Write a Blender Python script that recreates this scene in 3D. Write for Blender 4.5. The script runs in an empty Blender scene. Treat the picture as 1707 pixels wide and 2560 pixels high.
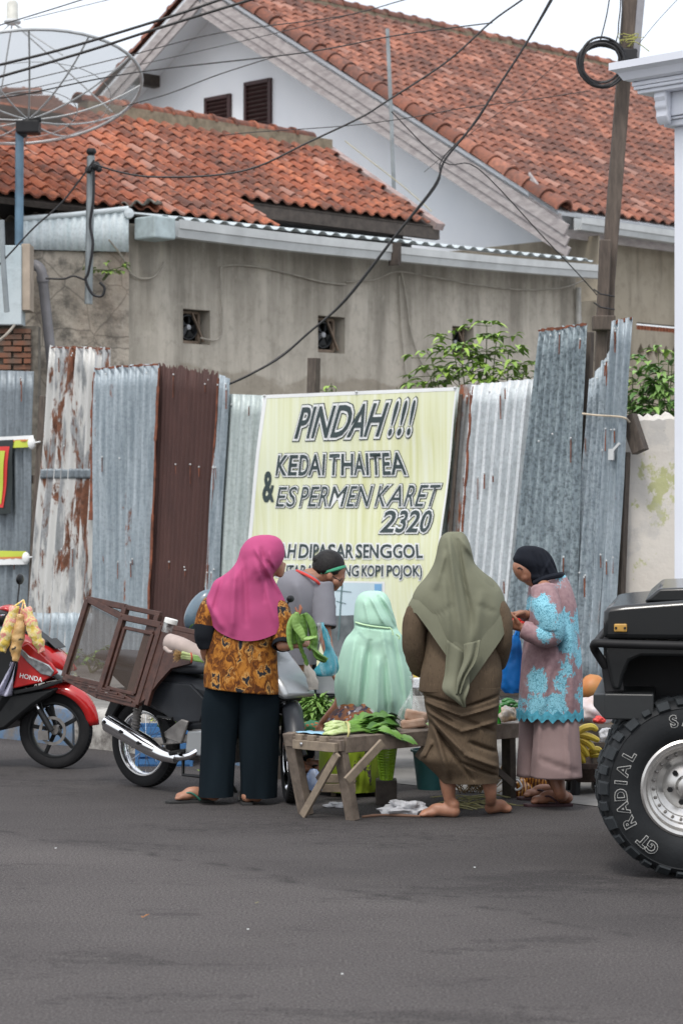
import bpy, math, random
from mathutils import Vector as V, Matrix, noise
random.seed(7)
sc = bpy.context.scene
col = sc.collection
F = 5767.0; CZ = 1.68
# ---------------- camera ----------------
cd = bpy.data.cameras.new('camera'); cam = bpy.data.objects.new('camera', cd); col.objects.link(cam)
cam.location = (0, 0, CZ); cam.rotation_euler = (math.pi/2, 0, 0)
cd.sensor_fit = 'VERTICAL'; cd.sensor_height = 24; cd.lens = F/2560*24; cd.clip_end = 2000; cd.clip_start = .1
cd.dof.use_dof = True; cd.dof.focus_distance = 12.9; cd.dof.aperture_fstop = 3.2
sc.camera = cam
# ---------------- overcast sky, sun, exposure ----------------
w = bpy.data.worlds.new('World'); sc.world = w; w.use_nodes = True
nt = w.node_tree; nt.nodes.clear()
so = nt.nodes.new('ShaderNodeOutputWorld')
sky = nt.nodes.new('ShaderNodeTexSky'); sky.sky_type = 'NISHITA'; sky.sun_disc = False
sky.sun_elevation = math.radians(58); sky.sun_rotation = math.radians(200); sky.dust_density = 4; sky.air_density = 1
b1 = nt.nodes.new('ShaderNodeBackground'); b1.inputs[1].default_value = .05
b2 = nt.nodes.new('ShaderNodeBackground'); b2.inputs[1].default_value = .84
tc = nt.nodes.new('ShaderNodeTexCoord'); nz = nt.nodes.new('ShaderNodeTexNoise'); nz.inputs['Scale'].default_value = 2.2; nz.inputs['Detail'].default_value = 4
cr = nt.nodes.new('ShaderNodeValToRGB'); cr.color_ramp.elements[0].position = .3; cr.color_ramp.elements[1].position = .7
cr.color_ramp.elements[0].color = (.86, .90, .97, 1); cr.color_ramp.elements[1].color = (1, 1, 1, 1)
nt.links.new(tc.outputs['Generated'], nz.inputs['Vector']); nt.links.new(nz.outputs['Fac'], cr.inputs['Fac'])
sx_ = nt.nodes.new('ShaderNodeSeparateXYZ'); nt.links.new(tc.outputs['Generated'], sx_.inputs[0])   # overcast sky: brighter overhead
mr = nt.nodes.new('ShaderNodeMapRange'); mr.inputs['From Min'].default_value = 0; mr.inputs['From Max'].default_value = 1; mr.inputs['To Min'].default_value = .80; mr.inputs['To Max'].default_value = 1.12
nt.links.new(sx_.outputs['Z'], mr.inputs['Value']); vm = nt.nodes.new('ShaderNodeVectorMath'); vm.operation = 'SCALE'; nt.links.new(cr.outputs['Color'], vm.inputs[0]); nt.links.new(mr.outputs[0], vm.inputs['Scale'])
nt.links.new(vm.outputs[0], b2.inputs['Color']); nt.links.new(sky.outputs['Color'], b1.inputs['Color'])
ad = nt.nodes.new('ShaderNodeAddShader'); nt.links.new(b1.outputs[0], ad.inputs[0]); nt.links.new(b2.outputs[0], ad.inputs[1])
nt.links.new(ad.outputs[0], so.inputs['Surface'])
sl = bpy.data.lights.new('sun', 'SUN'); sun = bpy.data.objects.new('sun', sl); col.objects.link(sun)
sl.energy = 1.25; sl.angle = math.radians(12); sl.color = (1, .97, .92)
sun.rotation_euler = (math.radians(32), 0, math.radians(-20))
vs = sc.view_settings; vs.view_transform = 'Standard'; vs.look = 'None'; vs.gamma = 1; vs.exposure = .48; vs.use_curve_mapping = False
sc.cycles.max_bounces = 8; sc.cycles.transparent_max_bounces = 24

# ---------------- helpers ----------------
def P(px, py, Y): return V(((px-853.5)/F*Y, Y, CZ-(py-1280)/F*Y))
def G(px, py, z=0): return P(px, py, (CZ-z)*F/(py-1280))
U = V((math.sqrt(.5), math.sqrt(.5), 0)); W = V((-math.sqrt(.5), math.sqrt(.5), 0)); Z = V((0, 0, 1))
def hit(px, py, o, n):
    d = V(((px-853.5)/F, 1, -(py-1280)/F)); c = V((0, 0, CZ))
    return c + d*((o-c).dot(n)/d.dot(n))
def rnd(a, b): return random.uniform(a, b)
def lerp(a, b, t): return a+(b-a)*t
def frame(x, y, z, o=(0, 0, 0)):
    m = Matrix.Identity(4)
    for i, c in enumerate((x, y, z, V(o))):
        for j in range(3): m[j][i] = c[j]
    return m
def cr_pt(pts, t):
    n = len(pts)-1; s = min(int(t*n), n-1); u = t*n-s
    p0 = pts[max(s-1, 0)]; p1 = pts[s]; p2 = pts[s+1]; p3 = pts[min(s+2, n)]
    f = lambda a, b, c, d: .5*((2*b)+(-a+c)*u+(2*a-5*b+4*c-d)*u*u+(-a+3*b-3*c+d)*u**3)
    return tuple(f(a, b, c, d) for a, b, c, d in zip(p0, p1, p2, p3))
def curve(pts, k=6):
    n = (len(pts)-1)*k
    return [V(cr_pt([tuple(p) for p in pts], i/n)) for i in range(n+1)]

class MB:
    def __init__(s): s.v = []; s.f = []; s.m = []
    def add(s, vs, fs, m=0):
        o = len(s.v); s.v += [tuple(v) for v in vs]; s.f += [tuple(i+o for i in f) for f in fs]; s.m += [m]*len(fs)
        return s
    def box(s, c, d, R=None, m=0):
        x, y, z = (d[0]/2, d[1]/2, d[2]/2); vs = [V((i*x, j*y, k*z)) for i in (-1, 1) for j in (-1, 1) for k in (-1, 1)]
        if R is not None: vs = [R @ v for v in vs]
        c = V(c); return s.add([c+v for v in vs], [(0, 1, 3, 2), (4, 6, 7, 5), (0, 4, 5, 1), (2, 3, 7, 6), (0, 2, 6, 4), (1, 5, 7, 3)], m)
    def beam(s, a, b, wd, h, up=Z, m=0):
        a = V(a); b = V(b); x = (b-a).normalized(); y = up.cross(x)
        if y.length < 1e-4: y = V((0, 1, 0)).cross(x)
        y.normalize(); z = x.cross(y)
        R = Matrix((x, y, z)).transposed()
        return s.box((a+b)/2, ((b-a).length, wd, h), R, m)
    def tube(s, pts, r, n=8, caps=True, m=0):
        pts = [V(p) for p in pts]; k = len(pts); rr = r if isinstance(r, (list, tuple)) else [r]*k
        t0 = (pts[1]-pts[0]).normalized(); a = V((0, 0, 1)) if abs(t0.z) < .9 else V((1, 0, 0)); nx = t0.cross(a).normalized(); vs = []
        for i in range(k):
            t = (pts[min(i+1, k-1)]-pts[max(i-1, 0)])
            if t.length < 1e-7: t = t0
            t.normalize(); nx = (nx-t*nx.dot(t)).normalized(); ny = t.cross(nx)
            for j in range(n):
                an = 2*math.pi*j/n; vs.append(pts[i]+(nx*math.cos(an)+ny*math.sin(an))*rr[i])
        fs = [(i*n+j, i*n+(j+1) % n, (i+1)*n+(j+1) % n, (i+1)*n+j) for i in range(k-1) for j in range(n)]
        if caps: fs += [tuple(range(n))[::-1], tuple((k-1)*n+j for j in range(n))]
        return s.add(vs, fs, m)
    def cap(s, a, b, ra, rb, n=10):   # capsule with round ends
        a = V(a); b = V(b); d = (b-a).normalized(); pts = []; rr = []
        for q in (.98, .8, .45, 0): pts.append(a-d*ra*q); rr.append(ra*math.sqrt(1-q*q))
        for q in (0, .45, .8, .98): pts.append(b+d*rb*q); rr.append(rb*math.sqrt(1-q*q))
        return s.tube(pts, rr, n)
    def lathe(s, prof, n=32, M=None, m=0, a0=0, a1=2*math.pi):
        full = abs(a1-a0-2*math.pi) < 1e-6; k = n if full else n+1; M = M or Matrix.Identity(4)
        vs = [M @ V((r*math.cos(a0+(a1-a0)*j/n), r*math.sin(a0+(a1-a0)*j/n), z)) for r, z in prof for j in range(k)]
        fs = [(i*k+j, i*k+(j+1) % k, (i+1)*k+(j+1) % k, (i+1)*k+j) for i in range(len(prof)-1) for j in range(n)]
        return s.add(vs, fs, m)
    def prism(s, poly, th, M=None, m=0):
        M = M or Matrix.Identity(4); n = len(poly)
        vs = [M @ V((p[0], p[1], -th/2)) for p in poly]+[M @ V((p[0], p[1], th/2)) for p in poly]
        fs = [tuple(range(n))[::-1], tuple(range(n, 2*n))]+[(i, (i+1) % n, n+(i+1) % n, n+i) for i in range(n)]
        return s.add(vs, fs, m)
    def ball(s, c, r, n=14, k=9, R=None, m=0):
        r = r if isinstance(r, (list, tuple)) else (r, r, r); c = V(c); vs = []
        for i in range(k+1):
            ph = math.pi*i/k
            for j in range(n):
                th = 2*math.pi*j/n; v = V((r[0]*math.sin(ph)*math.cos(th), r[1]*math.sin(ph)*math.sin(th), r[2]*math.cos(ph)))
                vs.append(c+(R @ v if R is not None else v))
        return s.add(vs, [(i*n+j, (i+1)*n+j, (i+1)*n+(j+1) % n, i*n+(j+1) % n) for i in range(k) for j in range(n)], m)
    def grid(s, fn, nu, nv, m=0):
        vs = [fn(i/nu, j/nv) for j in range(nv+1) for i in range(nu+1)]
        return s.add(vs, [(j*(nu+1)+i, j*(nu+1)+i+1, (j+1)*(nu+1)+i+1, (j+1)*(nu+1)+i) for j in range(nv) for i in range(nu)], m)
    def mesh(s, name, mats, smooth=40, merge=False):
        me = bpy.data.meshes.new(name); me.from_pydata(s.v, [], s.f)
        for mm in (mats if isinstance(mats, (list, tuple)) else [mats]): me.materials.append(mm)
        if any(s.m): me.polygons.foreach_set('material_index', s.m)
        me.validate(); me.update()
        if merge:
            import bmesh
            bm = bmesh.new(); bm.from_mesh(me); bmesh.ops.remove_doubles(bm, verts=bm.verts, dist=1e-4); bmesh.ops.recalc_face_normals(bm, faces=bm.faces); bm.to_mesh(me); bm.free()
        if smooth:
            me.shade_smooth(); me.set_sharp_from_angle(angle=math.radians(smooth))
        return me
    def build(s, name, mats, parent=None, smooth=40, bevel=0, solid=0, sub=0, merge=False, M=None, loc=None):
        if parent is None and loc is None and M is None:
            xs = [v[0] for v in s.v]; ys = [v[1] for v in s.v]; zs = [v[2] for v in s.v]
            loc = V(((min(xs)+max(xs))/2, (min(ys)+max(ys))/2, min(zs)))
            s.v = [(a-loc.x, b-loc.y, c-loc.z) for a, b, c in s.v]
        o = bpy.data.objects.new(name, s.mesh(name, mats, smooth, merge)); col.objects.link(o)
        if M is not None: o.matrix_world = M
        elif loc is not None: o.location = loc
        WM[o] = M.copy() if M is not None else Matrix.Translation(loc or (0, 0, 0))
        if parent is not None:
            o.parent = parent; CH.setdefault(parent, []).append(o)
            if parent in LOCAL: LOCAL.add(o); WM[o] = Matrix.Identity(4)
            else: o.matrix_parent_inverse = WM[parent].inverted()
        if solid:
            q = o.modifiers.new('solid', 'SOLIDIFY'); q.thickness = solid; q.offset = 0
        if bevel:
            q = o.modifiers.new('bevel', 'BEVEL'); q.width = bevel; q.segments = 2; q.limit_method = 'ANGLE'; q.angle_limit = math.radians(35); q.harden_normals = False
        if sub:
            q = o.modifiers.new('sub', 'SUBSURF'); q.levels = q.render_levels = sub
        return o
WM = {}; CH = {}; LOCAL = set()
def tag(o, label=None, cat=None, group=None, kind=None):
    if label: o['label'] = label
    if cat: o['category'] = cat
    if group: o['group'] = group
    if kind: o['kind'] = kind
    return o
def thing(name, label, cat, loc, group=None, local=False, rz=0):
    o = bpy.data.objects.new(name, None); col.objects.link(o); o.location = loc; o.empty_display_size = .1
    o.rotation_euler = (0, 0, rz); WM[o] = Matrix.Translation(V(loc))
    if local: LOCAL.add(o)
    return tag(o, label, cat, group)
def clone(src, M=None, parent=None, data=True):
    c = src.copy(); col.objects.link(c); c.parent = parent
    if M is not None: c.matrix_basis = M
    for ch in [x for x in CH.get(src, [])]: clone(ch, None, c)
    return c
def ins(p, poly):
    x, y = p; c = False; n = len(poly)
    for i in range(n):
        x1, y1 = poly[i]; x2, y2 = poly[i-1]
        if (y1 > y) != (y2 > y) and x < (x2-x1)*(y-y1)/(y2-y1)+x1: c = not c
    return c

# ---------------- material kit ----------------
class NB:
    def __init__(s, name):
        s.mat = bpy.data.materials.new(name); s.mat.use_nodes = True; s.t = s.mat.node_tree; s.b = s.t.nodes['Principled BSDF']
        s.co = s.n('TexCoord').outputs['Object']
    def n(s, ty, props=None, **inp):
        nd = s.t.nodes.new('ShaderNode'+ty)
        for k, v in (props or {}).items(): setattr(nd, k, v)
        for k, v in inp.items():
            key = k.replace('_', ' ') if not k.startswith('i') or not k[1:].isdigit() else int(k[1:])
            s.put(nd.inputs[key], v)
        return nd
    def put(s, sock, v):
        if isinstance(v, bpy.types.NodeSocket): s.t.links.new(v, sock)
        else:
            if isinstance(v, (tuple, list)) and len(v) == 3 and sock.type == 'RGBA': v = (*v, 1)
            sock.default_value = v
    def map(s, scale, rot=(0, 0, 0), loc=(0, 0, 0)): return s.n('Mapping', Vector=s.co, Scale=scale, Rotation=rot, Location=loc).outputs[0]
    def noise(s, scale, vec=None, det=4, rough=.55, dist=0): return s.n('TexNoise', Vector=vec or s.co, Scale=scale, Detail=det, Roughness=rough, Distortion=dist).outputs['Fac']
    def ramp(s, fac, *st):
        nd = s.n('ValToRGB', Fac=fac); e = nd.color_ramp.elements
        while len(e) < len(st): e.new(.5)
        for el, (p, c) in zip(e, st):
            el.position = p; el.color = (*c, 1) if isinstance(c, tuple) else (c, c, c, 1)
        return nd.outputs['Color']
    def mix(s, f, a, b, mode='MIX'):
        nd = s.n('Mix', {'data_type': 'RGBA', 'blend_type': mode}); s.put(nd.inputs[0], f); s.put(nd.inputs[6], a); s.put(nd.inputs[7], b); return nd.outputs[2]
    def math(s, op, a, b=0, c=0): 
        nd = s.n('Math', {'operation': op}); s.put(nd.inputs[0], a); s.put(nd.inputs[1], b); s.put(nd.inputs[2], c); return nd.outputs[0]
    def sep(s, vec=None): return s.n('SeparateXYZ', Vector=vec or s.co).outputs
    def bump(s, h, st=.3, d=.01): s.put(s.b.inputs['Normal'], s.n('Bump', Strength=st, Distance=d, Height=h).outputs[0])
    def out(s, color=None, rough=None, metal=None, **k):
        if color is not None: s.put(s.b.inputs['Base Color'], color)
        if rough is not None: s.put(s.b.inputs['Roughness'], rough)
        if metal is not None: s.put(s.b.inputs['Metallic'], metal)
        for a, v in k.items(): s.put(s.b.inputs[a.replace('_', ' ')], v)
        return s.mat
def dk(c, f): return tuple(min(1, x*f) for x in c)
def mat(name, c, rough=.6, metal=0, var=.18, vs=5, bump=.0, bs=60, c2=None, sc3=(1, 1, 1), **k):
    m = NB(name); n1 = m.noise(vs, m.map(sc3), 5)
    a, b = (dk(c, 1-var), dk(c, 1+var)) if c2 is None else (c, c2)
    if bump: m.bump(m.noise(bs, m.map(sc3), 3), bump, .004)
    return m.out(m.ramp(n1, (.32, a), (.68, b)), rough, metal, **k)
MT = {}
def srgb(r, g, b, k=1.0):
    f = lambda x: (x/12.92 if x <= .04045 else ((x+.055)/1.055)**2.4)
    return tuple(f(x/255)*k for x in (r, g, b))
def cloth(name, c, var=.12, fine=260, bump=.25, rough=.85, c2=None, vs=7):
    m = NB(name); n1 = m.noise(vs, None, 4); a, b = (dk(c, 1-var), dk(c, 1+var)) if c2 is None else (c, c2)
    m.bump(m.math('ADD', m.math('MULTIPLY', m.noise(fine, None, 2), .15), m.noise(9, m.map((1.6, 1.6, .38)), 4, .6, .5)), bump*1.6, .010)
    return m.out(m.ramp(n1, (.3, a), (.7, b)), rough, 0, Specular_IOR_Level=.12)
def corr(name, base, light, rust=.62, rustcol=(.16, .055, .025), streak=(9, 9, .55), metal=.35, white=None, seed=0, spk=.3):
    m = NB(name); v = m.map(streak, loc=(seed, seed*.7, seed*.3)); st = m.noise(2.2, v, 6, .62)
    c = m.ramp(st, (.3, base), (.7, light)); bl = m.noise(34, None, 3, .6)
    c = m.mix(m.ramp(bl, (.44, 0), (.66, spk)), c, dk(base, .45), 'MIX')
    c = m.mix(m.ramp(m.noise(16, m.map((1.4, 1.4, .5), loc=(seed, 0, 4)), 5, .7), (.52, 0), (.70, spk*.75)), c, dk(light, 1.25))
    r1 = m.noise(3.4, m.map((1.6, 1.6, .42), loc=(seed*3, 1, seed)), 8, .68, .4)
    rf = m.ramp(r1, (rust, 0), (rust+.05, 1))
    rc = m.ramp(m.noise(14, None, 4), (.3, dk(rustcol, .55)), (.7, dk(rustcol, 1.7)))
    if white: c = m.mix(m.ramp(m.noise(2.7, m.map((4, 4, .7), loc=(seed, 5, 2)), 6), (.44, 0), (.52, 1)), c, white)
    c = m.mix(rf, c, rc); m.bump(m.noise(25, None, 4), .25, .004)
    return m.out(c, m.math('ADD', m.math('MULTIPLY', rf, .35), .5), m.math('MULTIPLY', m.math('SUBTRACT', 1, rf), metal))
def wood(name, c, c2, ax=(1, 1, 12), rough=.8):
    m = NB(name); g = m.noise(6, m.map(ax), 6, .65); m.bump(g, .5, .004)
    return m.out(m.ramp(g, (.3, c), (.72, c2)), rough, 0)
# ================= GROUND =================
def m_asphalt():
    m = NB('asphalt'); s = m.sep(); band = m.math('ADD', s['X'], s['Y'])
    wob = m.noise(.9, None, 4); b2 = m.math('ADD', band, m.math('MULTIPLY', wob, .9)); bb = m.math('MULTIPLY', b2, .05)
    f = m.ramp(m.math('ADD', bb, m.math('MULTIPLY', m.math('SUBTRACT', m.noise(5, None, 6, .7), .5), .02)), (.528, 0), (.552, 1))
    big = m.noise(.7, m.map((.7, 1.2, 1), (0, 0, .7)), 7, .62)
    near = m.ramp(big, (.30, (.092, .084, .083)), (.70, (.130, .119, .116)))
    far = m.ramp(big, (.30, (.070, .064, .064)), (.70, (.104, .096, .094)))
    c = m.mix(f, near, far)
    crack = m.ramp(m.math('ABSOLUTE', m.math('SUBTRACT', bb, .540)), (.0, 1), (.0022, 0))
    c = m.mix(m.math('MULTIPLY', crack, m.ramp(m.noise(6, None, 4), (.45, 0), (.6, .5))), c, (.022, .021, .021))
    tex = m.noise(16, m.map((.8, 1.4, 1), (0, 0, .75)), 8, .75)
    st = m.ramp(m.math('ADD', m.noise(.62, m.map((.75, 1.5, 1), (0, 0, .75), (3.1, 1.7, 0)), 5, .6, .4), m.math('MULTIPLY', m.math('SUBTRACT', tex, .5), .55)), (.575, 0), (.66, 1))
    c = m.mix(m.math('MULTIPLY', st, .42), c, (.028, .026, .027))
    st2 = m.ramp(m.math('ADD', m.noise(1.5, m.map((.7, 1.6, 1), (0, 0, .75), (7, 2, 0)), 4), m.math('MULTIPLY', m.math('SUBTRACT', tex, .5), .6)), (.60, 0), (.68, 1))
    c = m.mix(m.math('MULTIPLY', st2, .38), c, (.030, .028, .029))
    dust = m.ramp(m.noise(1.3, m.map((.6, 1.4, 1), (0, 0, .78)), 8, .72), (.52, 0), (.74, 1)); c = m.mix(m.math('MULTIPLY', dust, .30), c, (.150, .138, .130))
    g1 = m.noise(85, None, 3, .8); g2 = m.noise(240, None, 2, .7)
    c = m.mix(.9, c, m.ramp(g1, (.34, .20), (.50, .48), (.66, .80)), 'OVERLAY'); c = m.mix(.8, c, m.ramp(g2, (.34, .25), (.66, .75)), 'OVERLAY')
    vo = m.n('TexVoronoi', {'feature': 'F1'}, Vector=m.co, Scale=26.0); chip = m.math('MULTIPLY', m.ramp(vo.outputs['Distance'], (.07, 1), (.10, 0)), m.ramp(m.n('SeparateXYZ', Vector=vo.outputs['Color']).outputs[0], (.86, 0), (.88, 1)))
    c = m.mix(m.math('MULTIPLY', chip, .7), c, (.26, .24, .22))
    m.bump(m.math('ADD', m.math('ADD', g1, g2), m.math('MULTIPLY', m.noise(7, None, 5), 1.2)), .9, .010)
    return m.out(c, .92, 0, Specular_IOR_Level=.2)
ASPH = m_asphalt()
CONC = mat('pavement_concrete', (.16, .155, .145), .9, 0, .3, 2.5, .5, 60)
DIRT = mat('earth', (.09, .075, .06), .95, 0, .4, 3, .8, 25)
def hgt(x, y): return .012*math.sin(x*.9+y*.4)+.008*math.sin(y*1.7-x)
m = MB(); N = 60
def rd(u, v):
    x = lerp(-60, 60, u); y = lerp(-20, 60, v); return (x, y, 0)
m.grid(rd, 2, 2); tag(m.build('road', ASPH, loc=V((0, 0, 0)), smooth=0), kind='structure')
m = MB(); m.grid(lambda u, v: (lerp(-400, 400, u), lerp(-300, 500, v), -.02), 2, 2)
tag(m.build('ground', DIRT, loc=V((0, 0, 0)), smooth=0), kind='structure')
# pavement behind the kerb line x + y = 14.6 (runs away to the left, like the street)
K0 = 14.6
def kp(t, d, z): return V((-.6, K0+.6, 0))+W*t+U*d+V((0, 0, z))   # t along the street to the left, d back from it
PZ = .22
m = MB(); m.grid(lambda u, v: kp(lerp(0, 40, u), lerp(.16, 30, v), PZ), 2, 2)
m.add([kp(0, .16, PZ), kp(0, 30, PZ), kp(0, 30, 0), kp(0, .16, 0)], [(0, 1, 2, 3)])
tag(m.build('pavement', CONC, loc=V((0, 0, 0)), smooth=0), kind='structure')
def apr(u, v):
    t = lerp(0, -14, u); d = lerp(0, 30, v**2); z = .004+min(max((d-1.0)/2.2, 0), 1)*(PZ-.004); return kp(t, d, z)
m = MB(); m.grid(apr, 14, 30)
tag(m.build('apron', mat('apron_concrete', (.17, .165, .155), .9, 0, .35, 2, .5, 50), loc=V((0, 0, 0)), smooth=30), kind='structure')
# kerb: separate painted stones
kp_w = NB('kerb_white'); c = kp_w.mix(kp_w.ramp(kp_w.noise(5, None, 7, .7), (.42, 0), (.62, 1)), (.42, .41, .38), (.13, .12, .11)); kp_w.bump(kp_w.noise(18), .6, .01); KW = kp_w.out(c, .9)
kp_b = NB('kerb_blue'); c = kp_b.mix(kp_b.ramp(kp_b.noise(5, None, 7, .7), (.42, 0), (.62, 1)), (.09, .16, .26), (.15, .14, .13)); kp_b.bump(kp_b.noise(18), .6, .01); KB = kp_b.out(c, .9)
kerb = thing('kerb', None, None, kp(0, 0, 0)); tag(kerb, kind='structure')
for i in range(22):
    t0 = i*.62; m = MB()
    prof = [(0, -.05), (0, .2+rnd(-.01, .02)), (.02, .255), (.06, .275), (.2, .275), (.2, -.05)]
    n = 6; vs = []
    for k in range(n+1):
        t = t0+.01+(.60)*k/n; 
        for d, z in prof: vs.append(kp(t, d+rnd(-.006, .006), z+rnd(-.006, .006)))
    q = len(prof); fs = [(k*q+j, k*q+(j+1) % q, (k+1)*q+(j+1) % q, (k+1)*q+j) for k in range(n) for j in range(q)]
    fs += [tuple(range(q))[::-1], tuple(n*q+j for j in range(q))]
    m.add(vs, fs); m.build('kerbstone', KB if (i in (0, 3, 4) or i > 6 and ((i+1)//2) % 2 == 0) else KW, kerb, smooth=30)

# ================= ROOF TILES =================
def m_tile(name, a, b, dirt):
    m = NB(name); oi = m.n('ObjectInfo').outputs['Random']; at = m.n('Attribute', {'attribute_name': 'rnd'}).outputs['Fac']
    geo = m.n('NewGeometry').outputs['Position']
    r = m.math('FRACT', m.math('ADD', oi, at)); r2 = m.math('FRACT', m.math('MULTIPLY', r, 17.3))
    c = m.ramp(r, (0, dk(a, .62)), (.35, a), (.7, b), (1, dk(a, .8)))
    w1 = m.noise(1.1, geo, 6, .65); w2 = m.noise(13, geo, 5, .65)
    f = m.ramp(m.math('ADD', m.math('MULTIPLY', w1, .6), m.math('MULTIPLY', w2, .5)), (.46, 0), (.64, 1))
    c = m.mix(m.math('MULTIPLY', f, .78), c, dirt)
    c = m.mix(m.ramp(r2, (.93, 0), (.95, .5)), c, (.42, .24, .19)); m.bump(w2, .35, .01)
    return m.out(c, .82)
TM1 = m_tile('roof_tile_weathered', (.235, .085, .052), (.38, .155, .10), (.07, .042, .037))
TM2 = m_tile('roof_tile_orange', (.31, .088, .043), (.45, .150, .075), (.055, .034, .029))
RIDGE = mat('ridge_mortar', (.15, .13, .09), .95, 0, .5, 9, .8, 30, c2=(.30, .25, .18))
def tile_prof(w, h=.034):   # cross-section of a clay pantile
    return [(-w/2, .0), (-w*.40, h*.95), (-w*.22, h*1.25), (-w*.05, h*.7), (w*.15, 0.0), (w*.35, -.008), (w*.5, .004)]
def tile_geo(w, L, h=.034, th=.014):
    p = tile_prof(w, h); n = len(p); vs = [(x, 0, z+.030) for x, z in p]+[(x, L, z) for x, z in p]+[(x, 0, z+.030-th*1.6) for x, z in p]
    fs = [(i, i+1, n+i+1, n+i) for i in range(n-1)]+[(2*n+i, 2*n+i+1, i+1, i) for i in range(n-1)]
    return vs, fs
def tiled(parent, o, u, up, poly, w, ex, matl, name='roof_tile', near=None):
    """lay pantiles on the plane o + u*a + up*b wherever (a, b) is inside poly"""
    nrm = u.cross(up).normalized(); nrm = nrm if nrm.z > 0 else -nrm
    vs, fs = tile_geo(w*1.06, ex*1.22); b = MB(); b.add(vs, fs); me = b.mesh(name, matl, 50)
    xs = [p[0] for p in poly]; ys = [p[1] for p in poly]; cells = []
    j0 = math.floor(min(ys)/ex); i0 = math.floor(min(xs)/w)
    for j in range(j0, math.ceil(max(ys)/ex)+1):
        for i in range(i0, math.ceil(max(xs)/w)+1):
            a, bb = i*w+rnd(-.006, .006), j*ex+rnd(-.008, .008)
            if ins((a, bb+ex*.4), poly): cells.append((a, bb))
    def place(c):
        R = frame(u, up, nrm); p = o+u*c[0]+up*c[1]+nrm*.01
        R = R @ Matrix.Rotation(rnd(-.035, .035), 4, 'Z') @ Matrix.Rotation(rnd(-.02, .03), 4, 'X'); R.translation = p; return R
    cells.sort(key=lambda c: (o+u*c[0]+up*c[1]-V((0, 0, CZ))).length)
    if near: cells.sort(key=lambda c: 0 if near(o+u*c[0]+up*c[1]) else 1)
    inv = WM[parent].inverted()
    for c in cells[:298]:
        ob = bpy.data.objects.new(name, me); col.objects.link(ob); ob.matrix_world = place(c); ob.parent = parent; ob.matrix_parent_inverse = inv
    V2 = []; F2 = []; R2 = []
    for c in cells[298:]:
        M = place(c); k = len(V2); V2 += [tuple(M @ V(v)) for v in vs]; F2 += [tuple(x+k for x in f) for f in fs]; R2 += [random.random()]*len(fs)
    if F2:
        me2 = bpy.data.meshes.new('roof_tiles'); me2.from_pydata(V2, [], F2); me2.materials.append(matl)
        at = me2.attributes.new('rnd', 'FLOAT', 'FACE'); at.data.foreach_set('value', R2); me2.shade_smooth(); me2.set_sharp_from_angle(angle=math.radians(50))
        ob = bpy.data.objects.new('roof_tiles', me2); col.objects.link(ob); ob.parent = parent; ob.matrix_parent_inverse = inv; ob['kind'] = 'stuff'
def vis(p): 
    x = 853.5+F*p.x/p.y; y = 1280-F*(p.z-CZ)/p.y; return -10 < x < 1700 and -10 < y < 620
def ridge_caps(parent, a, b, L, r, matl, name='ridge_tile', up=Z, flare=1.18):
    d = (b-a); n = max(1, int(d.length/L)); d.normalize(); s = up.cross(d).normalized(); u2 = d.cross(s)
    me = None
    for i in range(n):
        mm = MB(); k = 8
        if me is None:
            vs = []; 
            for (t, rr) in ((0, r*flare), (L*.12, r*flare), (L*.16, r), (L*1.08, r*.94)):
                for j in range(k+1):
                    an = math.pi*j/k-.0; vs.append((t, rr*math.cos(an), rr*math.sin(an)))
            for j in range(k+1):
                an = math.pi*j/k; vs.append((0, r*flare*.82*math.cos(an), r*flare*.82*math.sin(an)))
            fs = [(q*(k+1)+j, q*(k+1)+j+1, (q+1)*(k+1)+j+1, (q+1)*(k+1)+j) for q in range(3) for j in range(k)]+[(4*(k+1)+j, 4*(k+1)+j+1, j+1, j) for j in range(k)]
            mm.add(vs, fs); me = mm.mesh(name, matl, 50)
        ob = bpy.data.objects.new(name, me); col.objects.link(ob)
        ob.matrix_world = frame(d, s, u2, a+d*(i*L)) @ Matrix.Rotation(rnd(-.03, .03), 4, 'Z') @ Matrix.Rotation(rnd(-.03, .03), 4, 'Y')
        ob.parent = parent; ob.matrix_parent_inverse = WM[parent].inverted()
def slab(parent, name, pts, th, matl, **k):   # closed slab: polygon + thickness along its normal (downwards)
    pts = [V(p) for p in pts]; n = (pts[1]-pts[0]).cross(pts[2]-pts[0]).normalized(); n = n if n.z < 0 or abs(n.z) < 1e-3 else -n
    q = len(pts); m = MB(); m.add(pts+[p+n*th for p in pts], [tuple(range(q)), tuple(range(q, 2*q))[::-1]]+[(i, (i+1) % q, q+(i+1) % q, q+i) for i in range(q)])
    return m.build(name, matl, parent, smooth=0, merge=False, **k)

# ================= BIG HOUSE =================
WHITE = mat('white_wall_paint', (.80, .84, .88), .8, 0, .05, 1.2, .3, 40, c2=(.86, .89, .92))
OLDBOARD = mat('weathered_board', (.30, .27, .27), .85, 0, .35, 6, .5, 30, c2=(.46, .43, .42), sc3=(1, 1, 3))
DKWOOD = wood('dark_timber', (.035, .028, .024), (.09, .072, .06), (2, 2, 2))
def m_stain(name, base, dark, warm, dens=.5):
    m = NB(name); s1 = m.noise(1.5, m.map((2.2, 2.2, .35)), 7, .65); s2 = m.noise(.8, None, 7, .65); s3 = m.noise(7, None, 6, .7)
    c = m.mix(m.ramp(s2, (.35, 0), (.65, 1)), base, warm); c = m.mix(m.math('MULTIPLY', m.ramp(s1, (dens, 0), (dens+.18, 1)), .6), c, dark)
    c = m.mix(m.math('MULTIPLY', m.ramp(s3, (.5, 0), (.7, 1)), .35), c, dark); m.bump(s3, .5, .02); return m.out(c, .92)
STAIN = m_stain('stained_render', (.33, .285, .215), (.135, .115, .088), (.42, .37, .29))
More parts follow.
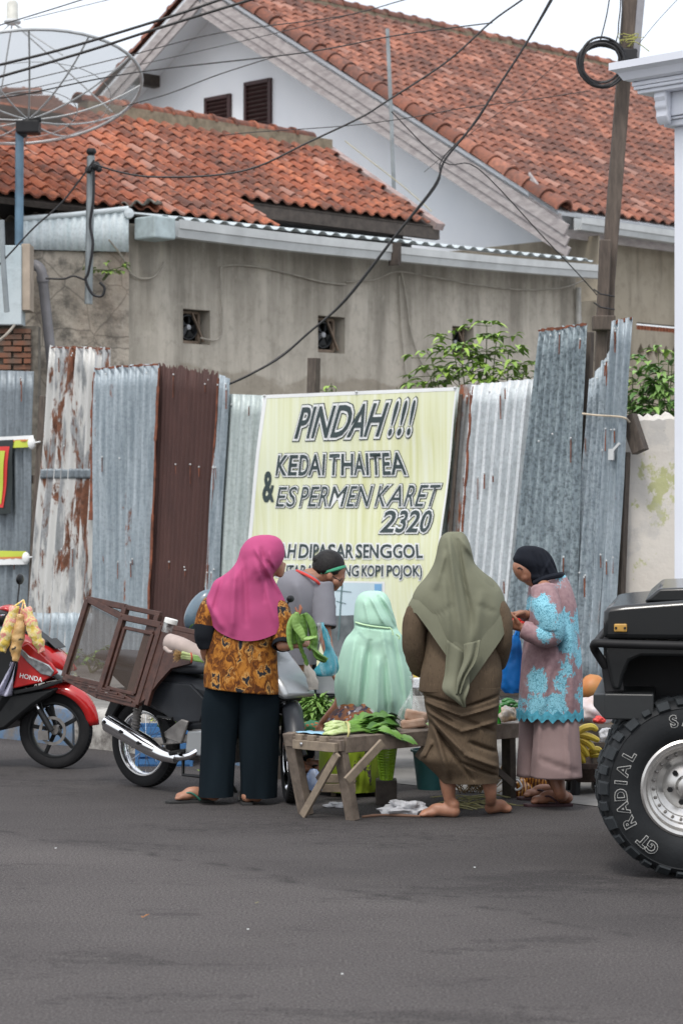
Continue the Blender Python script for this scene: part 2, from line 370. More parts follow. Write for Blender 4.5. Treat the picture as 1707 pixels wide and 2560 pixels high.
E = P(1397, 525, 31.5)            # eave corner of the right slope at the verge
PIT = .59; TA = 7.37; ZA = E.z+PIT*TA
house = thing('house', 'large white gabled house with a weathered orange pantile roof rising behind the concrete wall', 'house', (E.x, E.y, 0))
def hp(s, t, dz=0):               # s along the eave (away to the right), t across the gable (away to the left)
    z = E.z+PIT*(t if t <= TA else 2*TA-t); return V((E.x, E.y, z+dz))+U*s+W*t
LS = 13.5
up = (W+Z*PIT).normalized(); k = math.sqrt(1+PIT*PIT)
tiled(house, E+V((0, 0, .0)), U, up, [(.16, -.06), (LS, -.06), (LS, TA*k-.1), (.16, TA*k-.1)], .235, .285, TM1, near=vis)
for a, b in ((0, TA), (TA, 2*TA)):
    slab(house, 'roof_deck', [hp(0, a, -.02), hp(LS, a, -.02), hp(LS, b, -.02), hp(0, b, -.02)], .05, WHITE)
# left slope: only its verge shows from the street; a strip of the same tiles
up2 = (-W+Z*PIT).normalized()
tiled(house, hp(0, 2*TA), U, up2, [(.1, .0), (2.4, .0), (2.4, TA*k-.1), (.1, TA*k-.1)], .205, .262, TM1, near=vis)
ridge_caps(house, hp(-.12, TA, .06), hp(LS, TA, .06), .36, .11, TM1)
m = MB(); m.beam(hp(-.05, TA, -.02), hp(LS, TA, -.02), .20, .22); m.build('ridge_bed', RIDGE, house, smooth=0)
ridge_caps(house, hp(.04, -.05, .02), hp(.04, TA, .03), .37, .135, TM1, 'verge_tile')
ridge_caps(house, hp(.04, 2*TA+.05, .02), hp(.04, TA, .03), .37, .10, TM1, 'verge_tile')
# barge boards: planks under the verge
for (t0, t1) in ((-.15, TA-.02), (2*TA+.15, TA+.02)):
    for q, (dz, s0) in enumerate(((-.20, -.02), (-.36, .0), (-.50, .02))):
        if q == 2 and t0 > 0: continue
        m = MB(); a = hp(s0, t0, dz); b = hp(s0, t1, dz); m.beam(a, b, .03, .13 if q else .15); m.build('barge_board', OLDBOARD, house, smooth=0)
# gable wall, set back under the overhang
GS = .75; B = 2*TA
def gp(t, z): return V((E.x, E.y, z))+U*GS+W*t
T0 = .38
outl = [(T0, 0), (T0, E.z+PIT*T0-.08), (TA, ZA-.08), (B-T0, E.z+PIT*T0-.08), (B-T0, 0)]
m = MB(); q = [gp(t, z) for t, z in outl]; m.add(q+[p+U*.2 for p in q], [tuple(range(5)), (9, 8, 7, 6, 5)]+[(i, (i+1) % 5, 5+(i+1) % 5, 5+i) for i in range(5)])
m.build('gable_wall', WHITE, house, smooth=0)
LV = mat('louvre_paint', (.045, .016, .016), .55, 0, .2, 9)
for (x0, y0, x1, y1) in ((519, 243, 577, 318), (618, 204, 678, 318)):
    nrm = -U; a = hit(x0, (y0+y1)/2, gp(0, 0), U); b = hit(x1, (y0+y1)/2, gp(0, 0), U); zt = hit((x0+x1)/2, y0+2, gp(0, 0), U).z; zb = hit((x0+x1)/2, y1, gp(0, 0), U).z
    m = MB(); off = -U*.02
    for (p, r) in (((a.x, a.y, zb), (b.x, b.y, zb)), ((a.x, a.y, zt), (b.x, b.y, zt)), ((a.x, a.y, zb-.03), (a.x, a.y, zt+.03)), ((b.x, b.y, zb-.03), (b.x, b.y, zt+.03))):
        m.beam(V(p)+off, V(r)+off, .07, .06, up=Z if abs(p[2]-r[2]) < .01 else W)
    fr = m.build('louvre_window', LV, house, smooth=0)
    n = max(7, int((zt-zb)/.07))
    c = (a+b)/2; L = (a-b).length
    for i in range(n):
        z = zb+(i+.5)*(zt-zb)/n; m = MB(); R = Matrix((W, -U, Z)).transposed() @ Matrix.Rotation(.75, 3, 'X')
        m.box(V((c.x, c.y, z))-U*.02, (L-.05, .075, .014), R); m.build('slat', LV, fr, smooth=0)
    m = MB(); m.box(V((c.x, c.y, (zb+zt)/2))+U*-.002, (L, .01, zt-zb), Matrix((W, -U, Z)).transposed()); m.build('backing', DKWOOD, fr, smooth=0)
# purlin end, side wall, eave board, gutter, vents
a = hit(392, 205, gp(0, 0), U); m = MB(); m.beam(a+U*.3, a-U*.66, .17, .2); m.build('purlin', DKWOOD, house, smooth=0, bevel=.01)
sw = gp(T0, 0)
def wp(s, z, o=0): return V((sw.x, sw.y, z))+U*s-W*o
WIN = []
m = MB()
# side wall with the openings left out: long slot vent and a row of diamonds
sx = lambda px: (lambda h: (h-sw).dot(U))(hit(px, 900, sw, W))
sz = lambda px, py: hit(px, py, sw, W).z
s_a, s_b = sx(1590), sx(1715); vz0, vz1 = sz(1650, 829), sz(1650, 811)
zt = E.z+.1
segs = [(0, s_a, 0, zt), (s_b, 9, 0, zt), (s_a, s_b, vz1, zt), (s_a, s_b, sz(1650, 860), vz0)]
for (s0, s1, z0, z1) in segs:
    q = [wp(s0, z0), wp(s1, z0), wp(s1, z1), wp(s0, z1)]; q2 = [p+W*.15 for p in q]; m.add(q+q2, [(0, 1, 2, 3), (7, 6, 5, 4), (0, 4, 5, 1), (1, 5, 6, 2), (2, 6, 7, 3), (3, 7, 4, 0)])
zd = sz(1650, 860); n = 6; dw = (s_b-s_a)/n; dh = dw*.62*2
for i in range(n):               # wall pieces between the diamond openings
    c = s_a+(i+.5)*dw; zc = zd-dh*.55; L, R_, Tp, Bt = (c-dw*.42, zc), (c+dw*.42, zc), (c, zc+dh*.5), (c, zc-dh*.5)
    for poly in ([(c-dw/2, zd), (c, zd), Tp, L, (c-dw/2, zc)], [(c, zd), (c+dw/2, zd), (c+dw/2, zc), R_, Tp], [(c-dw/2, zc), L, Bt, (c, 0), (c-dw/2, 0)], [R_, (c+dw/2, zc), (c+dw/2, 0), (c, 0), Bt]):
        q = [wp(a, b) for a, b in poly]; q2 = [p+W*.15 for p in q]; k5 = len(q)
        m.add(q+q2, [tuple(range(k5)), tuple(range(k5, 2*k5))[::-1]]+[(j, (j+1) % k5, k5+(j+1) % k5, k5+j) for j in range(k5)])
m.build('side_wall', STAIN, house, smooth=0)
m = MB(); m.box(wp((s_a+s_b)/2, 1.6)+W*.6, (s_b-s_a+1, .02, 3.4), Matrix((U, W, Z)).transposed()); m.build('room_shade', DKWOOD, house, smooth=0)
BR = mat('vent_brick', (.24, .075, .035), .9, 0, .35, 12, .5, 40)
for i in range(16):
    s = s_a+(i+.5)*(s_b-s_a)/16; m = MB(); m.box(wp(s, (vz0+vz1)/2-.02)+W*.06, (.06, .08, (vz1-vz0)*.7), Matrix((U, W, Z)).transposed()); m.build('brick', BR, house, smooth=0)
GUT = mat('gutter_metal', (.50, .52, .52), .5, .0, .12, 4, .2, 30)
def gutter(parent, a, b, h=.15, wd=.12, name='gutter', matl=None, back=W):
    d = (b-a).normalized(); pr = [(0, 0), (0, -h), (-wd*.8, -h), (-wd*.9, -h*.55), (-wd, -h*.5), (-wd, 0), (-wd+.012, 0), (-wd*.88, -h*.5), (-wd*.7, -h+.012), (-.01, -h+.012), (-.01, 0)]
    m = MB(); vs = []; n = 6
    for i in range(n+1):
        c = a.lerp(b, i/n)+V((0, 0, -.012*math.sin(i/n*math.pi)))
        vs += [c+back*x+Z*z for x, z in pr]
    q = len(pr); m.add(vs, [(i*q+j, i*q+(j+1) % q, (i+1)*q+(j+1) % q, (i+1)*q+j) for i in range(n) for j in range(q)]+[tuple(range(q))[::-1], tuple(n*q+j for j in range(q))])
    return m.build(name, matl or GUT, parent, smooth=30)
gutter(house, hp(.25, -.05, -.06), hp(9, -.05, -.06), .17, .15)
m = MB(); a = hp(.2, .1, -.35); m.beam(a, hp(9, .1, -.35), .04, .12); m.build('fascia', OLDBOARD, house, smooth=0)
m = MB(); m.add([hp(.02, 0, -.05), hp(.02, .55, .25), hp(.02, .55, -.42), hp(.02, -.1, -.42)], [(0, 1, 2, 3)]); m.build('eave_end', OLDBOARD, house, smooth=0, solid=.04)
# mortar band under the white paint at the foot of the gable
m = MB(); q = hit(1230, 635, gp(0, 0), U); m.box(gp(2.2, q.z-.35)-U*.012, (4.6, .03, .9), Matrix((W, -U, Z)).transposed()); m.build('plinth', STAIN, house, smooth=0)

# ================= SMALL HOUSE =================
E2 = P(1085, 562, 29.7); P2 = .60
small = thing('house', 'lower house with bright orange pantile roof in front of the white gable', 'house', (E2.x, E2.y, 0))
up3 = (W+Z*P2).normalized(); n3 = U.cross(up3)
def ab(px, py):
    h = hit(px, py, E2, n3)-E2; return (h.dot(U), h.dot(up3))
rz = ab(780, 366)[1]
lo = ab(691, 574)[1]
poly = [(ab(1088, 562)[0]-.1, 0), (0, rz*.02), (0, rz), (ab(235, 296)[0], rz), ab(165, 322), ab(-60, 345), (ab(-60, 520)[0]-.5, lo), (ab(691, 574)[0], lo), ab(618, 512), (ab(640, 520)[0], 0)]
tiled(small, E2, U, up3, poly, .205, .255, TM2, near=vis)
hs = ab(640, 520)[0]
def sp(a, b, dz=0): return E2+U*a+up3*b+Z*dz
slab(small, 'roof_deck', [sp(hs-.2, 0, -.02), sp(.05, 0, -.02), sp(.05, rz, -.02), sp(ab(235, 296)[0], rz, -.02)], .06, DKWOOD)
slab(small, 'roof_deck', [sp(-9, lo+.05, -.03), sp(hs-.2, lo+.05, -.03), sp(hs-.2, rz-.2, -.03), sp(-9, ab(-60, 345)[1], -.03)], .06, DKWOOD)
rl = ab(232, 294)[0]
m = MB(); m.beam(sp(rl, rz, -.02), sp(.05, rz, -.02), .22, .26); m.build('ridge_bed', RIDGE, small, smooth=0)
ridge_caps(small, sp(rl-.1, rz, .1), sp(.02, rz, .1), .36, .10, TM2)
m = MB(); m.beam(sp(.06, -.05, .0), sp(.06, rz, .0), .16, .09); m.build('verge_bed', mat('verge_mortar', (.22, .17, .16), .9, 0, .35, 8, .5, 30, c2=(.40, .30, .28)), small, smooth=0)
# back slope and gable wall
bk = (-W*-1+Z*-P2).normalized()
slab(small, 'roof_deck', [sp(-7, rz, -.05), sp(.05, rz, -.05), sp(.05, rz)+bk*2.4, sp(-7, rz)+bk*2.4], .06, TM2)
GREY = m_stain('grey_render', (.16, .165, .17), (.07, .07, .07), (.22, .22, .22))
R3 = Matrix((U, W, Z)).transposed()
m = MB(); m.box(sp(-4, 0)+W*.5-Z*(E2.z/2+.1), (8, .2, E2.z-.1), R3); m.build('front_wall', GREY, small, smooth=0)
m = MB(); q = [E2+U*-.18+W*.45, E2+U*-.18+W*4.3, E2+U*-.18+W*2.35+Z*1.25]; b = [V((p.x, p.y, 0)) for p in q[:2]]; m.add([b[0], b[1], q[1]+Z*.1, q[2], q[0]+Z*.2], [(0, 1, 2, 3, 4)]); m.build('end_wall', GREY, small, smooth=0, solid=.15)
for t in (.05, 1.2, 2.3):
    m = MB(); m.beam(sp(-7, t, -.14), sp(.1, t, -.14), .09, .14); m.build('rafter_beam', DKWOOD, small, smooth=0)
# distant brown roof on the far left
far = thing('house', 'distant brown hipped tile roof at the far left behind the satellite dish', 'house', (-8, 52, 0))
a, b, c, d = P(-120, 240, 52), P(130, 240, 52), P(260, 330, 50), P(-200, 335, 49)
FAR = m_tile('far_roof_tile', (.24, .12, .09), (.33, .17, .13), (.10, .06, .05))
m = MB()
for i in range(14):
    p0 = lerp(d, a, i/14); p1 = lerp(c, b, i/14); p2 = lerp(c, b, (i+1)/14); p3 = lerp(d, a, (i+1)/14); m.add([p0+Z*.07, p1+Z*.07, p2+Z*.02, p3+Z*.02, p0, p1], [(0, 1, 2, 3), (4, 5, 1, 0)])
m.build('roof', FAR, far, smooth=0); ridge_caps(far, a+Z*.05, b+Z*.05, .4, .14, FAR)
m = MB(); m.box(((a+c)/2+(d-a)*.0).lerp((a+b)/2, .5)*1-Z*4.3+V((0, 1.2, 0)), (6, .3, 8)); m.build('wall', WHITE, far, smooth=0)
# ================= CONCRETE SHED WALL WITH FANS =================
A1 = V((-2.03, 25, 0))
def w1(px, py): return hit(px, py, A1, W)
def ws(px): return (w1(px, 800)-A1).dot(U)
RU = Matrix((U, -W, Z)).transposed()      # x along wall, y towards street, z up
shed = thing('concrete_shed', 'low shed with streaked bare concrete wall, white gutter and square holes holding fans', 'shed', (A1.x, A1.y, 0))
s0, s1 = ws(322), ws(1438)
ztop = w1(385, 560).z-.02
holes = []
for (x0, y0, x1, y1) in ((458, 771, 526, 858), (795, 788, 862, 880), (1130, 814, 1183, 892)):
    holes.append((ws(x0), ws(x1), w1(x0, y1).z, w1(x0, y0).z))
def wall_holes(parent, name, org, ud, nd, a, b, z0, z1, hs, th, matl):
    xs = sorted({a, b, *[h[0] for h in hs], *[h[1] for h in hs]}); m = MB()
    def blk(x0, x1, za, zb):
        q = [org+ud*x0+Z*za, org+ud*x1+Z*za, org+ud*x1+Z*zb, org+ud*x0+Z*zb]; q2 = [p+nd*th for p in q]
        m.add(q+q2, [(0, 1, 2, 3), (7, 6, 5, 4), (0, 4, 5, 1), (1, 5, 6, 2), (2, 6, 7, 3), (3, 7, 4, 0)])
    for x0, x1 in zip(xs[:-1], xs[1:]):
        hh = [h for h in hs if h[0] <= x0+1e-6 and h[1] >= x1-1e-6]
        if hh: blk(x0, x1, z0, hh[0][2]); blk(x0, x1, hh[0][3], z1)
        else: blk(x0, x1, z0, z1)
    return m.build(name, matl, parent, smooth=0)
def m_wall1():
    m = NB('shed_wall_render'); s = m.sep(); base, dark, warm = (.40, .365, .305), (.13, .115, .092), (.56, .515, .44)
    s1 = m.noise(1.5, m.map((2.6, 2.6, .28)), 7, .65); s2 = m.noise(.7, None, 7, .65); s3 = m.noise(9, None, 6, .7)
    c = m.mix(m.ramp(s2, (.35, 0), (.65, 1)), base, warm); 
    topz = m.ramp(m.math('MULTIPLY', s['Z'], .2), (.72, 0), (.94, 1))
    st = m.ramp(m.math('ADD', s1, m.math('MULTIPLY', topz, .22)), (.48, 0), (.76, 1))
    c = m.mix(m.math('MULTIPLY', st, .62), c, dark); low = m.ramp(m.math('ADD', m.math('MULTIPLY', s['Z'], .2), m.math('MULTIPLY', m.noise(1.2, None, 6), .12)), (.70, 1), (.705, 0))
    c = m.mix(m.math('MULTIPLY', low, .40), c, (.16, .125, .08)); c = m.mix(m.ramp(m.noise(1.1, m.map((1, 1, .8), loc=(2, 5, 1)), 7, .7), (.58, 0), (.66, .55)), c, (.58, .53, .45))
    c = m.mix(m.math('MULTIPLY', m.ramp(s3, (.5, 0), (.7, 1)), .3), c, dark); m.bump(m.math('ADD', s3, s1), .45, .02); return m.out(c, .92)
SHW = m_wall1()
wall_holes(shed, 'wall', A1, U, W, s0, s1, 0, ztop, holes, .22, SHW)
FANB = mat('fan_plastic', (.02, .022, .024), .5, 0, .2); FANW = mat('fan_frame_wood', (.20, .15, .11), .8, 0, .3, 10)
HUB = mat('fan_hub', (.35, .36, .38), .4, 0, .1)
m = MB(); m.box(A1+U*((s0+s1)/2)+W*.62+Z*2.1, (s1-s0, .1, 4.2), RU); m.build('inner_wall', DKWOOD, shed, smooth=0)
for i, (a, b, z0, z1) in enumerate(holes):
    c = A1+U*((a+b)/2)+Z*((z0+z1)/2); wd = b-a; hh = z1-z0
    m = MB(); fw = wd*.80; cx = c-U*(wd-fw)*.42+W*.13
    for (dx, dz, sx_, sz_) in ((-fw/2, 0, .03, hh*.86), (fw/2, 0, .03, hh*.86), (0, hh*.43, fw, .03), (0, -hh*.43, fw, .03)):
        m.box(cx+U*dx+Z*dz, (sx_, .05, sz_), RU)
    fan = m.build('fan', FANW, shed, smooth=0)
    if i == 2: tag(fan, 'empty wooden frame in the hole behind the bush')
    M = frame(U, Z, -W, cx); r = min(fw, hh)*.40
    m = MB(); m.lathe([(r*1.08, -.03), (r*1.12, .0), (r*1.08, .03), (r*1.0, .03), (r*.98, -.03), (r*1.08, -.03)], 24, M); m.build('shroud', FANB, fan)
    m = MB()
    for q in range(5):
        an = q*math.pi*2/5+i
        pts = []
        for t in (0, 1):
            for da, rr in ((-.28, .2), (-.42, 1), (.36, 1), (.22, .2)):
                an2 = an+da; rr2 = rr*r*.95; pts.append(M @ V((rr2*math.cos(an2), rr2*math.sin(an2), (.03 if da > 0 else -.02)+t*.006)))
        m.add(pts, [(0, 1, 2, 3), (7, 6, 5, 4), (0, 4, 5, 1), (1, 5, 6, 2), (2, 6, 7, 3), (3, 7, 4, 0)])
    m.build('blades', FANB, fan, smooth=0)
    m = MB(); m.lathe([(0, .045), (r*.22, .04), (r*.27, .0), (r*.27, -.02)], 16, M); m.build('hub', HUB, fan)
    m = MB(); m.beam(cx+U*fw*.15+Z*hh*.42-W*.03, cx+U*fw*.62-Z*hh*.40-W*.05, .035, .015); m.build('stay', FANW, fan, smooth=0)
# corrugated shed roof rising gently to the back, with gutter
METAL = corr('shed_roof_metal', (.46, .52, .54), (.66, .72, .74), .72, metal=.15)
def wavy(p00, p10, p11, p01, n, amp, nrm, nv=2, seg=6, jag=0, wob=0, square=False):
    nu = n*seg; m = MB(); p00, p10, p11, p01 = map(V, (p00, p10, p11, p01))
    jg = [rnd(-1, 1)*jag for _ in range(nu+1)]
    def fn(u, v):
        p = p00.lerp(p10, u).lerp(p01.lerp(p11, u), v); ph = u*n*2*math.pi; h = math.sin(ph)
        if square: h = max(-1, min(1, h*2.6))
        if jag and v == 1: p = p+(p01-p00).normalized()*jg[int(round(u*nu))]
        w_ = wob*(noise.noise(V((u*2.3+p00.x, v*3.1, p00.y*3)))) if wob else 0
        return p+nrm*(h*amp+w_)
    return m.grid(fn, nu, nv)
ga, gb, gc = w1(385, 557), w1(915, 617), w1(1455, 664)
g0, g1, g2 = [p-W*.30 for p in (ga, gb, gc)]
zr = ga.z-.05
ro = A1+V((0, 0, 0)); a = V((ga.x, ga.y, 0))-W*.34
L = (gc-ga).dot(U)
r0 = V((g0.x, g0.y, g0.z+.03)); r1 = V((g2.x, g2.y, g2.z+.03))
m = wavy(r0-U*.15, r1-U*.15, r1-U*.15+W*1.5+Z*.22, r0-U*.15+W*1.5+Z*.22, 34, .017, Z, 2, 8, square=True); m.build('roof_sheet', METAL, shed, smooth=30, solid=.006)
gutter(shed, g0, g1+Z*.0, .19, .13, back=W); gutter(shed, g1+U*.04-Z*.02, g2-Z*.03, .17, .13, back=W)
m = MB(); m.box(g1+U*.03-Z*.12-W*.14, (.05, .16, .26), RU); m.build('gutter_bracket', DKWOOD, shed, smooth=0)
m = MB(); q = w1(350, 577)-W*.25; m.box(q, (.30, .34, .24), RU); m.build('gutter_box', mat('old_white_metal', (.44, .52, .53), .7, .1, .2, 8), shed, smooth=0, bevel=.02)
PVC = mat('white_pipe', (.40, .39, .36), .6, 0, .25, 8); PALEC = mat('pale_cable', (.36, .33, .28), .6, 0, .2, 8)
q = w1(1437, 700)-W*.05; m = MB(); m.tube([V((q.x, q.y, 4.6)), V((q.x, q.y, .2))], .035, 8); m.build('downpipe', PVC, shed)
for pts in ([(497, 845), (535, 850), (552, 820), (548, 690), (560, 665), (640, 668), (740, 690), (800, 705), (860, 712)],
            [(860, 705), (930, 700), (985, 680), (1060, 690), (1180, 712), (1300, 725), (1400, 720), (1455, 700)],
            [(998, 680), (1010, 740), (1022, 830), (1045, 900), (1070, 940)], [(993, 690), (1000, 850), (1012, 960)],
            [(268, 600), (300, 640), (330, 690), (375, 695), (400, 670), (405, 655)]):
    m = MB(); m.tube(curve([w1(x, y)-W*.03 for x, y in pts], 5), .010, 5); m.build('cable', PALEC, shed)
# ---------- mossy wall on the left, facing the street ----------
ML, MR = P(62, 625, 24.45), P(323, 630, 24.72)
MOSS = NB('mossy_render'); m_ = MOSS
v1 = m_.n('TexVoronoi', {'feature': 'DISTANCE_TO_EDGE'}, Vector=m_.mix(.12, m_.co, m_.n('TexNoise', Scale=3.0, Detail=5).outputs['Color']), Scale=3.2).outputs['Distance']
c = m_.ramp(m_.noise(1.6, None, 7, .6), (.35, (.30, .27, .225)), (.65, (.55, .49, .41)))
c = m_.mix(m_.math('MULTIPLY', m_.ramp(m_.noise(4.2, None, 8, .72), (.46, 0), (.62, 1)), .8), c, (.095, .09, .078))
c = m_.mix(m_.math('MULTIPLY', m_.ramp(v1, (.0, 1), (.03, 0)), .6), c, (.07, .065, .058))
c = m_.mix(m_.math('MULTIPLY', m_.ramp(m_.noise(2.2, m_.map((1, 1, .5)), 5), (.5, 0), (.7, 1)), .4), c, (.40, .30, .22)); m_.bump(m_.noise(7, None, 7, .7), .8, .03); MOSSW = m_.out(c, .95)
mwall = thing('plastered_wall', 'cracked mossy plastered wall topped by white metal siding, left of the shed', 'wall', (ML.x, ML.y, 0))
m = MB(); d = (MR-ML).normalized(); nn = V((d.y, -d.x, 0)); c = (ML+MR)/2; RM = Matrix((d, -nn, Z)).transposed()
m.box(V((c.x, c.y, ML.z/2))-nn*.1, ((MR-ML).length, .2, ML.z), RM); m.build('wall', MOSSW, mwall, smooth=0)
SID = corr('white_siding', (.62, .72, .74), (.80, .87, .89), .80, metal=.0)
tl, tr = P(40, 548, 24.4), P(322, 522, 24.66); zb = ML.z+.003
m = wavy(V((tl.x, tl.y, zb)), V((tr.x, tr.y, zb)), tr, tl, 14, .008, nn, 2, 6, square=True); m.build('siding', SID, mwall, smooth=30, solid=.01)
m = MB(); m.tube([tl-Z*.0, tl.lerp(tr, .5)-Z*.01, tr], [.030, .030, .032], 12); m.build('ridge_roll', mat('white_trim', (.62, .68, .70), .5, 0, .1, 9), mwall)
m = MB(); m.lathe([(0, .05), (.05, .04), (.06, 0), (.05, -.04), (0, -.05)], 16, frame(d, Z, nn, tr-Z*.05)); m.build('end_cap', bpy.data.materials['white_trim'], mwall)
a, b = P(-30, 560, 25.4), P(402, 508, 25.6)
m = wavy(a+V((0, -.4, -.02)), b+V((0, -.4, -.02)), b+V((0, 1.3, .14)), a+V((0, 1.3, .14)), 14, .028, Z, 2, 6); m.build('roof_sheet', mat('fibre_cement', (.19, .17, .145), .9, 0, .3, 5, .4), mwall, smooth=30, solid=.012)
# grey elbow pipe
GP = mat('grey_pvc', (.20, .195, .205), .5, 0, .15, 6)
drain = thing('drain_pipe', 'grey plastic drain pipe with an elbow leaning against the mossy wall', 'pipe', P(128, 855, 24.3))
m = MB(); m.tube(curve([P(76, 668, 24.35), P(88, 662, 24.2), P(103, 675, 24.15), P(108, 700, 24.15)], 5)+[P(135, 950, 24.15)], .055, 12); m.build('pipe', GP, drain)
m = MB(); m.tube([P(107, 690, 24.15), P(109, 706, 24.15)], .064, 12); m.build('collar', GP, drain)
# ---------- painted pillar with brick showing at far left ----------
pil = thing('wall_end', 'pale blue painted wall end with bare red bricks showing below, at the left edge', 'wall', (P(30, 700, 23.6).x, 23.6, 0))
c = P(12, 700, 23.6); zt = P(0, 613, 23.6).z; zm = P(0, 812, 23.6).z
PB = m_stain('pale_blue_paint', (.42, .50, .53), (.24, .27, .28), (.56, .62, .64), .6)
m = MB(); m.box((P(8, 0, 23.6).x, 23.75, (zt+zm)/2), (.38, .3, zt-zm)); m.build('painted_face', PB, pil, smooth=0, bevel=.01)
m = MB(); m.box((P(64, 0, 23.6).x, 23.78, (zt+P(0, 780, 23.6).z)/2+.02), (.09, .3, zt-P(0, 780, 23.6).z)); m.build('edge_render', mat('cream_render', (.42, .35, .28), .9, 0, .2, 4, .3), pil, smooth=0, bevel=.008)
m = MB(); m.box((P(30, 0, 23.6).x, 23.86, zm/2), (.5, .22, zm)); m.build('mortar', mat('old_mortar', (.16, .145, .12), .95, 0, .4, 12, .5), pil, smooth=0)
BRK = mat('old_brick', (.22, .09, .05), .9, 0, .35, 6, .6, 50, c2=(.12, .09, .07))
r = 0; z = zm-.03
while z > P(0, 935, 23.6).z:
    x = P(-22, 0, 23.6).x+(r % 2)*.11
    while x < P(74, 0, 23.6).x-.03:
        wd = min(.2, P(76, 0, 23.6).x-x); m = MB(); m.box((x+wd/2, 23.74+rnd(-.02, .02), z-.025), (wd-.015, .1, .048)); m.build('brick', BRK, pil, smooth=0); x += .21
    z -= .062; r += 1
tag(MB().tube(curve([P(-15, 862, 23.2), P(15, 838, 23.2), P(38, 812, 23.25)], 4), .014, 6).build('cable_end', PALEC), 'short pale cable curling out over the bare bricks', 'cable')

# ================= CORRUGATED FENCE =================
FO = V((1.92, 18.6, 0)); FD = V((-.783, .622, 0)).normalized(); FN = V((-FD.y, FD.x, 0)); FN = FN if FN.y < 0 else -FN   # FN points to the street
def fp(px, py, off=0): return hit(px, py, FO+FN*off, FN)
fence = thing('fence', 'patchwork fence of upright corrugated metal sheets, grey, white and rust brown', 'fence', FO)
GALV = corr('galvanised_dark', (.13, .155, .175), (.26, .30, .33), .66, seed=1)
GAL2 = corr('galvanised_blue_grey', (.20, .25, .285), (.42, .48, .52), .64, seed=2, metal=.2)
WHT = corr('flaking_white_sheet', (.20, .215, .22), (.36, .37, .38), .53, white=(.54, .545, .53), seed=4, metal=.1, rustcol=(.12, .05, .028))
BRN = NB('brown_painted_sheet'); c = BRN.ramp(BRN.noise(3, BRN.map((3, 3, .7)), 6), (.3, (.048, .021, .018)), (.7, (.072, .032, .027)))
c = BRN.mix(BRN.math('MULTIPLY', BRN.ramp(BRN.noise(60, None, 3, .7), (.6, 0), (.7, 1)), .5), c, (.11, .06, .05)); BROWN = BRN.out(c, .75)
LIT = corr('galvanised_light', (.34, .40, .40), (.50, .56, .55), .69, seed=6, metal=.2)
BRT = corr('galvanised_bright', (.50, .54, .56), (.74, .78, .80), .67, seed=8, metal=.25)
MOT = corr('galvanised_mottled', (.17, .215, .245), (.36, .43, .46), .655, seed=11, metal=.15, spk=.8)
RST = corr('rusty_strip', (.22, .23, .24), (.34, .34, .33), .50, seed=13)
RU_E = mat('rust_edge', (.16, .055, .03), .9, 0, .5, 14)
def sheet(TL, TR, BR_, BL, n, matl, off=0, amp=.021, jag=.0, label=None, wob=.03, nv=14, sq=False):
    p = [fp(*q, off) for q in (BL, BR_, TR, TL)]
    m = wavy(p[0], p[1], p[2], p[3], n, amp, FN, nv, 8, jag, wob, sq); s_ = tag(m.build('sheet', matl, fence, smooth=60, solid=.003), label); q = MB()
    for v_ in (.36, .70, .97):
        for _ in range(3):
            u_ = rnd(.08, .92); a_ = p[0].lerp(p[1], u_).lerp(p[3].lerp(p[2], u_), v_+rnd(-.012, .012))+FN*(amp+.004); q.ball(a_, (.009, .009, .009), 6, 4, m=0)
            if random.random() < .7: q.beam(a_-Z*.01, a_-Z*rnd(.05, .22)+FD*rnd(-.005, .005), .0015, rnd(.006, .014), up=FD, m=1)
    q.build('nails', [GUT, RU_E], s_, smooth=0)['kind'] = 'stuff'
    return s_
sheet((-60, 925), (82, 928), (66, 1668), (-60, 1668), 7, GALV, 0, label='dark grey sheet streaked with thin rust lines')
sheet((127, 866), (278, 870), (240, 1662), (62, 1655), 9, WHT, .05, jag=.012, label='sheet with flaking white paint and rust runs')
sheet((236, 920), (396, 908), (362, 1675), (232, 1668), 9, GAL2, .08, jag=.008, label='blue grey sheet with a sloping top')
sheet((398, 912), (546, 934), (497, 1690), (366, 1690), 13, BROWN, .02, .009, .03, label='dark brown sheet with a ragged top edge')
sheet((548, 935), (574, 948), (534, 1700), (500, 1700), 2, GAL2, .06, label='narrow grey strip curling at its top')
sheet((556, 984), (700, 990), (676, 1705), (512, 1700), 6, LIT, .0, .022, label='pale grey wide ribbed sheet left of the banner', wob=.01, sq=True)
sheet((690, 990), (1160, 968), (1120, 1715), (660, 1705), 20, LIT, -.01, .02, label='pale grey sheets behind the banner')
sheet((1150, 962), (1190, 958), (1130, 1715), (1085, 1715), 2, RST, .03, .012, label='narrow rusty strip right of the banner')
sheet((1180, 962), (1338, 946), (1262, 1722), (1122, 1718), 7, BRT, .05, .026, jag=.006, label='bright silvery ribbed sheet', wob=.012, sq=True)
sheet((1346, 824), (1465, 809), (1432, 1724), (1246, 1722), 8, MOT, .11, .022, jag=.008, label='tall mottled blue grey sheet with a rusty top edge')
MT2 = corr('galvanised_worn', (.19, .24, .275), (.42, .48, .52), .60, seed=13, metal=.15, spk=.6)
sheet((1472, 955), (1532, 866), (1490, 1730), (1396, 1728), 4, MT2, .075, jag=.012, label='torn rust spotted sheet filling the gap under the wooden pole', nv=10)
sheet((1528, 803), (1580, 793), (1530, 1728), (1468, 1726), 3, GAL2, .09, jag=.006, label='narrow tall sheet at the right end with rust spots')
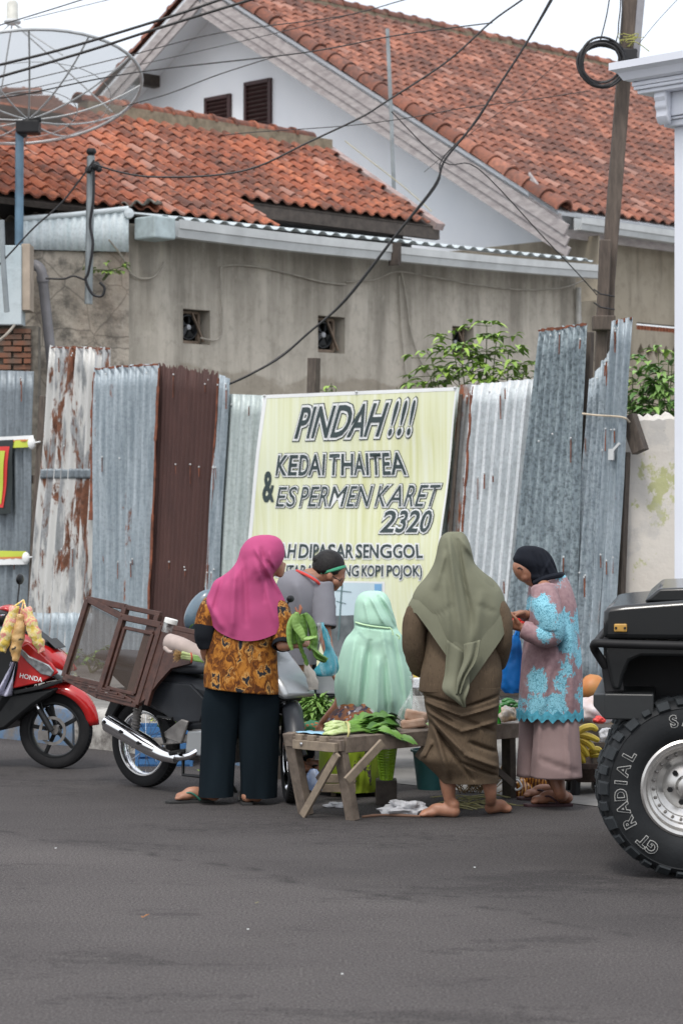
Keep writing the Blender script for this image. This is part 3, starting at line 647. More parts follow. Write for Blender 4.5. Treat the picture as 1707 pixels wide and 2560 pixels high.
for (x0, y0, x1, y1, o_, wd) in ((236, 930, 228, 1300, .10, .05), (366, 1650, 398, 920, .1, .025), (546, 945, 502, 1690, .08, .02), (1345, 826, 1465, 811, .135, .022), (128, 868, 276, 872, .07, .02), (238, 922, 396, 910, .1, .02), (1528, 806, 1580, 796, .08, .025), (1180, 965, 1155, 1330, .08, .02)):
    a, b = fp(x0, y0, o_), fp(x1, y1, o_); m = MB(); n = 16; vs = []; dd = (b-a).normalized(); pp = dd.cross(FN)
    pts = [a.lerp(b, i/n)+pp*rnd(-.008, .008) for i in range(n+1)]
    for i in range(n):
        w2 = wd*rnd(.35, 1.3); m.beam(pts[i], pts[i+1], .008, w2, up=pp)
    m.build('rust_flake', RU_E, fence, smooth=0)
for (y0, y1, mt_, nm_) in ((1172, 1196, GALV, 'lap_band'), (1532, 1662, GAL2, 'bare_foot')):
    xa = lambda y: lerp(127, 62, (y-866)/790)+2; xb = lambda y: lerp(278, 240, (y-866)/796)-2
    p = [fp(xa(y1), y1, .056), fp(xb(y1), y1, .056), fp(xb(y0), y0, .056), fp(xa(y0), y0, .056)]
    wavy(p[0], p[1], p[2], p[3], 9, .021, FN, 4, 8, .006).build(nm_, mt_, fence, smooth=60, solid=.003)
POST = wood('old_post', (.05, .04, .033), (.13, .105, .085), (6, 6, 1.2))
for (x0, y0, x1, y1, off, wd) in ((112, 990, 75, 1660, .0, .09), (403, 925, 372, 1690, -.05, .08), (1152, 985, 1098, 1690, .06, .03), (1470, 830, 1445, 1700, -.06, .08), (785, 895, 770, 1650, -.25, .10), (1557, 1130, 1535, 1730, -.05, .1), (1570, 1040, 1600, 1130, -.04, .12)):
    m = MB(); m.beam(fp(x0, y0, off), fp(x1, y1, off), wd, wd*.7, up=FN); m.build('post', POST, fence, smooth=0, bevel=.006)
for z in (.95, 2.0):
    m = MB(); a = FO+FD*-.2-FN*.07; b = FO+FD*7-FN*.07; m.beam(V((a.x, a.y, z)), V((b.x, b.y, z)), .06, .08); m.build('rail', POST, fence, smooth=0)
m = MB(); m.tube(curve([fp(1455, 1034, .14), fp(1490, 1038, .14), fp(1555, 1043, .14), fp(1572, 1055, .05)], 4), .009, 6); m.build('rope', mat('cream_rope', (.50, .43, .33), .9), fence)
m = MB(); m.beam(fp(1548, 1108, .12), fp(1530, 1128, .12), .02, .02); m.beam(fp(1528, 1122, .12), fp(1527, 1150, .12), .02, .05); m.build('latch', GUT, fence, smooth=0)
# ---------- low cream wall and white gate pillar at the right ----------
CW = NB('peeling_cream_paint'); s = CW.sep()
c = CW.ramp(CW.noise(1.3, None, 5), (.35, (.72, .67, .60)), (.65, (.80, .76, .69)))
gz = CW.ramp(CW.noise(1.9, CW.map((1, 1, .8), loc=(3, 1, 7)), 6, .7), (.57, 0), (.60, .85)); c = CW.mix(gz, c, CW.mix(CW.noise(9, None, 4), (.42, .46, .14), (.62, .60, .34)))
lf = CW.ramp(CW.math('ADD', s['X'], CW.math('MULTIPLY', CW.noise(2, None, 6), .5)), (.0, 0), (.001, 0))
ed = CW.ramp(CW.noise(2.6, CW.map((1, 1, 1), loc=(9, 2, 3)), 7, .72), (.52, 0), (.6, 1)); c = CW.mix(CW.math('MULTIPLY', ed, .6), c, (.58, .56, .53))
c = CW.mix(CW.ramp(CW.noise(6, None, 7, .7), (.66, 0), (.72, 1)), c, (.13, .11, .07)); CW.bump(CW.noise(5, None, 6), .5, .03); CREAM = CW.out(c, .9)
m = MB(); yc = 18.55; xl = P(1546, 0, yc).x; xr = P(1700, 0, yc).x; n = 14; vs = []
tp = [P(0, 1072, yc).z, P(0, 1070, yc).z, P(0, 1066, yc).z, P(0, 1052, yc).z]+[P(0, 1050-i*.3, yc).z for i in range(11)]
for i in range(n+1):
    x = lerp(xl, xr, i/n)+(rnd(0, .0)); z = tp[i]+rnd(-.012, .012)
    vs += [(x, yc, 0), (x, yc, z), (x, yc+.13, z+.05+rnd(-.02, .02)), (x, yc+.3, z), (x, yc+.3, 0)]
m.add(vs, [(i*5+j, i*5+(j+1) % 5, (i+1)*5+(j+1) % 5, (i+1)*5+j) for i in range(n) for j in range(5)]+[(4, 3, 2, 1, 0), tuple(n*5+j for j in range(5))])
cwall = tag(m.build('low_wall', CREAM, smooth=20), 'cream wall with peeling yellow green paint and broken top, beside the white pillar', 'wall')
PW = mat('white_pillar_paint', (.66, .69, .76), .55, 0, .04, 1.5, .1, 30, c2=(.72, .75, .81))
pc0 = P(1684, 800, 17.2); px_, py_ = -W, U   # face runs to the right and nearer; depth runs back
pillar = thing('gate_pillar', 'tall white gate pillar with a moulded cornice and scroll bracket at the right edge', 'pillar', (pc0.x, pc0.y, 0))
RP = Matrix((px_, py_, Z)).transposed()
def block(parent, name, out, z0, z1, LX=3.0, LY=1.6, bev=.006):
    m = MB(); c = V((pc0.x, pc0.y, 0))+px_*(LX/2-out)+py_*(LY/2-out); m.box(V((c.x, c.y, (z0+z1)/2)), (LX, LY, z1-z0), RP); return m.build(name, PW, parent, smooth=0, bevel=bev)
def zz(px, py): # height at the corner edge for silhouettes
    return CZ-(py-1280)/F*17.2
block(pillar, 'shaft', 0, 0, zz(0, 318))
block(pillar, 'capital', .055, zz(0, 318), zz(0, 303)); block(pillar, 'capital', .075, zz(0, 303)+.002, zz(0, 296))
block(pillar, 'frieze', .09, zz(0, 296)+.004, zz(0, 236))
for i, (o_, y0, y1) in enumerate(((.195, 236, 226), (.215, 226, 217), (.225, 217, 206))): block(pillar, 'moulding', o_, zz(0, y0)+.001, zz(0, y1))
prof = [(.235, 205), (.27, 201), (.285, 192), (.30, 184), (.325, 179), (.335, 177), (.345, 176), (.345, 158)]
m = MB(); vs = []
for o_, y in prof:
    c0 = V((pc0.x, pc0.y, zz(0, y)))-px_*o_-py_*o_; vs += [c0, c0+px_*3, c0+px_*3+py_*1.8, c0+py_*1.8]
q = len(prof); m.add(vs, [(i*4+j, i*4+(j+1) % 4, (i+1)*4+(j+1) % 4, (i+1)*4+j) for i in range(q-1) for j in range(4)]+[(3, 2, 1, 0), tuple((q-1)*4+j for j in range(4))]); m.build('cornice', PW, pillar, smooth=0)
bc = hit(1662, 262, pc0-py_*.095, py_)
m = MB(); pr = [(0, .16), (.09, .16), (.10, .12), (.07, .09), (.075, .05), (.06, .02), (.065, -.02), (.045, -.05), (.05, -.09), (.03, -.13), (0, -.15)]
m.prism([(-y, z) for y, z in pr], .11, frame(py_, Z, px_, bc)); m.build('scroll_bracket', PW, pillar, smooth=30, bevel=.01)
m = MB(); m.box(bc+Z*.17-py_*.05, (.15, .14, .04), RP); m.build('bracket_cap', PW, pillar, smooth=0, bevel=.005)
# ================= BANNER =================
def flat(name, c, rough=.6, **k): return mat(name, c, rough, 0, .04, 3, **k)
BL_ = NB('banner_vinyl'); st = BL_.noise(3, BL_.map((9, 9, .12)), 3, .5); bl = BL_.noise(1.2, None, 4)
c = BL_.ramp(st, (.3, (.60, .62, .34)), (.5, (.68, .70, .46)), (.7, (.73, .76, .60))); c = BL_.mix(BL_.math('MULTIPLY', BL_.ramp(bl, (.4, 0), (.7, 1)), .5), c, (.66, .71, .56)); VIN = BL_.out(c, .45)
WHP = flat('print_white', (.74, .76, .76), .45); BLK = flat('print_dark', (.035, .055, .058), .45)
BW = [(665, 988), (1148, 968), (1076, 1702), (580, 1702)]
c4 = [fp(x, y, .10) for x, y in BW]
def bq(u, v, off=.0):            # u left-right, v top-down on the hanging sheet, with soft folds
    p = c4[0].lerp(c4[1], u).lerp(c4[3].lerp(c4[2], u), v)
    f = .009*math.sin(u*46+v*1.2)+.010*math.sin(u*23-v*3)+.03*noise.noise(V((u*3, v*3, 1)))+.012*math.sin(v*9+u*2)
    return p+FN*(f*min(1, 4*v+.2)+.03+off)
banner = thing('banner', 'pale yellow vinyl banner reading PINDAH!!! KEDAI THAITEA & ES PERMEN KARET 2320 hung on the fence', 'banner', fp(870, 1702, .1))
MB().grid(lambda u, v: bq(u, v), 120, 40).build('sheet', VIN, banner, smooth=60)
def bpt(px, py, off):            # source pixel of the print -> the hanging sheet (inverse bilinear, by iteration)
    u, v = .5, .5
    for _ in range(12):
        x = lerp(lerp(BW[0][0], BW[1][0], u), lerp(BW[3][0], BW[2][0], u), v); y = lerp(lerp(BW[0][1], BW[1][1], u), lerp(BW[3][1], BW[2][1], u), v)
        u += (px-x)/490; v += (py-y)/720
    return bq(u, v, off)
for a, b in (((0, 0), (1, .012)), ((0, 0), (.022, 1)), ((0, .985), (1, 1)), ((.992, 0), (1, 1))):
    MB().grid(lambda u, v: bq(lerp(a[0], b[0], u), lerp(a[1], b[1], v), .002), 100 if b[0]-a[0] > .5 else 2, 2 if b[0]-a[0] > .5 else 40).build('white_edge', WHP, banner, smooth=60)
def text_mesh(s, shear=0, off=0, space=1.0, ww=1.0):
    cu = bpy.data.curves.new('t', 'FONT'); cu.body = s; cu.shear = shear; cu.offset = off; cu.space_character = space; cu.space_word = ww; cu.resolution_u = 3; cu.fill_mode = 'BOTH'
    o = bpy.data.objects.new('t', cu); col.objects.link(o); bpy.context.view_layer.update()
    me = bpy.data.meshes.new_from_object(o.evaluated_get(bpy.context.evaluated_depsgraph_get())); bpy.data.objects.remove(o)
    return me
def lettering(parent, s, TLp, TRp, BRp, BLp, layers, fn, shear=0, space=1.0, ww=1.0, name='lettering', capref='H'):
    """print s so that its capitals fill the quad (positions on the printed surface), with outline layers"""
    import bmesh
    base = text_mesh(s, shear, layers[-1][0]*.5, space, ww); xs = [v.co.x for v in base.vertices]; x0, x1 = min(xs), max(xs)
    hm = text_mesh(capref, 0, 0); ch = max(v.co.y for v in hm.vertices)
    for i, (o_, matl) in enumerate(layers):
        me = text_mesh(s, shear, o_, space, ww); bm = bmesh.new(); bm.from_mesh(me)
        bmesh.ops.remove_doubles(bm, verts=bm.verts, dist=1e-5); bmesh.ops.triangulate(bm, faces=bm.faces)
        for _ in range(2): bmesh.ops.subdivide_edges(bm, edges=[e for e in bm.edges if e.calc_length() > .16], cuts=1)
        for v in bm.verts:
            u = (v.co.x-x0)/(x1-x0); t = v.co.y/ch
            px = lerp(lerp(BLp[0], BRp[0], u), lerp(TLp[0], TRp[0], u), t); py = lerp(lerp(BLp[1], BRp[1], u), lerp(TLp[1], TRp[1], u), t)
            v.co = fn(px, py, .005+.004*i)
        bm.to_mesh(me); bm.free(); me.materials.clear(); me.materials.append(matl); me.update()
        o = bpy.data.objects.new(name, me); col.objects.link(o); o.parent = parent; o.matrix_parent_inverse = WM[parent].inverted()
T3 = [(.088, BLK), (.066, WHP), (.016, BLK)]
lettering(banner, 'PINDAH', (768, 1020), (987, 1008), (962, 1088), (748, 1094), T3, bpt, .0)
lettering(banner, '!!!', (1005, 1005), (1052, 1002), (1034, 1084), (985, 1086), T3, bpt, .0, 1.15)
lettering(banner, 'KEDAI THAITEA', (704, 1138), (1014, 1131), (1022, 1184), (701, 1186), T3, bpt, .15, 1.06, .55)
lettering(banner, '&', (668, 1178), (696, 1178), (694, 1250), (664, 1250), [(.03, BLK)], bpt)
lettering(banner, 'ES PERMEN KARET', (708, 1216), (1110, 1210), (1098, 1264), (702, 1264), [(.062, BLK), (.042, WHP), (0, BLK)], bpt, .1, 1.07, .5)
lettering(banner, '2320', (975, 1276), (1092, 1275), (1084, 1327), (968, 1328), T3, bpt, .1)
lettering(banner, 'PINDAH DIPASAR SENGGOL', (628, 1358), (1066, 1360), (1068, 1392), (622, 1392), [(.10, WHP), (.02, BLK)], bpt, 0, 1.0, .6)
lettering(banner, '(POJOK UTARA GUDANG KOPI POJOK)', (625, 1411), (1066, 1412), (1066, 1438), (620, 1438), [(.10, WHP), (.02, BLK)], bpt, 0, 1.0, .6)
# printed photograph of a street on the banner
def patch(parent, name, quad, matl, off, fn=bpt, n=10):
    return MB().grid(lambda u, v: fn(lerp(lerp(quad[0][0], quad[1][0], u), lerp(quad[3][0], quad[2][0], u), v), lerp(lerp(quad[0][1], quad[1][1], u), lerp(quad[3][1], quad[2][1], u), v), off), n, n).build(name, matl, parent, smooth=60)
PSKY = flat('print_sky', (.50, .62, .68)); PHO = mat('print_houses', (.06, .075, .08), .5, 0, .6, 9, c2=(.16, .18, .19)); PBL = flat('print_blue', (.18, .38, .62)); PGR = flat('print_pole', (.10, .17, .18)); PRD = mat('print_road', (.20, .24, .25), .5, 0, .3, 7)
patch(banner, 'printed_picture', ((848, 1450), (976, 1452), (966, 1700), (828, 1700)), WHP, .003)
patch(banner, 'printed_picture', ((851, 1454), (972, 1456), (966, 1540), (838, 1540)), PSKY, .005)
patch(banner, 'printed_picture', ((840, 1538), (966, 1534), (955, 1640), (830, 1640)), PHO, .006)
patch(banner, 'printed_picture', ((826, 1640), (955, 1640), (950, 1698), (822, 1698)), PRD, .006)
patch(banner, 'printed_picture', ((955, 1458), (970, 1458), (968, 1492), (954, 1490)), PBL, .008)
patch(banner, 'printed_picture', ((869, 1458), (873, 1458), (860, 1600), (857, 1600)), PGR, .009, n=6)
patch(banner, 'printed_picture', ((855, 1500), (880, 1506), (880, 1508), (855, 1502)), PGR, .010, n=4)
patch(banner, 'printed_picture', ((848, 1472), (894, 1477), (894, 1479), (848, 1474)), PGR, .010, n=4)
m = MB()
for x, y in ((668, 990), (905, 980), (1144, 970), (590, 1690), (1070, 1695)): m.ball(bpt(x, y, .01), .012, 8, 5)
m.build('eyelets', GUT, banner)
# yellow and red banner at the left edge
LB = thing('banner', 'red, black and yellow banner strung across the dark sheets at the left edge', 'banner', fp(20, 1420, .06))
def lb(px, py, off): return fp(px, py, .06+off)+FN*(.012*math.sin(px*.18)+.008*math.sin(py*.05+px*.03))
YEL = flat('print_yellow', (.48, .55, .06)); RED = flat('print_red', (.55, .035, .03)); ORG = flat('print_orange', (.55, .20, .06)); BK2 = flat('print_black', (.015, .022, .022))
for nm_, q, mt, o_ in (('top_band', ((-40, 1094), (86, 1088), (86, 1098), (-40, 1104)), WHP, .0), ('top_band', ((-40, 1104), (84, 1097), (84, 1102), (-40, 1110)), ORG, .002), ('top_band', ((30, 1102), (80, 1099), (74, 1118), (30, 1120)), YEL, .001),
    ('board', ((-60, 1104), (32, 1099), (26, 1284), (-60, 1287)), BK2, .02), ('board', ((-60, 1117), (23, 1116), (12, 1269), (-60, 1270)), RED, .026), ('board', ((-60, 1127), (15, 1127), (6, 1260), (-60, 1261)), YEL, .032),
    ('bottom_band', ((-40, 1376), (66, 1378), (66, 1396), (-40, 1398)), YEL, .0), ('bottom_band', ((-40, 1394), (66, 1391), (66, 1396), (-40, 1399)), ORG, .006), ('bottom_band', ((-40, 1397), (70, 1395), (70, 1411), (-40, 1413)), WHP, .003)):
    patch(LB, nm_, q, mt, o_, lb, 8)
for x, y in ((80, 1108), (66, 1395)):
    m = MB(); m.ball(fp(x, y, .08), (.04, .03, .06), 9, 6); m.tube([fp(x, y, .08), fp(x+22, y-4, .04)], .008, 6); m.build('knot', WHP, LB)

# ================= UTILITY POLE, WIRES, DISH =================
pole = thing('utility_pole', 'leaning weathered wooden utility pole with a coil of black cable near its top', 'pole', G(1500, 1760))
PY = 21.0; PM = wood('pole_wood', (.058, .045, .037), (.135, .105, .085), (5, 5, .8)); BLACK = mat('black_cable', (.012, .012, .014), .55, 0, .2)
m = MB(); m.beam(P(1502, 905, PY), P(1578, -60, PY), .125, .12, up=V((0, -1, 0))); m.build('post', PM, pole, smooth=0, bevel=.012)
m = MB(); m.beam(P(1492, 1100, PY-.14), P(1512, 600, PY-.14), .10, .1, up=V((0, -1, 0))); m.build('brace_post', PM, pole, smooth=0, bevel=.012)
m = MB(); m.beam(P(1498, 1750, PY), P(1520, 700, PY), .11, .1, up=V((0, -1, 0))); m.build('lower_post', PM, pole, smooth=0, bevel=.012)
m = MB(); m.box(P(1508, 808, PY-.22), (.2, .14, .13)); m.build('splice_block', PM, pole, smooth=0, bevel=.01)
m = MB(); m.beam(P(1606, -60, PY-.02), P(1586, 150, PY-.02), .07, .06, up=V((0, -1, 0))); m.build('conduit', mat('grey_conduit', (.26, .26, .28), .5), pole, smooth=0)
m = MB(); m.box(P(1571, 138, PY-.1), (.13, .12, .1)); m.tube([P(1545, 124, PY-.14), P(1592, 128, PY-.14)], .02, 8); m.tube([P(1545, 142, PY-.14), P(1592, 146, PY-.14)], .02, 8); m.build('clamp', BLACK, pole, smooth=30, bevel=.01)
cc = P(1502, 160, PY-.2)
for k in range(9):
    r0 = .19+rnd(-.022, .03); m = MB(); pts = []; ph = rnd(0, 6); e = rnd(.9, 1.08); dx, dz = rnd(-.02, .02), rnd(-.03, .02)
    for j in range(29):
        an = 2*math.pi*j/28; rr = r0*(1+.03*math.sin(3*an+ph)); pts.append(cc+V((dx+rr*math.cos(an), rnd(-.004, .004)+.03*math.sin(an+ph), dz+rr*e*math.sin(an))))
    m.tube(pts, rnd(.008, .013), 6, False); m.build('cable_coil', BLACK, pole)
for (a, b) in (((1500, 100), (1526, -30)), ((1550, 110), (1553, -30)), ((1536, 112), (1545, 60)), ((1545, 60), (1549, -30))):
    m = MB(); m.tube(curve([P(*a, PY-.1), P((a[0]+b[0])/2+3, (a[1]+b[1])/2, PY-.1), P(*b, PY-.1)], 4), .006, 5); m.build('loose_wire', BLACK, pole)
TW = mat('dry_tendril', (.34, .34, .10), .9)
m = MB()
for k in range(7):
    a = P(1560+rnd(-8, 8), 100+rnd(-12, 10), PY-.12); m.tube(curve([a, a+V((rnd(-.12, .16), rnd(-.05, .02), rnd(-.02, .08))), a+V((rnd(-.12, .28), rnd(-.05, .05), rnd(-.09, .1)))], 4), .004, 4)
m.build('dry_creeper', TW, pole)
for y in (735, 768):
    m = MB(); m.tube([P(1483, y-12, PY-.26), P(1500, y, PY-.28), P(1535, y+6, PY-.2)], .007, 5); m.build('binding_wire', BLACK, pole)
WIRES = [
 ('thick black cable rising from the left edge to the roof peak, upper of a pair', [(-60, 176), (0, 162), (175, 118), (428, 41), (560, -4), (700, -50)], 23, .020),
 ('thick black cable rising from the left edge to the roof peak, lower of a pair', [(-60, 205), (0, 192), (225, 126), (395, 71), (625, 0), (800, -50)], 23, .020),
 ('thin wire crossing the sky over the dish feed at the top left', [(-60, 80), (0, 63), (203, 0), (330, -45)], 22, .008),
 ('faint thin wire leaving the dish feed to the top edge', [(60, 50), (269, 0), (420, -40)], 24, .005),
 ('thin wire from the left edge across the gable towards the top edge', [(-40, 226), (0, 217), (307, 143), (550, 82), (850, 41), (1008, 0), (1150, -40)], 24, .008),
 ('thin wire sagging below the dish rim and crossing the gable peak', [(-40, 245), (0, 238), (384, 154), (680, 85), (860, 41)], 24.5, .006),
 ('dark wire spliced over the gable, running right up to the sky', [(-40, 250), (60, 236), (340, 181), (757, 132), (970, 92), (1110, 72), (1230, 57)], 23.5, .010),
 ('wire climbing from the small roof to join the spliced wire', [(307, 266), (420, 235), (548, 186), (702, 137)], 23.6, .008),
 ('long drooping black cable from the pipe mast over both roofs', [(236, 410), (300, 430), (380, 442), (527, 439), (642, 417), (768, 357), (899, 295), (965, 254), (1118, 153), (1227, 55), (1310, -5), (1360, -50)], 21.5, .013),
 ('heavy twisted black cable hanging diagonally down to the brown fence sheet', [(1400, -50), (1375, 0), (1314, 109), (1243, 219), (1178, 317), (1112, 399), (1085, 465), (987, 590), (860, 752), (768, 835), (702, 892), (631, 933), (560, 966)], 20.9, .016),
 ('thin second strand beside the heavy twisted cable', [(1408, -50), (1380, 0), (1310, 118), (1238, 228), (1184, 312), (1104, 399), (1092, 462), (994, 585), (866, 750), (760, 842), (706, 886), (625, 938), (560, 966)], 20.95, .009),
 ('thin wire stretched across the white gable wall', [(560, 338), (640, 330), (860, 315), (1019, 295), (1170, 268), (1293, 254), (1473, 227)], 22, .006),
 ('thin wire falling from the tall mast to the wooden pole', [(978, 279), (1107, 404), (1194, 421), (1364, 600), (1440, 680), (1492, 738)], 21.5, .008),
 ('black cable slanting from the pipe mast to the left edge', [(236, 400), (200, 450), (150, 512), (85, 570), (20, 640), (-40, 700)], 23.0, .013),
 ('thin wire rising right of the pole past the cornice', [(1594, 112), (1640, 55), (1700, -10)], 20, .004),
 ('thin wire across the tiles from the pole to the middle of the roof', [(1430, 125), (1350, 195), (1290, 250), (1180, 330), (1060, 430)], 21.8, .004),
]
for lab, pts, y, r in WIRES:
    tag(MB().tube(curve([P(a, b, y) for a, b in pts], 6), r*.72, 6).build('overhead_wire', BLACK), lab, 'wire')
# twisted sleeves hung on the heavy cable (spiral)
# tall thin antenna mast
MET = mat('galvanised_pipe', (.26, .29, .30), .45, .4, .2, 5)
tag(MB().tube([P(968, 72, 31), P(978, 300, 31), P(990, 640, 31), P(1002, 1500, 31)], .026, 8).build('antenna_mast', MET), 'tall thin grey pipe mast standing in front of the white gable wall', 'pole')
pm = thing('pipe_mast', 'short grey pipe mast with black insulator and clamped cables on the mossy wall', 'pole', P(222, 740, 24.2))
m = MB(); m.tube([P(222, 760, 24.1), P(228, 390, 24.1)], .042, 10); m.build('pipe', MET, pm)
m = MB(); m.lathe([(0, .07), (.04, .07), (.055, .04), (.05, .02), (.03, 0), (.03, -.05)], 12, Matrix.Translation(P(229, 388, 24.1))); m.ball(P(240, 415, 24.0), .05, 8, 6); m.ball(P(248, 423, 24.0), .035, 8, 6); m.ball(P(222, 425, 24.0), .04, 8, 6); m.build('insulator', BLACK, pm)
m = MB(); m.tube(curve([P(235, 425, 24), P(234, 500, 23.98), P(226, 560, 24), P(233, 610, 23.98), P(222, 680, 23.98), P(215, 700, 23.98), P(232, 735, 23.98), P(255, 740, 23.98), P(262, 720, 23.98), P(250, 706, 23.98)], 5), .016, 6); m.build('cable', BLACK, pm)
m = MB(); m.tube(curve([P(115, 696, 24), P(160, 697, 24), P(185, 690, 24), P(213, 700, 24)], 4), .012, 6); m.build('side_cable', BLACK, pm)
tag(MB().tube([P(5, 550, 23), P(8, 640, 23), P(18, 780, 23)], .028, 8).build('pipe_post', MET), 'thin grey pipe in front of the pale blue wall end at the left edge', 'pole')
tag(MB().tube(curve([P(862, 352, 30.2), P(920, 398, 30.0), P(1000, 460, 29.8), P(1078, 528, 29.6)], 3), .007, 6).build('cord', mat('yellow_cord', (.36, .35, .24), .8)), 'yellowish cord slanting across the white gable wall above the small roof', 'cord')
# satellite dish
dish = thing('satellite_dish', 'large see-through mesh satellite dish on a blue pipe above the orange roof', 'satellite dish', P(48, 610, 24.0))
hubp = P(72, 300, 24.0); ax = V((-.13, .30, .95)).normalized(); xx = ax.cross(V((0, 1, 0))).normalized(); yy = ax.cross(xx)
MD = frame(xx, yy, ax, hubp); RD = 1.22; HD = .36
def dz(r): return HD*(r/RD)**2
DM = mat('dish_metal', (.50, .52, .53), .45, .2, .15, 5)
MS = NB('dish_mesh'); tr = MS.n('BsdfTransparent'); df = MS.n('BsdfDiffuse'); df.inputs[0].default_value = (.55, .55, .54, 1); mx = MS.n('MixShader'); mx.inputs[0].default_value = .42
MS.t.links.new(tr.outputs[0], mx.inputs[1]); MS.t.links.new(df.outputs[0], mx.inputs[2]); MS.t.links.new(mx.outputs[0], MS.t.nodes['Material Output'].inputs[0])
m = MB(); m.lathe([(RD*i/12, dz(RD*i/12)) for i in range(1, 13)], 48, MD); m.build('mesh_panel', MS.mat, dish)
m = MB(); m.tube([MD @ V((RD*math.cos(2*math.pi*j/48), RD*math.sin(2*math.pi*j/48), HD)) for j in range(49)], .018, 8, False); m.build('rim', DM, dish)
for fr in (.42, .72):
    m = MB(); m.tube([MD @ V((RD*fr*math.cos(2*math.pi*j/36), RD*fr*math.sin(2*math.pi*j/36), dz(RD*fr))) for j in range(37)], .005, 5, False); m.build('ring', DM, dish)
for k in range(12):
    an = 2*math.pi*k/12+.2; m = MB(); m.tube([MD @ V((r*math.cos(an), r*math.sin(an), dz(r))) for r in [RD*i/8 for i in range(9)]], .010, 6); m.build('rib', DM, dish)
fd = P(32, 50, 24.0)
for k in range(4):
    an = math.pi/2*k+.55; m = MB(); m.tube([MD @ V((RD*.80*math.cos(an), RD*.80*math.sin(an), dz(RD*.80))), fd-Z*.02], .008, 6); m.build('feed_strut', DM, dish)
m = MB(); m.lathe([(.045, -.02), (.075, 0), (.06, .03), (.058, .2), (.04, .23), (0, .23)], 14, Matrix.Translation(fd-Z*.03)); m.build('feed_horn', mat('feed_plastic', (.55, .55, .50), .5, 0, .15, 12), dish)
m = MB(); m.ball(fd-Z*.02, (.09, .09, .035)); m.build('feed_ring', DM, dish)
m = MB(); m.box(hubp-Z*.08, (.24, .2, .13)); m.tube([hubp-V((.05, 0, .1)), P(52, 340, 24.0)], .06, 8); m.beam(hubp+V((-.12, -.05, -.05)), hubp+V((.14, -.05, 0)), .05, .06); m.build('mount', BLACK, dish, smooth=0, bevel=.015)
m = MB(); m.tube([P(50, 330, 24.0), P(48, 700, 24.0)], .045, 10); m.build('pipe', mat('blue_pipe', (.13, .22, .30), .5, .1, .35, 3), dish)

# ================= PLANTS BEHIND THE FENCE =================
def leafmat(name, a, b): 
    m = NB(name); g = m.n('NewGeometry').outputs['Random Per Island']; c = m.ramp(g, (0, a), (1, b))
    return m.out(c, .5, 0, Subsurface_Weight=.0, Transmission_Weight=.0)
LG = leafmat('leaf_fresh', (.09, .19, .025), (.32, .47, .08)); LD = leafmat('leaf_deep', (.05, .14, .03), (.24, .40, .10)); STEM = mat('green_stem', (.07, .09, .03), .7)
def leaf(m, p, d, L, w, up=Z, droop=.3, seg=3):
    d = V(d).normalized(); s = d.cross(up); s = s.normalized() if s.length > .01 else V((1, 0, 0)); u = s.cross(d); vs = []; ws_ = [0.0, .85, 1, .6, 0][:seg+2]
    for i in range(seg+2):
        t = i/(seg+1); c = V(p)+d*L*t+u*(.10*L*math.sin(t*3))-Z*droop*L*t*t; ww = w*(0 if i in (0,) else [0, .8, 1, .7, 0.04][i] if seg == 3 else math.sin(math.pi*min(t, .97)))
        vs += [c-s*ww/2+u*ww*.18, c, c+s*ww/2+u*ww*.18]
    fs = [(i*3+j, i*3+j+1, (i+1)*3+j+1, (i+1)*3+j) for i in range(seg+1) for j in range(2)]
    m.add(vs, fs)
def bush(label, base, tips, matl, nl=9, L=.14, w=.06, name='leafy_plant', cat='plant'):
    b = thing(name, label, cat, base); sm = MB(); lm = MB()
    for tp in tips:
        mid = V(base).lerp(tp, .5)+V((rnd(-.08, .08), rnd(-.08, .08), rnd(0, .1))); c = curve([base, mid, tp], 8); sm.tube(c, [lerp(.014, .004, i/(len(c)-1)) for i in range(len(c))], 5)
        for i in range(nl*3):
            q = c[min(len(c)-1, int(len(c)*lerp(.28, 1, (i/(nl*3)))))]; an = rnd(0, 6.28)
            tw = V((math.cos(an), math.sin(an), rnd(-.1, .5)))*rnd(.05, .22); e = q+tw; sm.tube([q, e], .003, 4)
            for k in range(3):
                a2 = an+(k-1)*.8+rnd(-.3, .3); leaf(lm, e+V((rnd(-.02, .02),)*3), (math.cos(a2), math.sin(a2), rnd(-.2, .35)), L*rnd(.6, 1.25), w*rnd(.7, 1.2), droop=rnd(.1, .5))
    sm.build('stem', STEM, b); lm.build('foliage', matl, b, smooth=0)
    return b
Y1 = 20.6
b1 = V((P(1210, 1000, Y1).x, Y1, .25))
bush('light green shrub rising above the silvery sheet before the third wall hole', b1, [P(1216, 815, Y1), P(1150, 870, Y1), P(1130, 850, Y1+.2), P(1240, 850, Y1), P(1078, 895, Y1), P(1270, 880, Y1), P(1180, 900, Y1), P(1075, 940, Y1), P(1310, 925, Y1)], LG, 17, .14, .06)
bush('small sprig of leaves beside the slanting timber above the banner', V((P(820, 0, Y1).x, Y1, .25)), [P(815, 965, Y1), P(840, 970, Y1), P(828, 958, Y1)], LG, 4, .09, .05)
bush('low leaves peeping over the right part of the banner', V((P(1000, 0, Y1).x, Y1, .25)), [P(992, 968, Y1), P(1010, 965, Y1), P(1085, 938, Y1)], LG, 2, .08, .04)
Y2 = 19.9
bush('dense green shrub between the fence end and the white pillar', V((P(1630, 0, Y2).x, Y2, .25)), [P(1600, 960, Y2), P(1650, 930, Y2), P(1670, 900, Y2), P(1620, 1000, Y2), P(1660, 985, Y2), P(1690, 950, Y2), P(1590, 1010, Y2), P(1580, 930, Y2+.3), P(1640, 1030, Y2-.2), P(1600, 1040, Y2-.2), P(1670, 1030, Y2)], LD, 15, .16, .065)
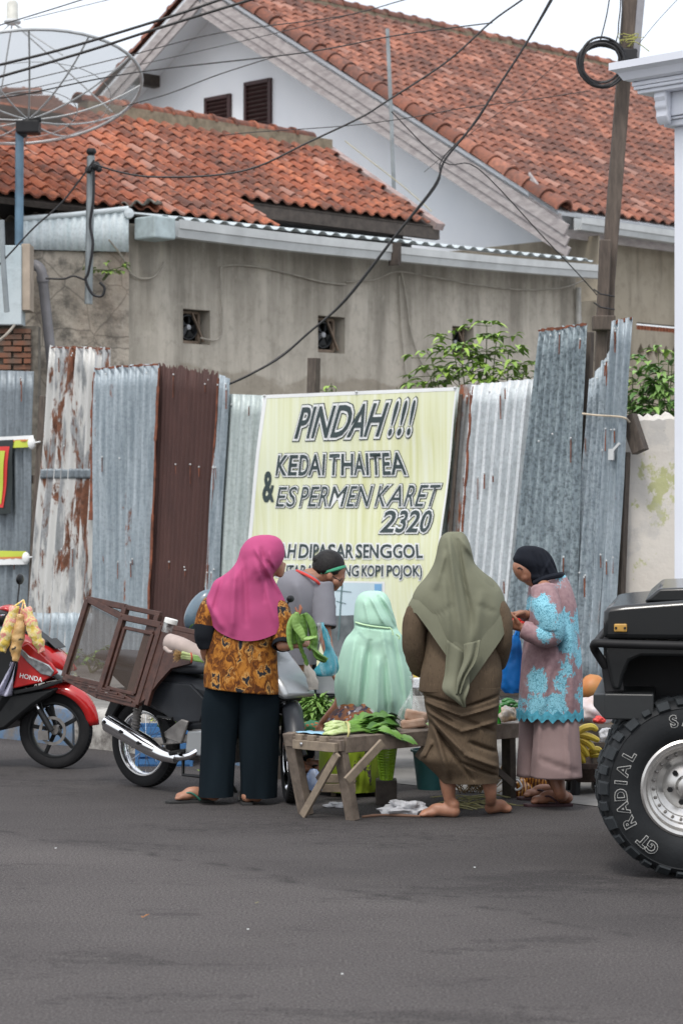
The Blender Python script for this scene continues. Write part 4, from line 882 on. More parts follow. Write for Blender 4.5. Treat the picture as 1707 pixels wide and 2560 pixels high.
bush('thin plant tips catching light above the dense shrub', V((P(1665, 0, Y2+.6).x, Y2+.6, .25)), [P(1645, 880, Y2+.6), P(1680, 885, Y2+.6), P(1620, 900, Y2+.6)], LG, 6, .13, .05)
bush('tiny yellow green sprout growing from a crack in the mossy wall', P(258, 700, 24.4), [P(252, 680, 24.4), P(268, 690, 24.35)], LG, 2, .07, .05)
bush('weed at the foot of the brown sheet behind the wooden cage', V((P(232, 1660, 21).x, 20.9, PZ)), [P(228, 1650, 20.8), P(240, 1655, 20.8)], LD, 3, .09, .04)
# ================= PEOPLE =================
SK1 = NB('skin_light'); c = SK1.ramp(SK1.noise(14, None, 4), (.3, (.27, .125, .075)), (.7, (.40, .20, .125))); SKIN = SK1.out(c, .5, 0, Subsurface_Weight=.08)
SK2 = NB('skin_brown'); c = SK2.ramp(SK2.noise(14, None, 4), (.3, (.22, .095, .055)), (.7, (.32, .15, .09))); SKIND = SK2.out(c, .5, 0, Subsurface_Weight=.06)
HAIR = mat('black_hair', (.010, .009, .009), .45, 0, .4, 30, .8, 120, sc3=(1, 1, 4), Specular_IOR_Level=.25)
def loft(rows, Y, nth=72, k=7, fold=0, nf=9, seed=0, hem=None, ycen=0, asym=0, squash=0):
    """cloth surface from silhouette rows (py, xl, xr, depth ratio[, fold amp[, y shift]]) at distance Y; hem(theta)->metres added to the last rows"""
    pts = []
    for r in rows:
        a = P(r[1], r[0], Y); b = P(r[2], r[0], Y); pts.append((a.z, (a.x+b.x)/2, (b.x-a.x)/2, (b.x-a.x)/2*r[3], r[4] if len(r) > 4 else fold, r[5] if len(r) > 5 else 0))
    n = (len(pts)-1)*k; m = MB(); vs = []
    for i in range(n+1):
        z, cx, rx, ry, fa, ys = cr_pt(pts, i/n); t = i/n
        for j in range(nth):
            th = 2*math.pi*j/nth; cs, sn = math.cos(th), math.sin(th)
            q = 2.0+squash; e = 2/q; X = math.copysign(abs(cs)**e, cs); Yv = math.copysign(abs(sn)**e, sn)
            f = fa*(math.sin(nf*th+seed+2.2*math.sin(t*2.1+seed))*.55+.45*math.sin((nf*1.7)*th+seed*2+t*3)+.8*noise.noise(V((cs*2.2, sn*2.2, z*2.5+seed))))
            g = 1+f; dz = 0
            if hem: dz = hem(th, cs, sn)*(t**2.2)
            vs.append((cx+rx*X*g, Y+ycen+ys+ry*Yv*g, z+dz))
    m.add(vs, [(i*nth+j, i*nth+(j+1) % nth, (i+1)*nth+(j+1) % nth, (i+1)*nth+j) for i in range(n) for j in range(nth)]); return m
def closetop(m, nth=72):
    c = V((0, 0, 0))
    for v in m.v[:nth]: c += V(v)/nth
    m.v.append(tuple(c)); k = len(m.v)-1; m.f += [(k, (j+1) % nth, j) for j in range(nth)]; m.m += [0]*nth; return m
def body(parent, m, matl, vox=.0075, smooth=6, name='body'):
    """fuse limbs into one continuous skin"""
    me = m.mesh('b', matl, 0); o = bpy.data.objects.new('b', me); col.objects.link(o)
    r = o.modifiers.new('r', 'REMESH'); r.mode = 'VOXEL'; r.voxel_size = vox; r.use_smooth_shade = True
    q = o.modifiers.new('s', 'SMOOTH'); q.iterations = smooth; q.factor = .5
    bpy.context.view_layer.update(); me2 = bpy.data.meshes.new_from_object(o.evaluated_get(bpy.context.evaluated_depsgraph_get())); bpy.data.objects.remove(o)
    me2.materials.clear(); me2.materials.append(matl); me2.shade_smooth()
    ob = bpy.data.objects.new(name, me2); col.objects.link(ob); WM[ob] = Matrix.Identity(4); ob.parent = parent; ob.matrix_parent_inverse = WM[parent].inverted(); return ob
def limb(m, pts, rr, n=12):
    c = curve(pts, 5); k = len(c)-1; r = [cr_pt([(x,) for x in rr], i/k)[0] for i in range(k+1)]
    m.tube(c, r, n); m.ball(pts[0], rr[0]*.99); m.ball(pts[-1], rr[-1]*.99)
def hand(m, wrist, d, palm_n, s=1.0, curl=.5, thumb=1):
    """palm + four bent fingers + thumb; d = pointing direction, palm_n = normal out of the palm"""
    d = V(d).normalized(); n = V(palm_n); n = (n-d*n.dot(d)).normalized(); x = d.cross(n)*thumb; w0 = V(wrist)
    m.ball(w0+d*.045*s, (.040*s, .036*s, .017*s), 12, 8, Matrix((d, x, n)).transposed()); m.cap(w0-d*.02*s, w0+d*.03*s, .021*s, .026*s)
    for i, (L, off) in enumerate(((.066, .027), (.074, .009), (.069, -.009), (.054, -.026))):
        p = w0+d*.078*s+x*off*s; dd = d+x*off*2; a = 0
        for j in range(3):
            seg = L*s*(.45, .32, .25)[j]; a += curl*(.55, 1.0, .8)[j]; v = (dd*math.cos(a)+n*math.sin(a)).normalized(); q = p+v*seg; m.cap(p, q, (.0095, .0085, .0078)[j]*s, (.0085, .0078, .007)[j]*s, 8); p = q
    p = w0+d*.02*s+x*.026*s
    for j in range(3):
        v = (d*(.7+.15*j)+x*(.75-.35*j)+n*(.25+.3*j*curl)).normalized(); q = p+v*(.034, .028, .024)[j]*s; m.cap(p, q, (.013, .011, .0095)[j]*s, (.011, .0095, .008)[j]*s, 8); p = q
def foot(m, heel, d, L=.235, w=.085, up=0):
    """bare foot: heel, arch, ball and five toes along d"""
    d = V(d).normalized(); x = d.cross(Z); h = V(heel)+Z*(.032+up)
    m.ball(h, (.036, .036, .034)); m.cap(h+d*.01, h+d*L*.42+Z*.008, .033, .034, 12)
    m.ball(h+d*L*.62-Z*.008, (L*.26, w*.5, .026), 14, 8, Matrix((d, x, Z)).transposed())
    m.ball(h+d*L*.38+Z*.012, (L*.3, w*.40, .034), 14, 8, Matrix((d, x, Z)).transposed())
    for i in range(5):
        o = (i-2)*w*.2; r = (.0125, .0095, .009, .0085, .008)[i]; p = h+d*(L*.80-.006*abs(i-.8)*1.5)+x*o-Z*.018; m.cap(p, p+d*(.022-.002*i), r, r*.9, 8)
    return h
def sandal(parent, heel, d, matl, smatl, L=.25, w=.09):
    d = V(d).normalized(); x = d.cross(Z); pr = [(-.03, .030), (.03, .038), (.10, .034), (.17, .044), (.215, .040), (.235, .012)]
    poly = pr+[(a, -b) for a, b in reversed(pr)]; m = MB(); m.prism([(a*L/.235, b*w/.085) for a, b in poly], .016, frame(d, x, Z, V(heel)+Z*.008)); s_ = m.build('sandal', matl, parent, smooth=0, bevel=.003)
    m = MB(); t = V(heel)+d*.165+Z*.035
    for sgn in (1, -1): m.tube(curve([t, V(heel)+d*.11+x*sgn*.035+Z*.062, V(heel)+d*.05+x*sgn*.042+Z*.018], 5), .006, 6)
    m.build('strap', smatl, s_)
def ribbon(parent, name, rows, matl, th=.006, n=6, k=6, Y=None):
    """hanging strip of cloth: rows of (left point, right point) with soft folds"""
    m = MB(); L = curve([r[0] for r in rows], k); R = curve([r[1] for r in rows], k); q = len(L)-1
    def fn(u, v):
        i = min(q, int(round(v*q))); p = L[i].lerp(R[i], u); return p+V((0, .012*math.sin(u*9+v*3), 0))
    m.grid(fn, n*2, q); return m.build(name, matl, parent, smooth=70, solid=th)
def folds(m, lines, Y):
    """press soft creases into the street side of a cloth mesh: lines of (px,py)->(px,py), width, height in metres (+ ridge, - groove)"""
    L = [(P(*a, Y), P(*b, Y), w_, h_) for a, b, w_, h_ in lines]; out = []
    for v in m.v:
        x, y, z = v
        if y < Y+.03:
            for a, b, w_, h_ in L:
                dx, dz_ = b.x-a.x, b.z-a.z; l2 = dx*dx+dz_*dz_; t = ((x-a.x)*dx+(z-a.z)*dz_)/l2
                if -.1 < t < 1.1:
                    tt = min(1, max(0, t)); d = math.hypot(x-a.x-dx*tt, z-a.z-dz_*tt); fade = min(1, 4*(t+.1), 4*(1.1-t))
                    y -= 1.5*h_*math.exp(-(d/w_)**2)*fade
        out.append((x, y, z))
    m.v = out; return m

# ---- woman in the pink headscarf ----
Y = 13.25
p1 = thing('person', 'woman in a magenta headscarf, orange batik tunic and wide dark trousers, seen from behind', 'person', G(590, 2010))
PINK = cloth('magenta_jersey', (.40, .070, .175), .07, 300, .15, .7)
BT = NB('batik'); v0 = BT.mix(.10, BT.co, BT.n('TexNoise', Scale=7.0, Detail=4).outputs['Color']); mp = BT.n('Mapping', Vector=v0, Scale=(1, .12, .62)).outputs[0]
n1 = BT.noise(30, mp, 4, .6, 1.2); c = BT.ramp(n1, (.38, (.070, .023, .007)), (.50, (.18, .06, .010)), (.61, (.37, .15, .024)))
v1 = BT.n('TexVoronoi', Vector=mp, Scale=15.0).outputs['Distance']; v2 = BT.noise(18, mp, 3, .5, 1.8)
bl = BT.math('MULTIPLY', BT.ramp(v1, (.30, 1), (.35, 0)), BT.ramp(v2, (.46, 0), (.49, 1))); rim = BT.math('MULTIPLY', BT.ramp(v1, (.36, 1), (.41, 0)), BT.ramp(v2, (.42, 0), (.45, 1)))
c = BT.mix(rim, c, (.46, .24, .07)); c = BT.mix(bl, c, (.018, .02, .026)); BT.bump(BT.noise(300, None, 2), .2, .001); BATIK = BT.out(c, .8, 0, Specular_IOR_Level=.2)
DARKT = NB('dark_teal_cloth'); c = DARKT.ramp(DARKT.noise(3, DARKT.map((3, 3, .5)), 4), (.3, (.0055, .0095, .013)), (.7, (.009, .015, .020))); DARKT.bump(DARKT.noise(220, DARKT.map((1, 1, .15)), 2), .3, .002); DTEAL = DARKT.out(c, .9, 0, Specular_IOR_Level=.08)
BCUFF = cloth('black_cuff', (.012, .014, .018))
def hem1(th, cs, sn): return -.125*max(0, -sn)**1.4 - .02*max(0, sn)
m = loft([(1337, 655, 672, 1), (1341, 634, 690, .9), (1352, 616, 704, .95), (1372, 602, 711, 1.0), (1392, 596, 711, 1.0, 0), (1408, 589, 704, 1.05, .012), (1424, 576, 692, 1.0, .015), (1438, 558, 683, .9, .015), (1452, 536, 688, .75, .015), (1474, 525, 700, .66, .015), (1500, 514, 712, .62, .018), (1525, 518, 720, .60, .02), (1545, 522, 725, .60, .022)], Y, 96, 6, hem=hem1, nf=7, seed=1.3)
folds(m, [((640, 1370), (700, 1480), .012, .016), ((656, 1370), (665, 1500), .012, -.012), ((590, 1420), (583, 1580), .018, .02), ((612, 1400), (618, 1560), .016, -.014), ((640, 1400), (700, 1570), .02, .014), ((560, 1440), (535, 1530), .014, -.016), ((668, 1400), (700, 1440), .008, -.012), ((675, 1380), (690, 1430), .007, .010), ((520, 1500), (560, 1570), .02, .014)], Y)
closetop(m, 96).build('headscarf', PINK, p1, smooth=80, sub=1)
m = loft([(1470, 560, 690, .55), (1530, 545, 700, .55), (1600, 521, 692, .62, .01), (1650, 515, 692, .66, .014), (1690, 512, 695, .68, .018), (1718, 513, 697, .70, .022)], Y, 72, 6, hem=lambda th, cs, sn: -.02-.02*cs, nf=8, seed=.5)
m.build('tunic', BATIK, p1, smooth=80, solid=.004)
def sleeve(parent, pts, rr, matl, name='sleeve', cuff=None, ncut=None, wr=.006, **kw):
    c = curve(pts, 7); k = len(c)-1; r = [cr_pt([(x,) for x in rr], i/k)[0]*(1+wr*8*noise.noise(V((i*.9, rr[0]*90, 0)))) for i in range(k+1)]
    m = MB(); m.tube(c, r, 18, False); n = 18
    m.v = [tuple(V(v)+V((1, 1, 1))*wr*noise.noise(V(v)*22)) for v in m.v]
    if cuff: i0 = int(k*ncut); m.m = [0 if f[0]//n < i0 else 1 for f in m.f]
    return m.build(name, [matl, cuff] if cuff else matl, parent, smooth=80, solid=.003)
sleeve(p1, [P(566, 1482, Y), P(528, 1522, Y), P(513, 1580, Y-.02), P(519, 1613, Y)], [.045, .066, .062, .056], BATIK, cuff=BCUFF, ncut=.6)
sleeve(p1, [P(668, 1490, Y), P(697, 1532, Y-.02), P(706, 1588, Y-.05), P(707, 1616, Y-.09)], [.045, .066, .066, .058], BATIK, cuff=BCUFF, ncut=.86)
for rows in ([(1700, 520, 612, .95), (1760, 505, 605, .85), (1850, 503, 592, .8, .02), (1930, 499, 586, .82, .03), (1991, 496, 583, .85, .035)],
             [(1700, 592, 700, .85), (1760, 594, 699, .85), (1850, 597, 698, .8, .02), (1930, 600, 694, .82, .03), (1993, 601, 692, .85, .035)]):
    m = loft(rows, Y+.02, 48, 6, nf=5, seed=rows[0][1]*.1); closetop(m, 48).build('trouser_leg', DTEAL, p1, smooth=80, sub=1)
m = MB(); H = P(655, 1405, Y-.0); m.ball(H+V((.01, .03, 0)), (.085, .105, .12)); m.cap(H-Z*.1, H-Z*.25, .06, .07); m.ball(P(700, 1422, Y+.03), (.03, .045, .05)); m.ball(P(700, 1436, Y+.02), (.022, .03, .02)); m.ball(P(711, 1412, Y+.04), (.012, .014, .016))
m.ball(P(618, 1540, Y), (.12, .07, .24)); m.ball(P(605, 1680, Y+.02), (.12, .07, .12)); m.cap(P(560, 1500, Y), P(670, 1500, Y), .04, .04)
limb(m, [P(560, 1495, Y), P(523, 1560, Y), P(514, 1610, Y)], [.05, .042, .038]); limb(m, [P(514, 1610, Y), P(518, 1640, Y+.05), P(540, 1668, Y+.2)], [.036, .033, .026]); hand(m, P(541, 1669, Y+.21), (.5, .6, -.3), (1, 0, -1), .95, .5)
limb(m, [P(672, 1495, Y), P(700, 1550, Y-.02), P(708, 1600, Y-.06)], [.05, .042, .036]); limb(m, [P(706, 1612, Y-.08), P(716, 1613, Y-.09), P(728, 1612, Y-.1)], [.038, .033, .026]); hand(m, P(728, 1612, Y-.1), (1, .1, .1), (.1, .5, -.6), 1.0, .75, 1)
for a, b in (((560, 1690), (535, 1985)), ((645, 1690), (642, 1988))): limb(m, [P(*a, Y+.02), P((a[0]+b[0])/2, (a[1]+b[1])/2, Y+.02), P(*b, Y+.02)], [.06, .055, .042])
f1 = G(520, 2005); f2 = G(618, 2012)
foot(m, f1+Z*.016, (-1, -.25, 0), .22); m.cap(P(530, 1985, Y), f1+Z*.05, .036, .03); foot(m, f2+Z*.016, (-.1, 1, 0), .23); m.cap(P(640, 1988, Y), f2+Z*.05+V((0, .02, 0)), .036, .03)
body(p1, m, SKIN, .008)
GRN = mat('green_rubber', (.02, .13, .09), .6); BLR = mat('black_rubber_sole', (.018, .018, .018), .7)
sandal(p1, f1, (-1, -.25, 0), BLR, GRN); sandal(p1, f2, (-.1, 1, 0), BLR, BLR)

# ---- woman in the olive headscarf ----
Y = 12.7
p2 = thing('person', 'barefoot woman in a long olive headscarf and brown dress, seen from behind', 'person', G(1160, 2045))
OLV = cloth('olive_crepe', (.168, .172, .122), .06, 350, .25, .8)
BRD = NB('brown_linen'); c = BRD.ramp(BRD.noise(3, None, 4), (.3, (.082, .058, .038)), (.7, (.120, .088, .058))); fl = BRD.ramp(BRD.noise(130, BRD.map((1, 1, .22)), 3, .7), (.56, 0), (.66, 1)); c = BRD.mix(BRD.math('MULTIPLY', fl, .55), c, (.035, .026, .018))
fl2 = BRD.ramp(BRD.noise(100, BRD.map((1, 1, .2), loc=(4, 4, 4)), 3, .7), (.60, 0), (.7, 1)); c = BRD.mix(BRD.math('MULTIPLY', fl2, .35), c, (.24, .17, .11)); BRD.bump(BRD.noise(240, BRD.map((1, 1, .3)), 2), .4, .002); BRN_D = BRD.out(c, .85, 0, Specular_IOR_Level=.15)
def hemv(d0, d1):
    def f(th, cs, sn):
        u = (cs-.16); return -(d0-d1*abs(u))*(1 if sn < 0 else .25) if abs(u) < d0/d1 else 0
    return f
head = [(1329, 1126, 1150, 1), (1332, 1114, 1157, .95), (1342, 1102, 1166, .95), (1360, 1095, 1174, 1), (1385, 1090, 1180, 1.0, .0), (1408, 1084, 1187, .95, .008), (1428, 1074, 1206, .8, .012), (1446, 1062, 1230, .66, .014), (1464, 1046, 1246, .60, .014), (1485, 1034, 1257, .58, .014)]
F2L = [((1128, 1340), (1182, 1560), .011, -.010), ((1118, 1345), (1150, 1600), .014, .014), ((1142, 1350), (1188, 1640), .009, -.014), ((1150, 1345), (1215, 1440), .016, .014), ((1110, 1380), (1085, 1470), .016, .014), ((1165, 1380), (1240, 1470), .02, -.012), ((1070, 1550), (1130, 1510), .008, -.008), ((1190, 1510), (1235, 1530), .008, -.008), ((1105, 1440), (1120, 1600), .02, .012), ((1200, 1480), (1180, 1610), .025, .012)]
m = loft(head+[(1505, 1030, 1262, .56, .014), (1522, 1034, 1262, .56, .014)], Y, 96, 6, hem=hemv(.335, .36), nf=6, seed=2.2)
closetop(folds(m, F2L, Y), 96).build('headscarf', OLV, p2, smooth=80, sub=1)
m = loft([(a, b+3, c_-3, d*.97)+((e[0],) if e else ()) for a, b, c_, d, *e in head[4:]]+[(1510, 1022, 1268, .55, .01), (1530, 1018, 1274, .545, .012)], Y+.004, 96, 6, hem=hemv(.40, .40), nf=6, seed=2.2)
folds(m, F2L[:4], Y).build('headscarf_lower_layer', OLV, p2, smooth=80, sub=1)
q = lambda x, y, d=.0: P(x, y, Y-.175-d)
ribbon(p2, 'headscarf_tail', [(q(1118, 1600), q(1175, 1640)), (q(1112, 1680), q(1172, 1690)), (q(1106, 1725, .03), q(1172, 1720, .03)), (q(1138, 1752, .03), q(1164, 1745, .03)), (q(1158, 1768), q(1162, 1768))], OLV)
ribbon(p2, 'headscarf_tail', [(q(1160, 1610, .03), q(1200, 1600, .03)), (q(1158, 1650, .045), q(1190, 1650, .045)), (q(1142, 1700, .045), q(1166, 1690, .045)), (q(1138, 1736, .035), q(1150, 1736, .035))], OLV)
m = loft([(1470, 1080, 1220, .45), (1530, 1064, 1236, .5), (1620, 1062, 1246, .62, .004), (1680, 1052, 1254, .68, .006), (1722, 1047, 1250, .72, .012), (1728, 1048, 1250, .72, .0)], Y, 72, 6, nf=5, seed=.7, ycen=.02)
m.build('dress_top', BRN_D, p2, smooth=80, solid=.004)
rows = [(1718, 1056, 1249, .70), (1740, 1060, 1247, .72, .004), (1765, 1063, 1246, .72, .006), (1811, 1072, 1241, .72, .006), (1860, 1064, 1240, .70, .008), (1893, 1050, 1244, .68, .01), (1915, 1068, 1245, .68, .012), (1938, 1092, 1244, .66, .014), (1956, 1104, 1244, .66, .015)]
m = loft(rows, Y, 220, 18, nf=4, seed=3.1)
folds(m, [((1056, 1735), (1160, 1762), .009, -.018), ((1160, 1762), (1248, 1735), .009, -.016), ((1060, 1750), (1150, 1785), .008, .016), ((1150, 1785), (1246, 1760), .008, .014), ((1066, 1775), (1150, 1822), .010, .018), ((1150, 1822), (1240, 1800), .010, .016), ((1068, 1762), (1130, 1800), .008, -.016), ((1072, 1790), (1160, 1880), .012, .024), ((1160, 1880), (1244, 1915), .012, .02), ((1075, 1800), (1150, 1900), .010, -.022), ((1150, 1900), (1240, 1938), .010, -.018), ((1082, 1810), (1120, 1940), .014, .02), ((1092, 1830), (1180, 1945), .011, -.018), ((1170, 1850), (1243, 1880), .012, -.018), ((1078, 1850), (1055, 1890), .012, .02), ((1100, 1770), (1240, 1830), .013, -.012)], Y)
m.build('skirt', BRN_D, p2, smooth=80, solid=.004)
sleeve(p2, [P(1085, 1495, Y), P(1046, 1535, Y), P(1034, 1605, Y), P(1048, 1665, Y+.1), P(1064, 1668, Y+.2)], [.05, .072, .064, .056, .046], BRN_D)
sleeve(p2, [P(1210, 1495, Y), P(1244, 1535, Y), P(1252, 1600, Y), P(1242, 1655, Y+.1), P(1220, 1650, Y+.2)], [.05, .068, .060, .052, .045], BRN_D)
m = MB(); H = P(1138, 1396, Y+.02); m.ball(H, (.07, .085, .105)); m.cap(H-Z*.1, H-Z*.2, .055, .07); m.ball(P(1150, 1580, Y+.03), (.13, .06, .22)); m.ball(P(1148, 1730, Y), (.13, .08, .12))
for sx_, pts in ((-1, [P(1085, 1500, Y+.02), P(1036, 1600, Y), P(1064, 1668, Y+.2)]), (1, [P(1210, 1500, Y+.02), P(1250, 1600, Y), P(1220, 1650, Y+.22)])):
    limb(m, pts, [.05, .042, .028]); hand(m, pts[-1], (-sx_*.8, .5, .1), (0, .2, -1), .95, .6, sx_)
fa = G(1134, 2043); fb = G(1226, 2034)
limb(m, [P(1120, 1760, Y), P(1122, 1900, Y), P(1119, 1950, Y), P(1124, 2000, Y), fa+Z*.07], [.07, .056, .049, .032, .034]); limb(m, [P(1190, 1760, Y), P(1212, 1900, Y), P(1222, 1955, Y), P(1226, 1995, Y+.02), fb+Z*.07], [.07, .05, .043, .031, .033])
foot(m, fa, (-1, .12, 0), .21, .085); foot(m, fb, (1, .45, 0), .15, .085)
body(p2, m, SKIN, .0075)

# ---- woman in the dark headscarf and lace tunic, facing left ----
Y = 13.05
p3 = thing('person', 'woman in a black headscarf and pink tunic with turquoise lace flowers, looking down', 'person', G(1390, 2018))
NAVY = cloth('midnight_cloth', (.010, .012, .018), .2, 300, .2, .75)
LC = NB('lace'); v0 = LC.mix(.05, LC.co, LC.n('TexNoise', Scale=22.0, Detail=3).outputs['Color']); mp = LC.n('Mapping', Vector=v0, Scale=(1, .03, .72)).outputs[0]
vo = LC.n('TexVoronoi', {'feature': 'F1'}, Vector=mp, Scale=7.8, Randomness=.8).outputs['Distance']; pet = LC.noise(38, mp, 4, .6, 1.0)
vo2 = LC.n('TexVoronoi', {'feature': 'F1'}, Vector=LC.n('Mapping', Vector=v0, Scale=(1, .03, .66), Location=(.41, .3, .77)).outputs[0], Scale=7.0, Randomness=.7).outputs['Distance']; vo = LC.math('MINIMUM', vo, vo2)
fm = LC.ramp(LC.math('ADD', vo, LC.math('MULTIPLY', pet, .62)), (.73, 1), (.755, 0)); inn = LC.ramp(LC.noise(70, None, 2, .5, 2), (.42, 0), (.5, 1))
c = LC.mix(fm, LC.ramp(LC.noise(40, None, 4), (.3, (.25, .15, .165)), (.7, (.36, .235, .245))), LC.mix(inn, (.09, .29, .38), (.26, .58, .70)))
LACE = LC.out(c, .8); MAUVE = cloth('mauve_cloth', (.275, .20, .195), .08, 250, .2, .8); CYAN = mat('lace_edge', (.07, .33, .44), .8, 0, .35, 40)
m = loft([(1364, 1310, 1331, 1), (1367, 1302, 1345, .9), (1373, 1293, 1360, .8), (1384, 1287, 1373, .75), (1398, 1281, 1382, .72), (1412, 1288, 1388, .74), (1422, 1297, 1391, .74), (1434, 1308, 1395, .76, .01), (1444, 1314, 1402, .8, .012), (1453, 1320, 1392, .8, .012), (1466, 1330, 1365, .8, .01)], Y, 72, 6, nf=8, seed=1)
folds(m, [((1345, 1375), (1372, 1440), .006, .008), ((1330, 1380), (1350, 1455), .006, -.007), ((1360, 1375), (1390, 1430), .006, -.008), ((1375, 1395), (1345, 1450), .006, .007)], Y)
m.v = [(x, y, z) for x, y, z in m.v]
closetop(m).build('headscarf', NAVY, p3, smooth=80, sub=1)
m = MB(); m.tube(curve([P(1335, 1458, Y-.10), P(1362, 1446, Y-.13), P(1395, 1438, Y-.10), P(1404, 1436, Y)], 5), [.016]*16, 8); m.build('headscarf_wrap', NAVY, p3)
m = loft([(1436, 1368, 1408, .9), (1440, 1352, 1414, .95), (1450, 1340, 1420, 1.1), (1472, 1331, 1429, 1.15), (1512, 1323, 1440, 1.1), (1555, 1318, 1444, 1.05, .008), (1597, 1310, 1447, 1.0, .01), (1640, 1305, 1452, .95, .014), (1700, 1300, 1455, .9, .02), (1760, 1295, 1456, .88, .024), (1788, 1292, 1456, .88, .026)], Y, 96, 6, nf=6, seed=4)
folds(m, [((1385, 1500), (1395, 1640), .012, -.03), ((1395, 1600), (1350, 1660), .02, -.02), ((1370, 1640), (1345, 1780), .02, .018), ((1420, 1560), (1425, 1780), .02, .015)], Y)
n96 = m.v[-96:]; closetop(m, 96).build('tunic', LACE, p3, smooth=80)
mm = MB(); k = 96; a = [V(v) for v in n96]; vs = []
for j in range(k+1):
    v = a[j % k]; zg = abs(((j*20/k) % 1)-.5)*2; vs += [v+Z*(.030-.028*zg+.012), v+Z*(-.004-.030*zg), ]
mm.add([V((p.x, p.y, p.z))+(V((p.x, p.y, 0))-V((P(1374, 0, Y).x, Y, 0))).normalized()*.004 for p in vs], [(2*j, 2*j+1, 2*j+3, 2*j+2) for j in range(k)]); mm.build('zigzag_hem', CYAN, p3, smooth=0, solid=.003)
sleeve(p3, [P(1360, 1468, Y-.14), P(1366, 1530, Y-.19), P(1376, 1580, Y-.19), P(1350, 1588, Y-.2), P(1306, 1572, Y-.18)], [.075, .085, .078, .065, .046], LACE)
sleeve(p3, [P(1352, 1466, Y+.12), P(1345, 1530, Y+.14), P(1340, 1560, Y+.12), P(1316, 1540, Y+.05)], [.07, .07, .06, .045], LACE)
m = loft([(1780, 1298, 1356, 1.2), (1850, 1296, 1345, 1.4, .01), (1940, 1291, 1338, 1.6, .02)], Y+.09, 48, 6, nf=4, seed=1); m.build('trouser_leg', MAUVE, p3, smooth=80, solid=.004)
m = loft([(1770, 1336, 1444, .6), (1850, 1332, 1447, .72, .01), (1900, 1328, 1450, .85, .014), (1943, 1326, 1453, .85, .018)], Y-.06, 72, 6, nf=5, seed=2); folds(m, [((1340, 1890), (1440, 1925), .012, -.012), ((1410, 1800), (1416, 1935), .012, .014), ((1345, 1800), (1336, 1900), .012, .012)], Y); m.build('trouser_leg', MAUVE, p3, smooth=80, solid=.004)
m = MB(); H = P(1332, 1408, Y)
m.ball(P(1335, 1410, Y), (.075, .065, .075)); 
fd3 = V((-.72, 0, -.69)); fu = V((-.69, 0, .72)); fc = P(1312, 1430, Y)          # face looks left and down
m.ball(P(1311, 1428, Y), (.058, .066, .082), 16, 12, Matrix((fd3, V((0, 1, 0)), fu)).transposed()); m.ball(P(1298, 1420, Y), (.034, .05, .038)); m.ball(P(1325, 1452, Y), (.032, .034, .030)); m.ball(P(1329, 1461, Y), (.016, .018, .016))
m.cap(P(1298, 1434, Y), P(1300, 1446, Y), .008, .012); m.ball(P(1301, 1448, Y), (.013, .013, .009)); m.ball(P(1314, 1455, Y), (.010, .016, .006)); m.ball(P(1318, 1459, Y), (.010, .015, .006)); m.ball(P(1312, 1443, Y-.045), (.024, .02, .024))
m.cap(P(1340, 1440, Y), P(1365, 1470, Y), .05, .06); m.ball(P(1378, 1560, Y), (.10, .09, .24)); m.ball(P(1378, 1740, Y), (.1, .09, .14))
limb(m, [P(1360, 1470, Y-.14), P(1374, 1580, Y-.18)], [.045, .04]); limb(m, [P(1374, 1582, Y-.18), P(1340, 1584, Y-.19), P(1304, 1570, Y-.17)], [.038, .034, .026]); hand(m, P(1303, 1569, Y-.17), (-1, .15, .28), (.2, .8, .9), 1.05, .55, -1)
limb(m, [P(1352, 1470, Y+.12), P(1342, 1560, Y+.12)], [.045, .04]); limb(m, [P(1340, 1560, Y+.12), P(1325, 1545, Y+.06), P(1314, 1536, Y+.0)], [.036, .033, .026]); hand(m, P(1314, 1536, Y-.02), (-1, -.1, .0), (0, -.3, -1), 1.05, .6, 1)
fa = G(1416, 2015); fb = G(1398, 2000)
limb(m, [P(1388, 1780, Y-.03), P(1390, 1900, Y-.05), P(1391, 1945, Y-.04), P(1400, 1985, Y-.05), fa+Z*.06-V((.02, 0, 0))], [.065, .055, .046, .034, .034]); foot(m, fa+Z*.015, (-1, -.05, 0), .235, .088)
limb(m, [P(1350, 1780, Y+.08), P(1360, 1900, Y+.2), fb+Z*.06], [.065, .05, .034]); foot(m, fb+Z*.015, (-1, .1, 0), .235, .088)
body(p3, m, SKIND, .0065, 3)
m = MB(); 
for yy_ in (-.035, .035): m.ball(P(1300, 1429, Y)+V((-.004, yy_, 0)), (.010, .012, .006), 10, 6, Matrix((fd3, V((0, 1, 0)), fu)).transposed())
m.build('eye', mat('dark_eye', (.02, .012, .01), .2), p3)
m = MB(); m.tube([P(1293, 1421, Y-.05), P(1298, 1419, Y-.06), P(1305, 1424, Y-.07)], .0035, 6); m.build('eyebrow', HAIR, p3)
FLP = mat('maroon_rubber', (.05, .02, .025), .6)
sandal(p3, fa, (-1, -.05, 0), FLP, FLP); sandal(p3, fb, (-1, .1, 0), FLP, FLP)
tag(MB().ball(P(1288, 1552, Y-.1), (.035, .02, .018)).ball(P(1300, 1558, Y-.1), (.03, .018, .014)).build('red_purse', mat('red_leather', (.45, .02, .01), .5)), 'small red purse held in the hands of the woman in lace', 'purse')

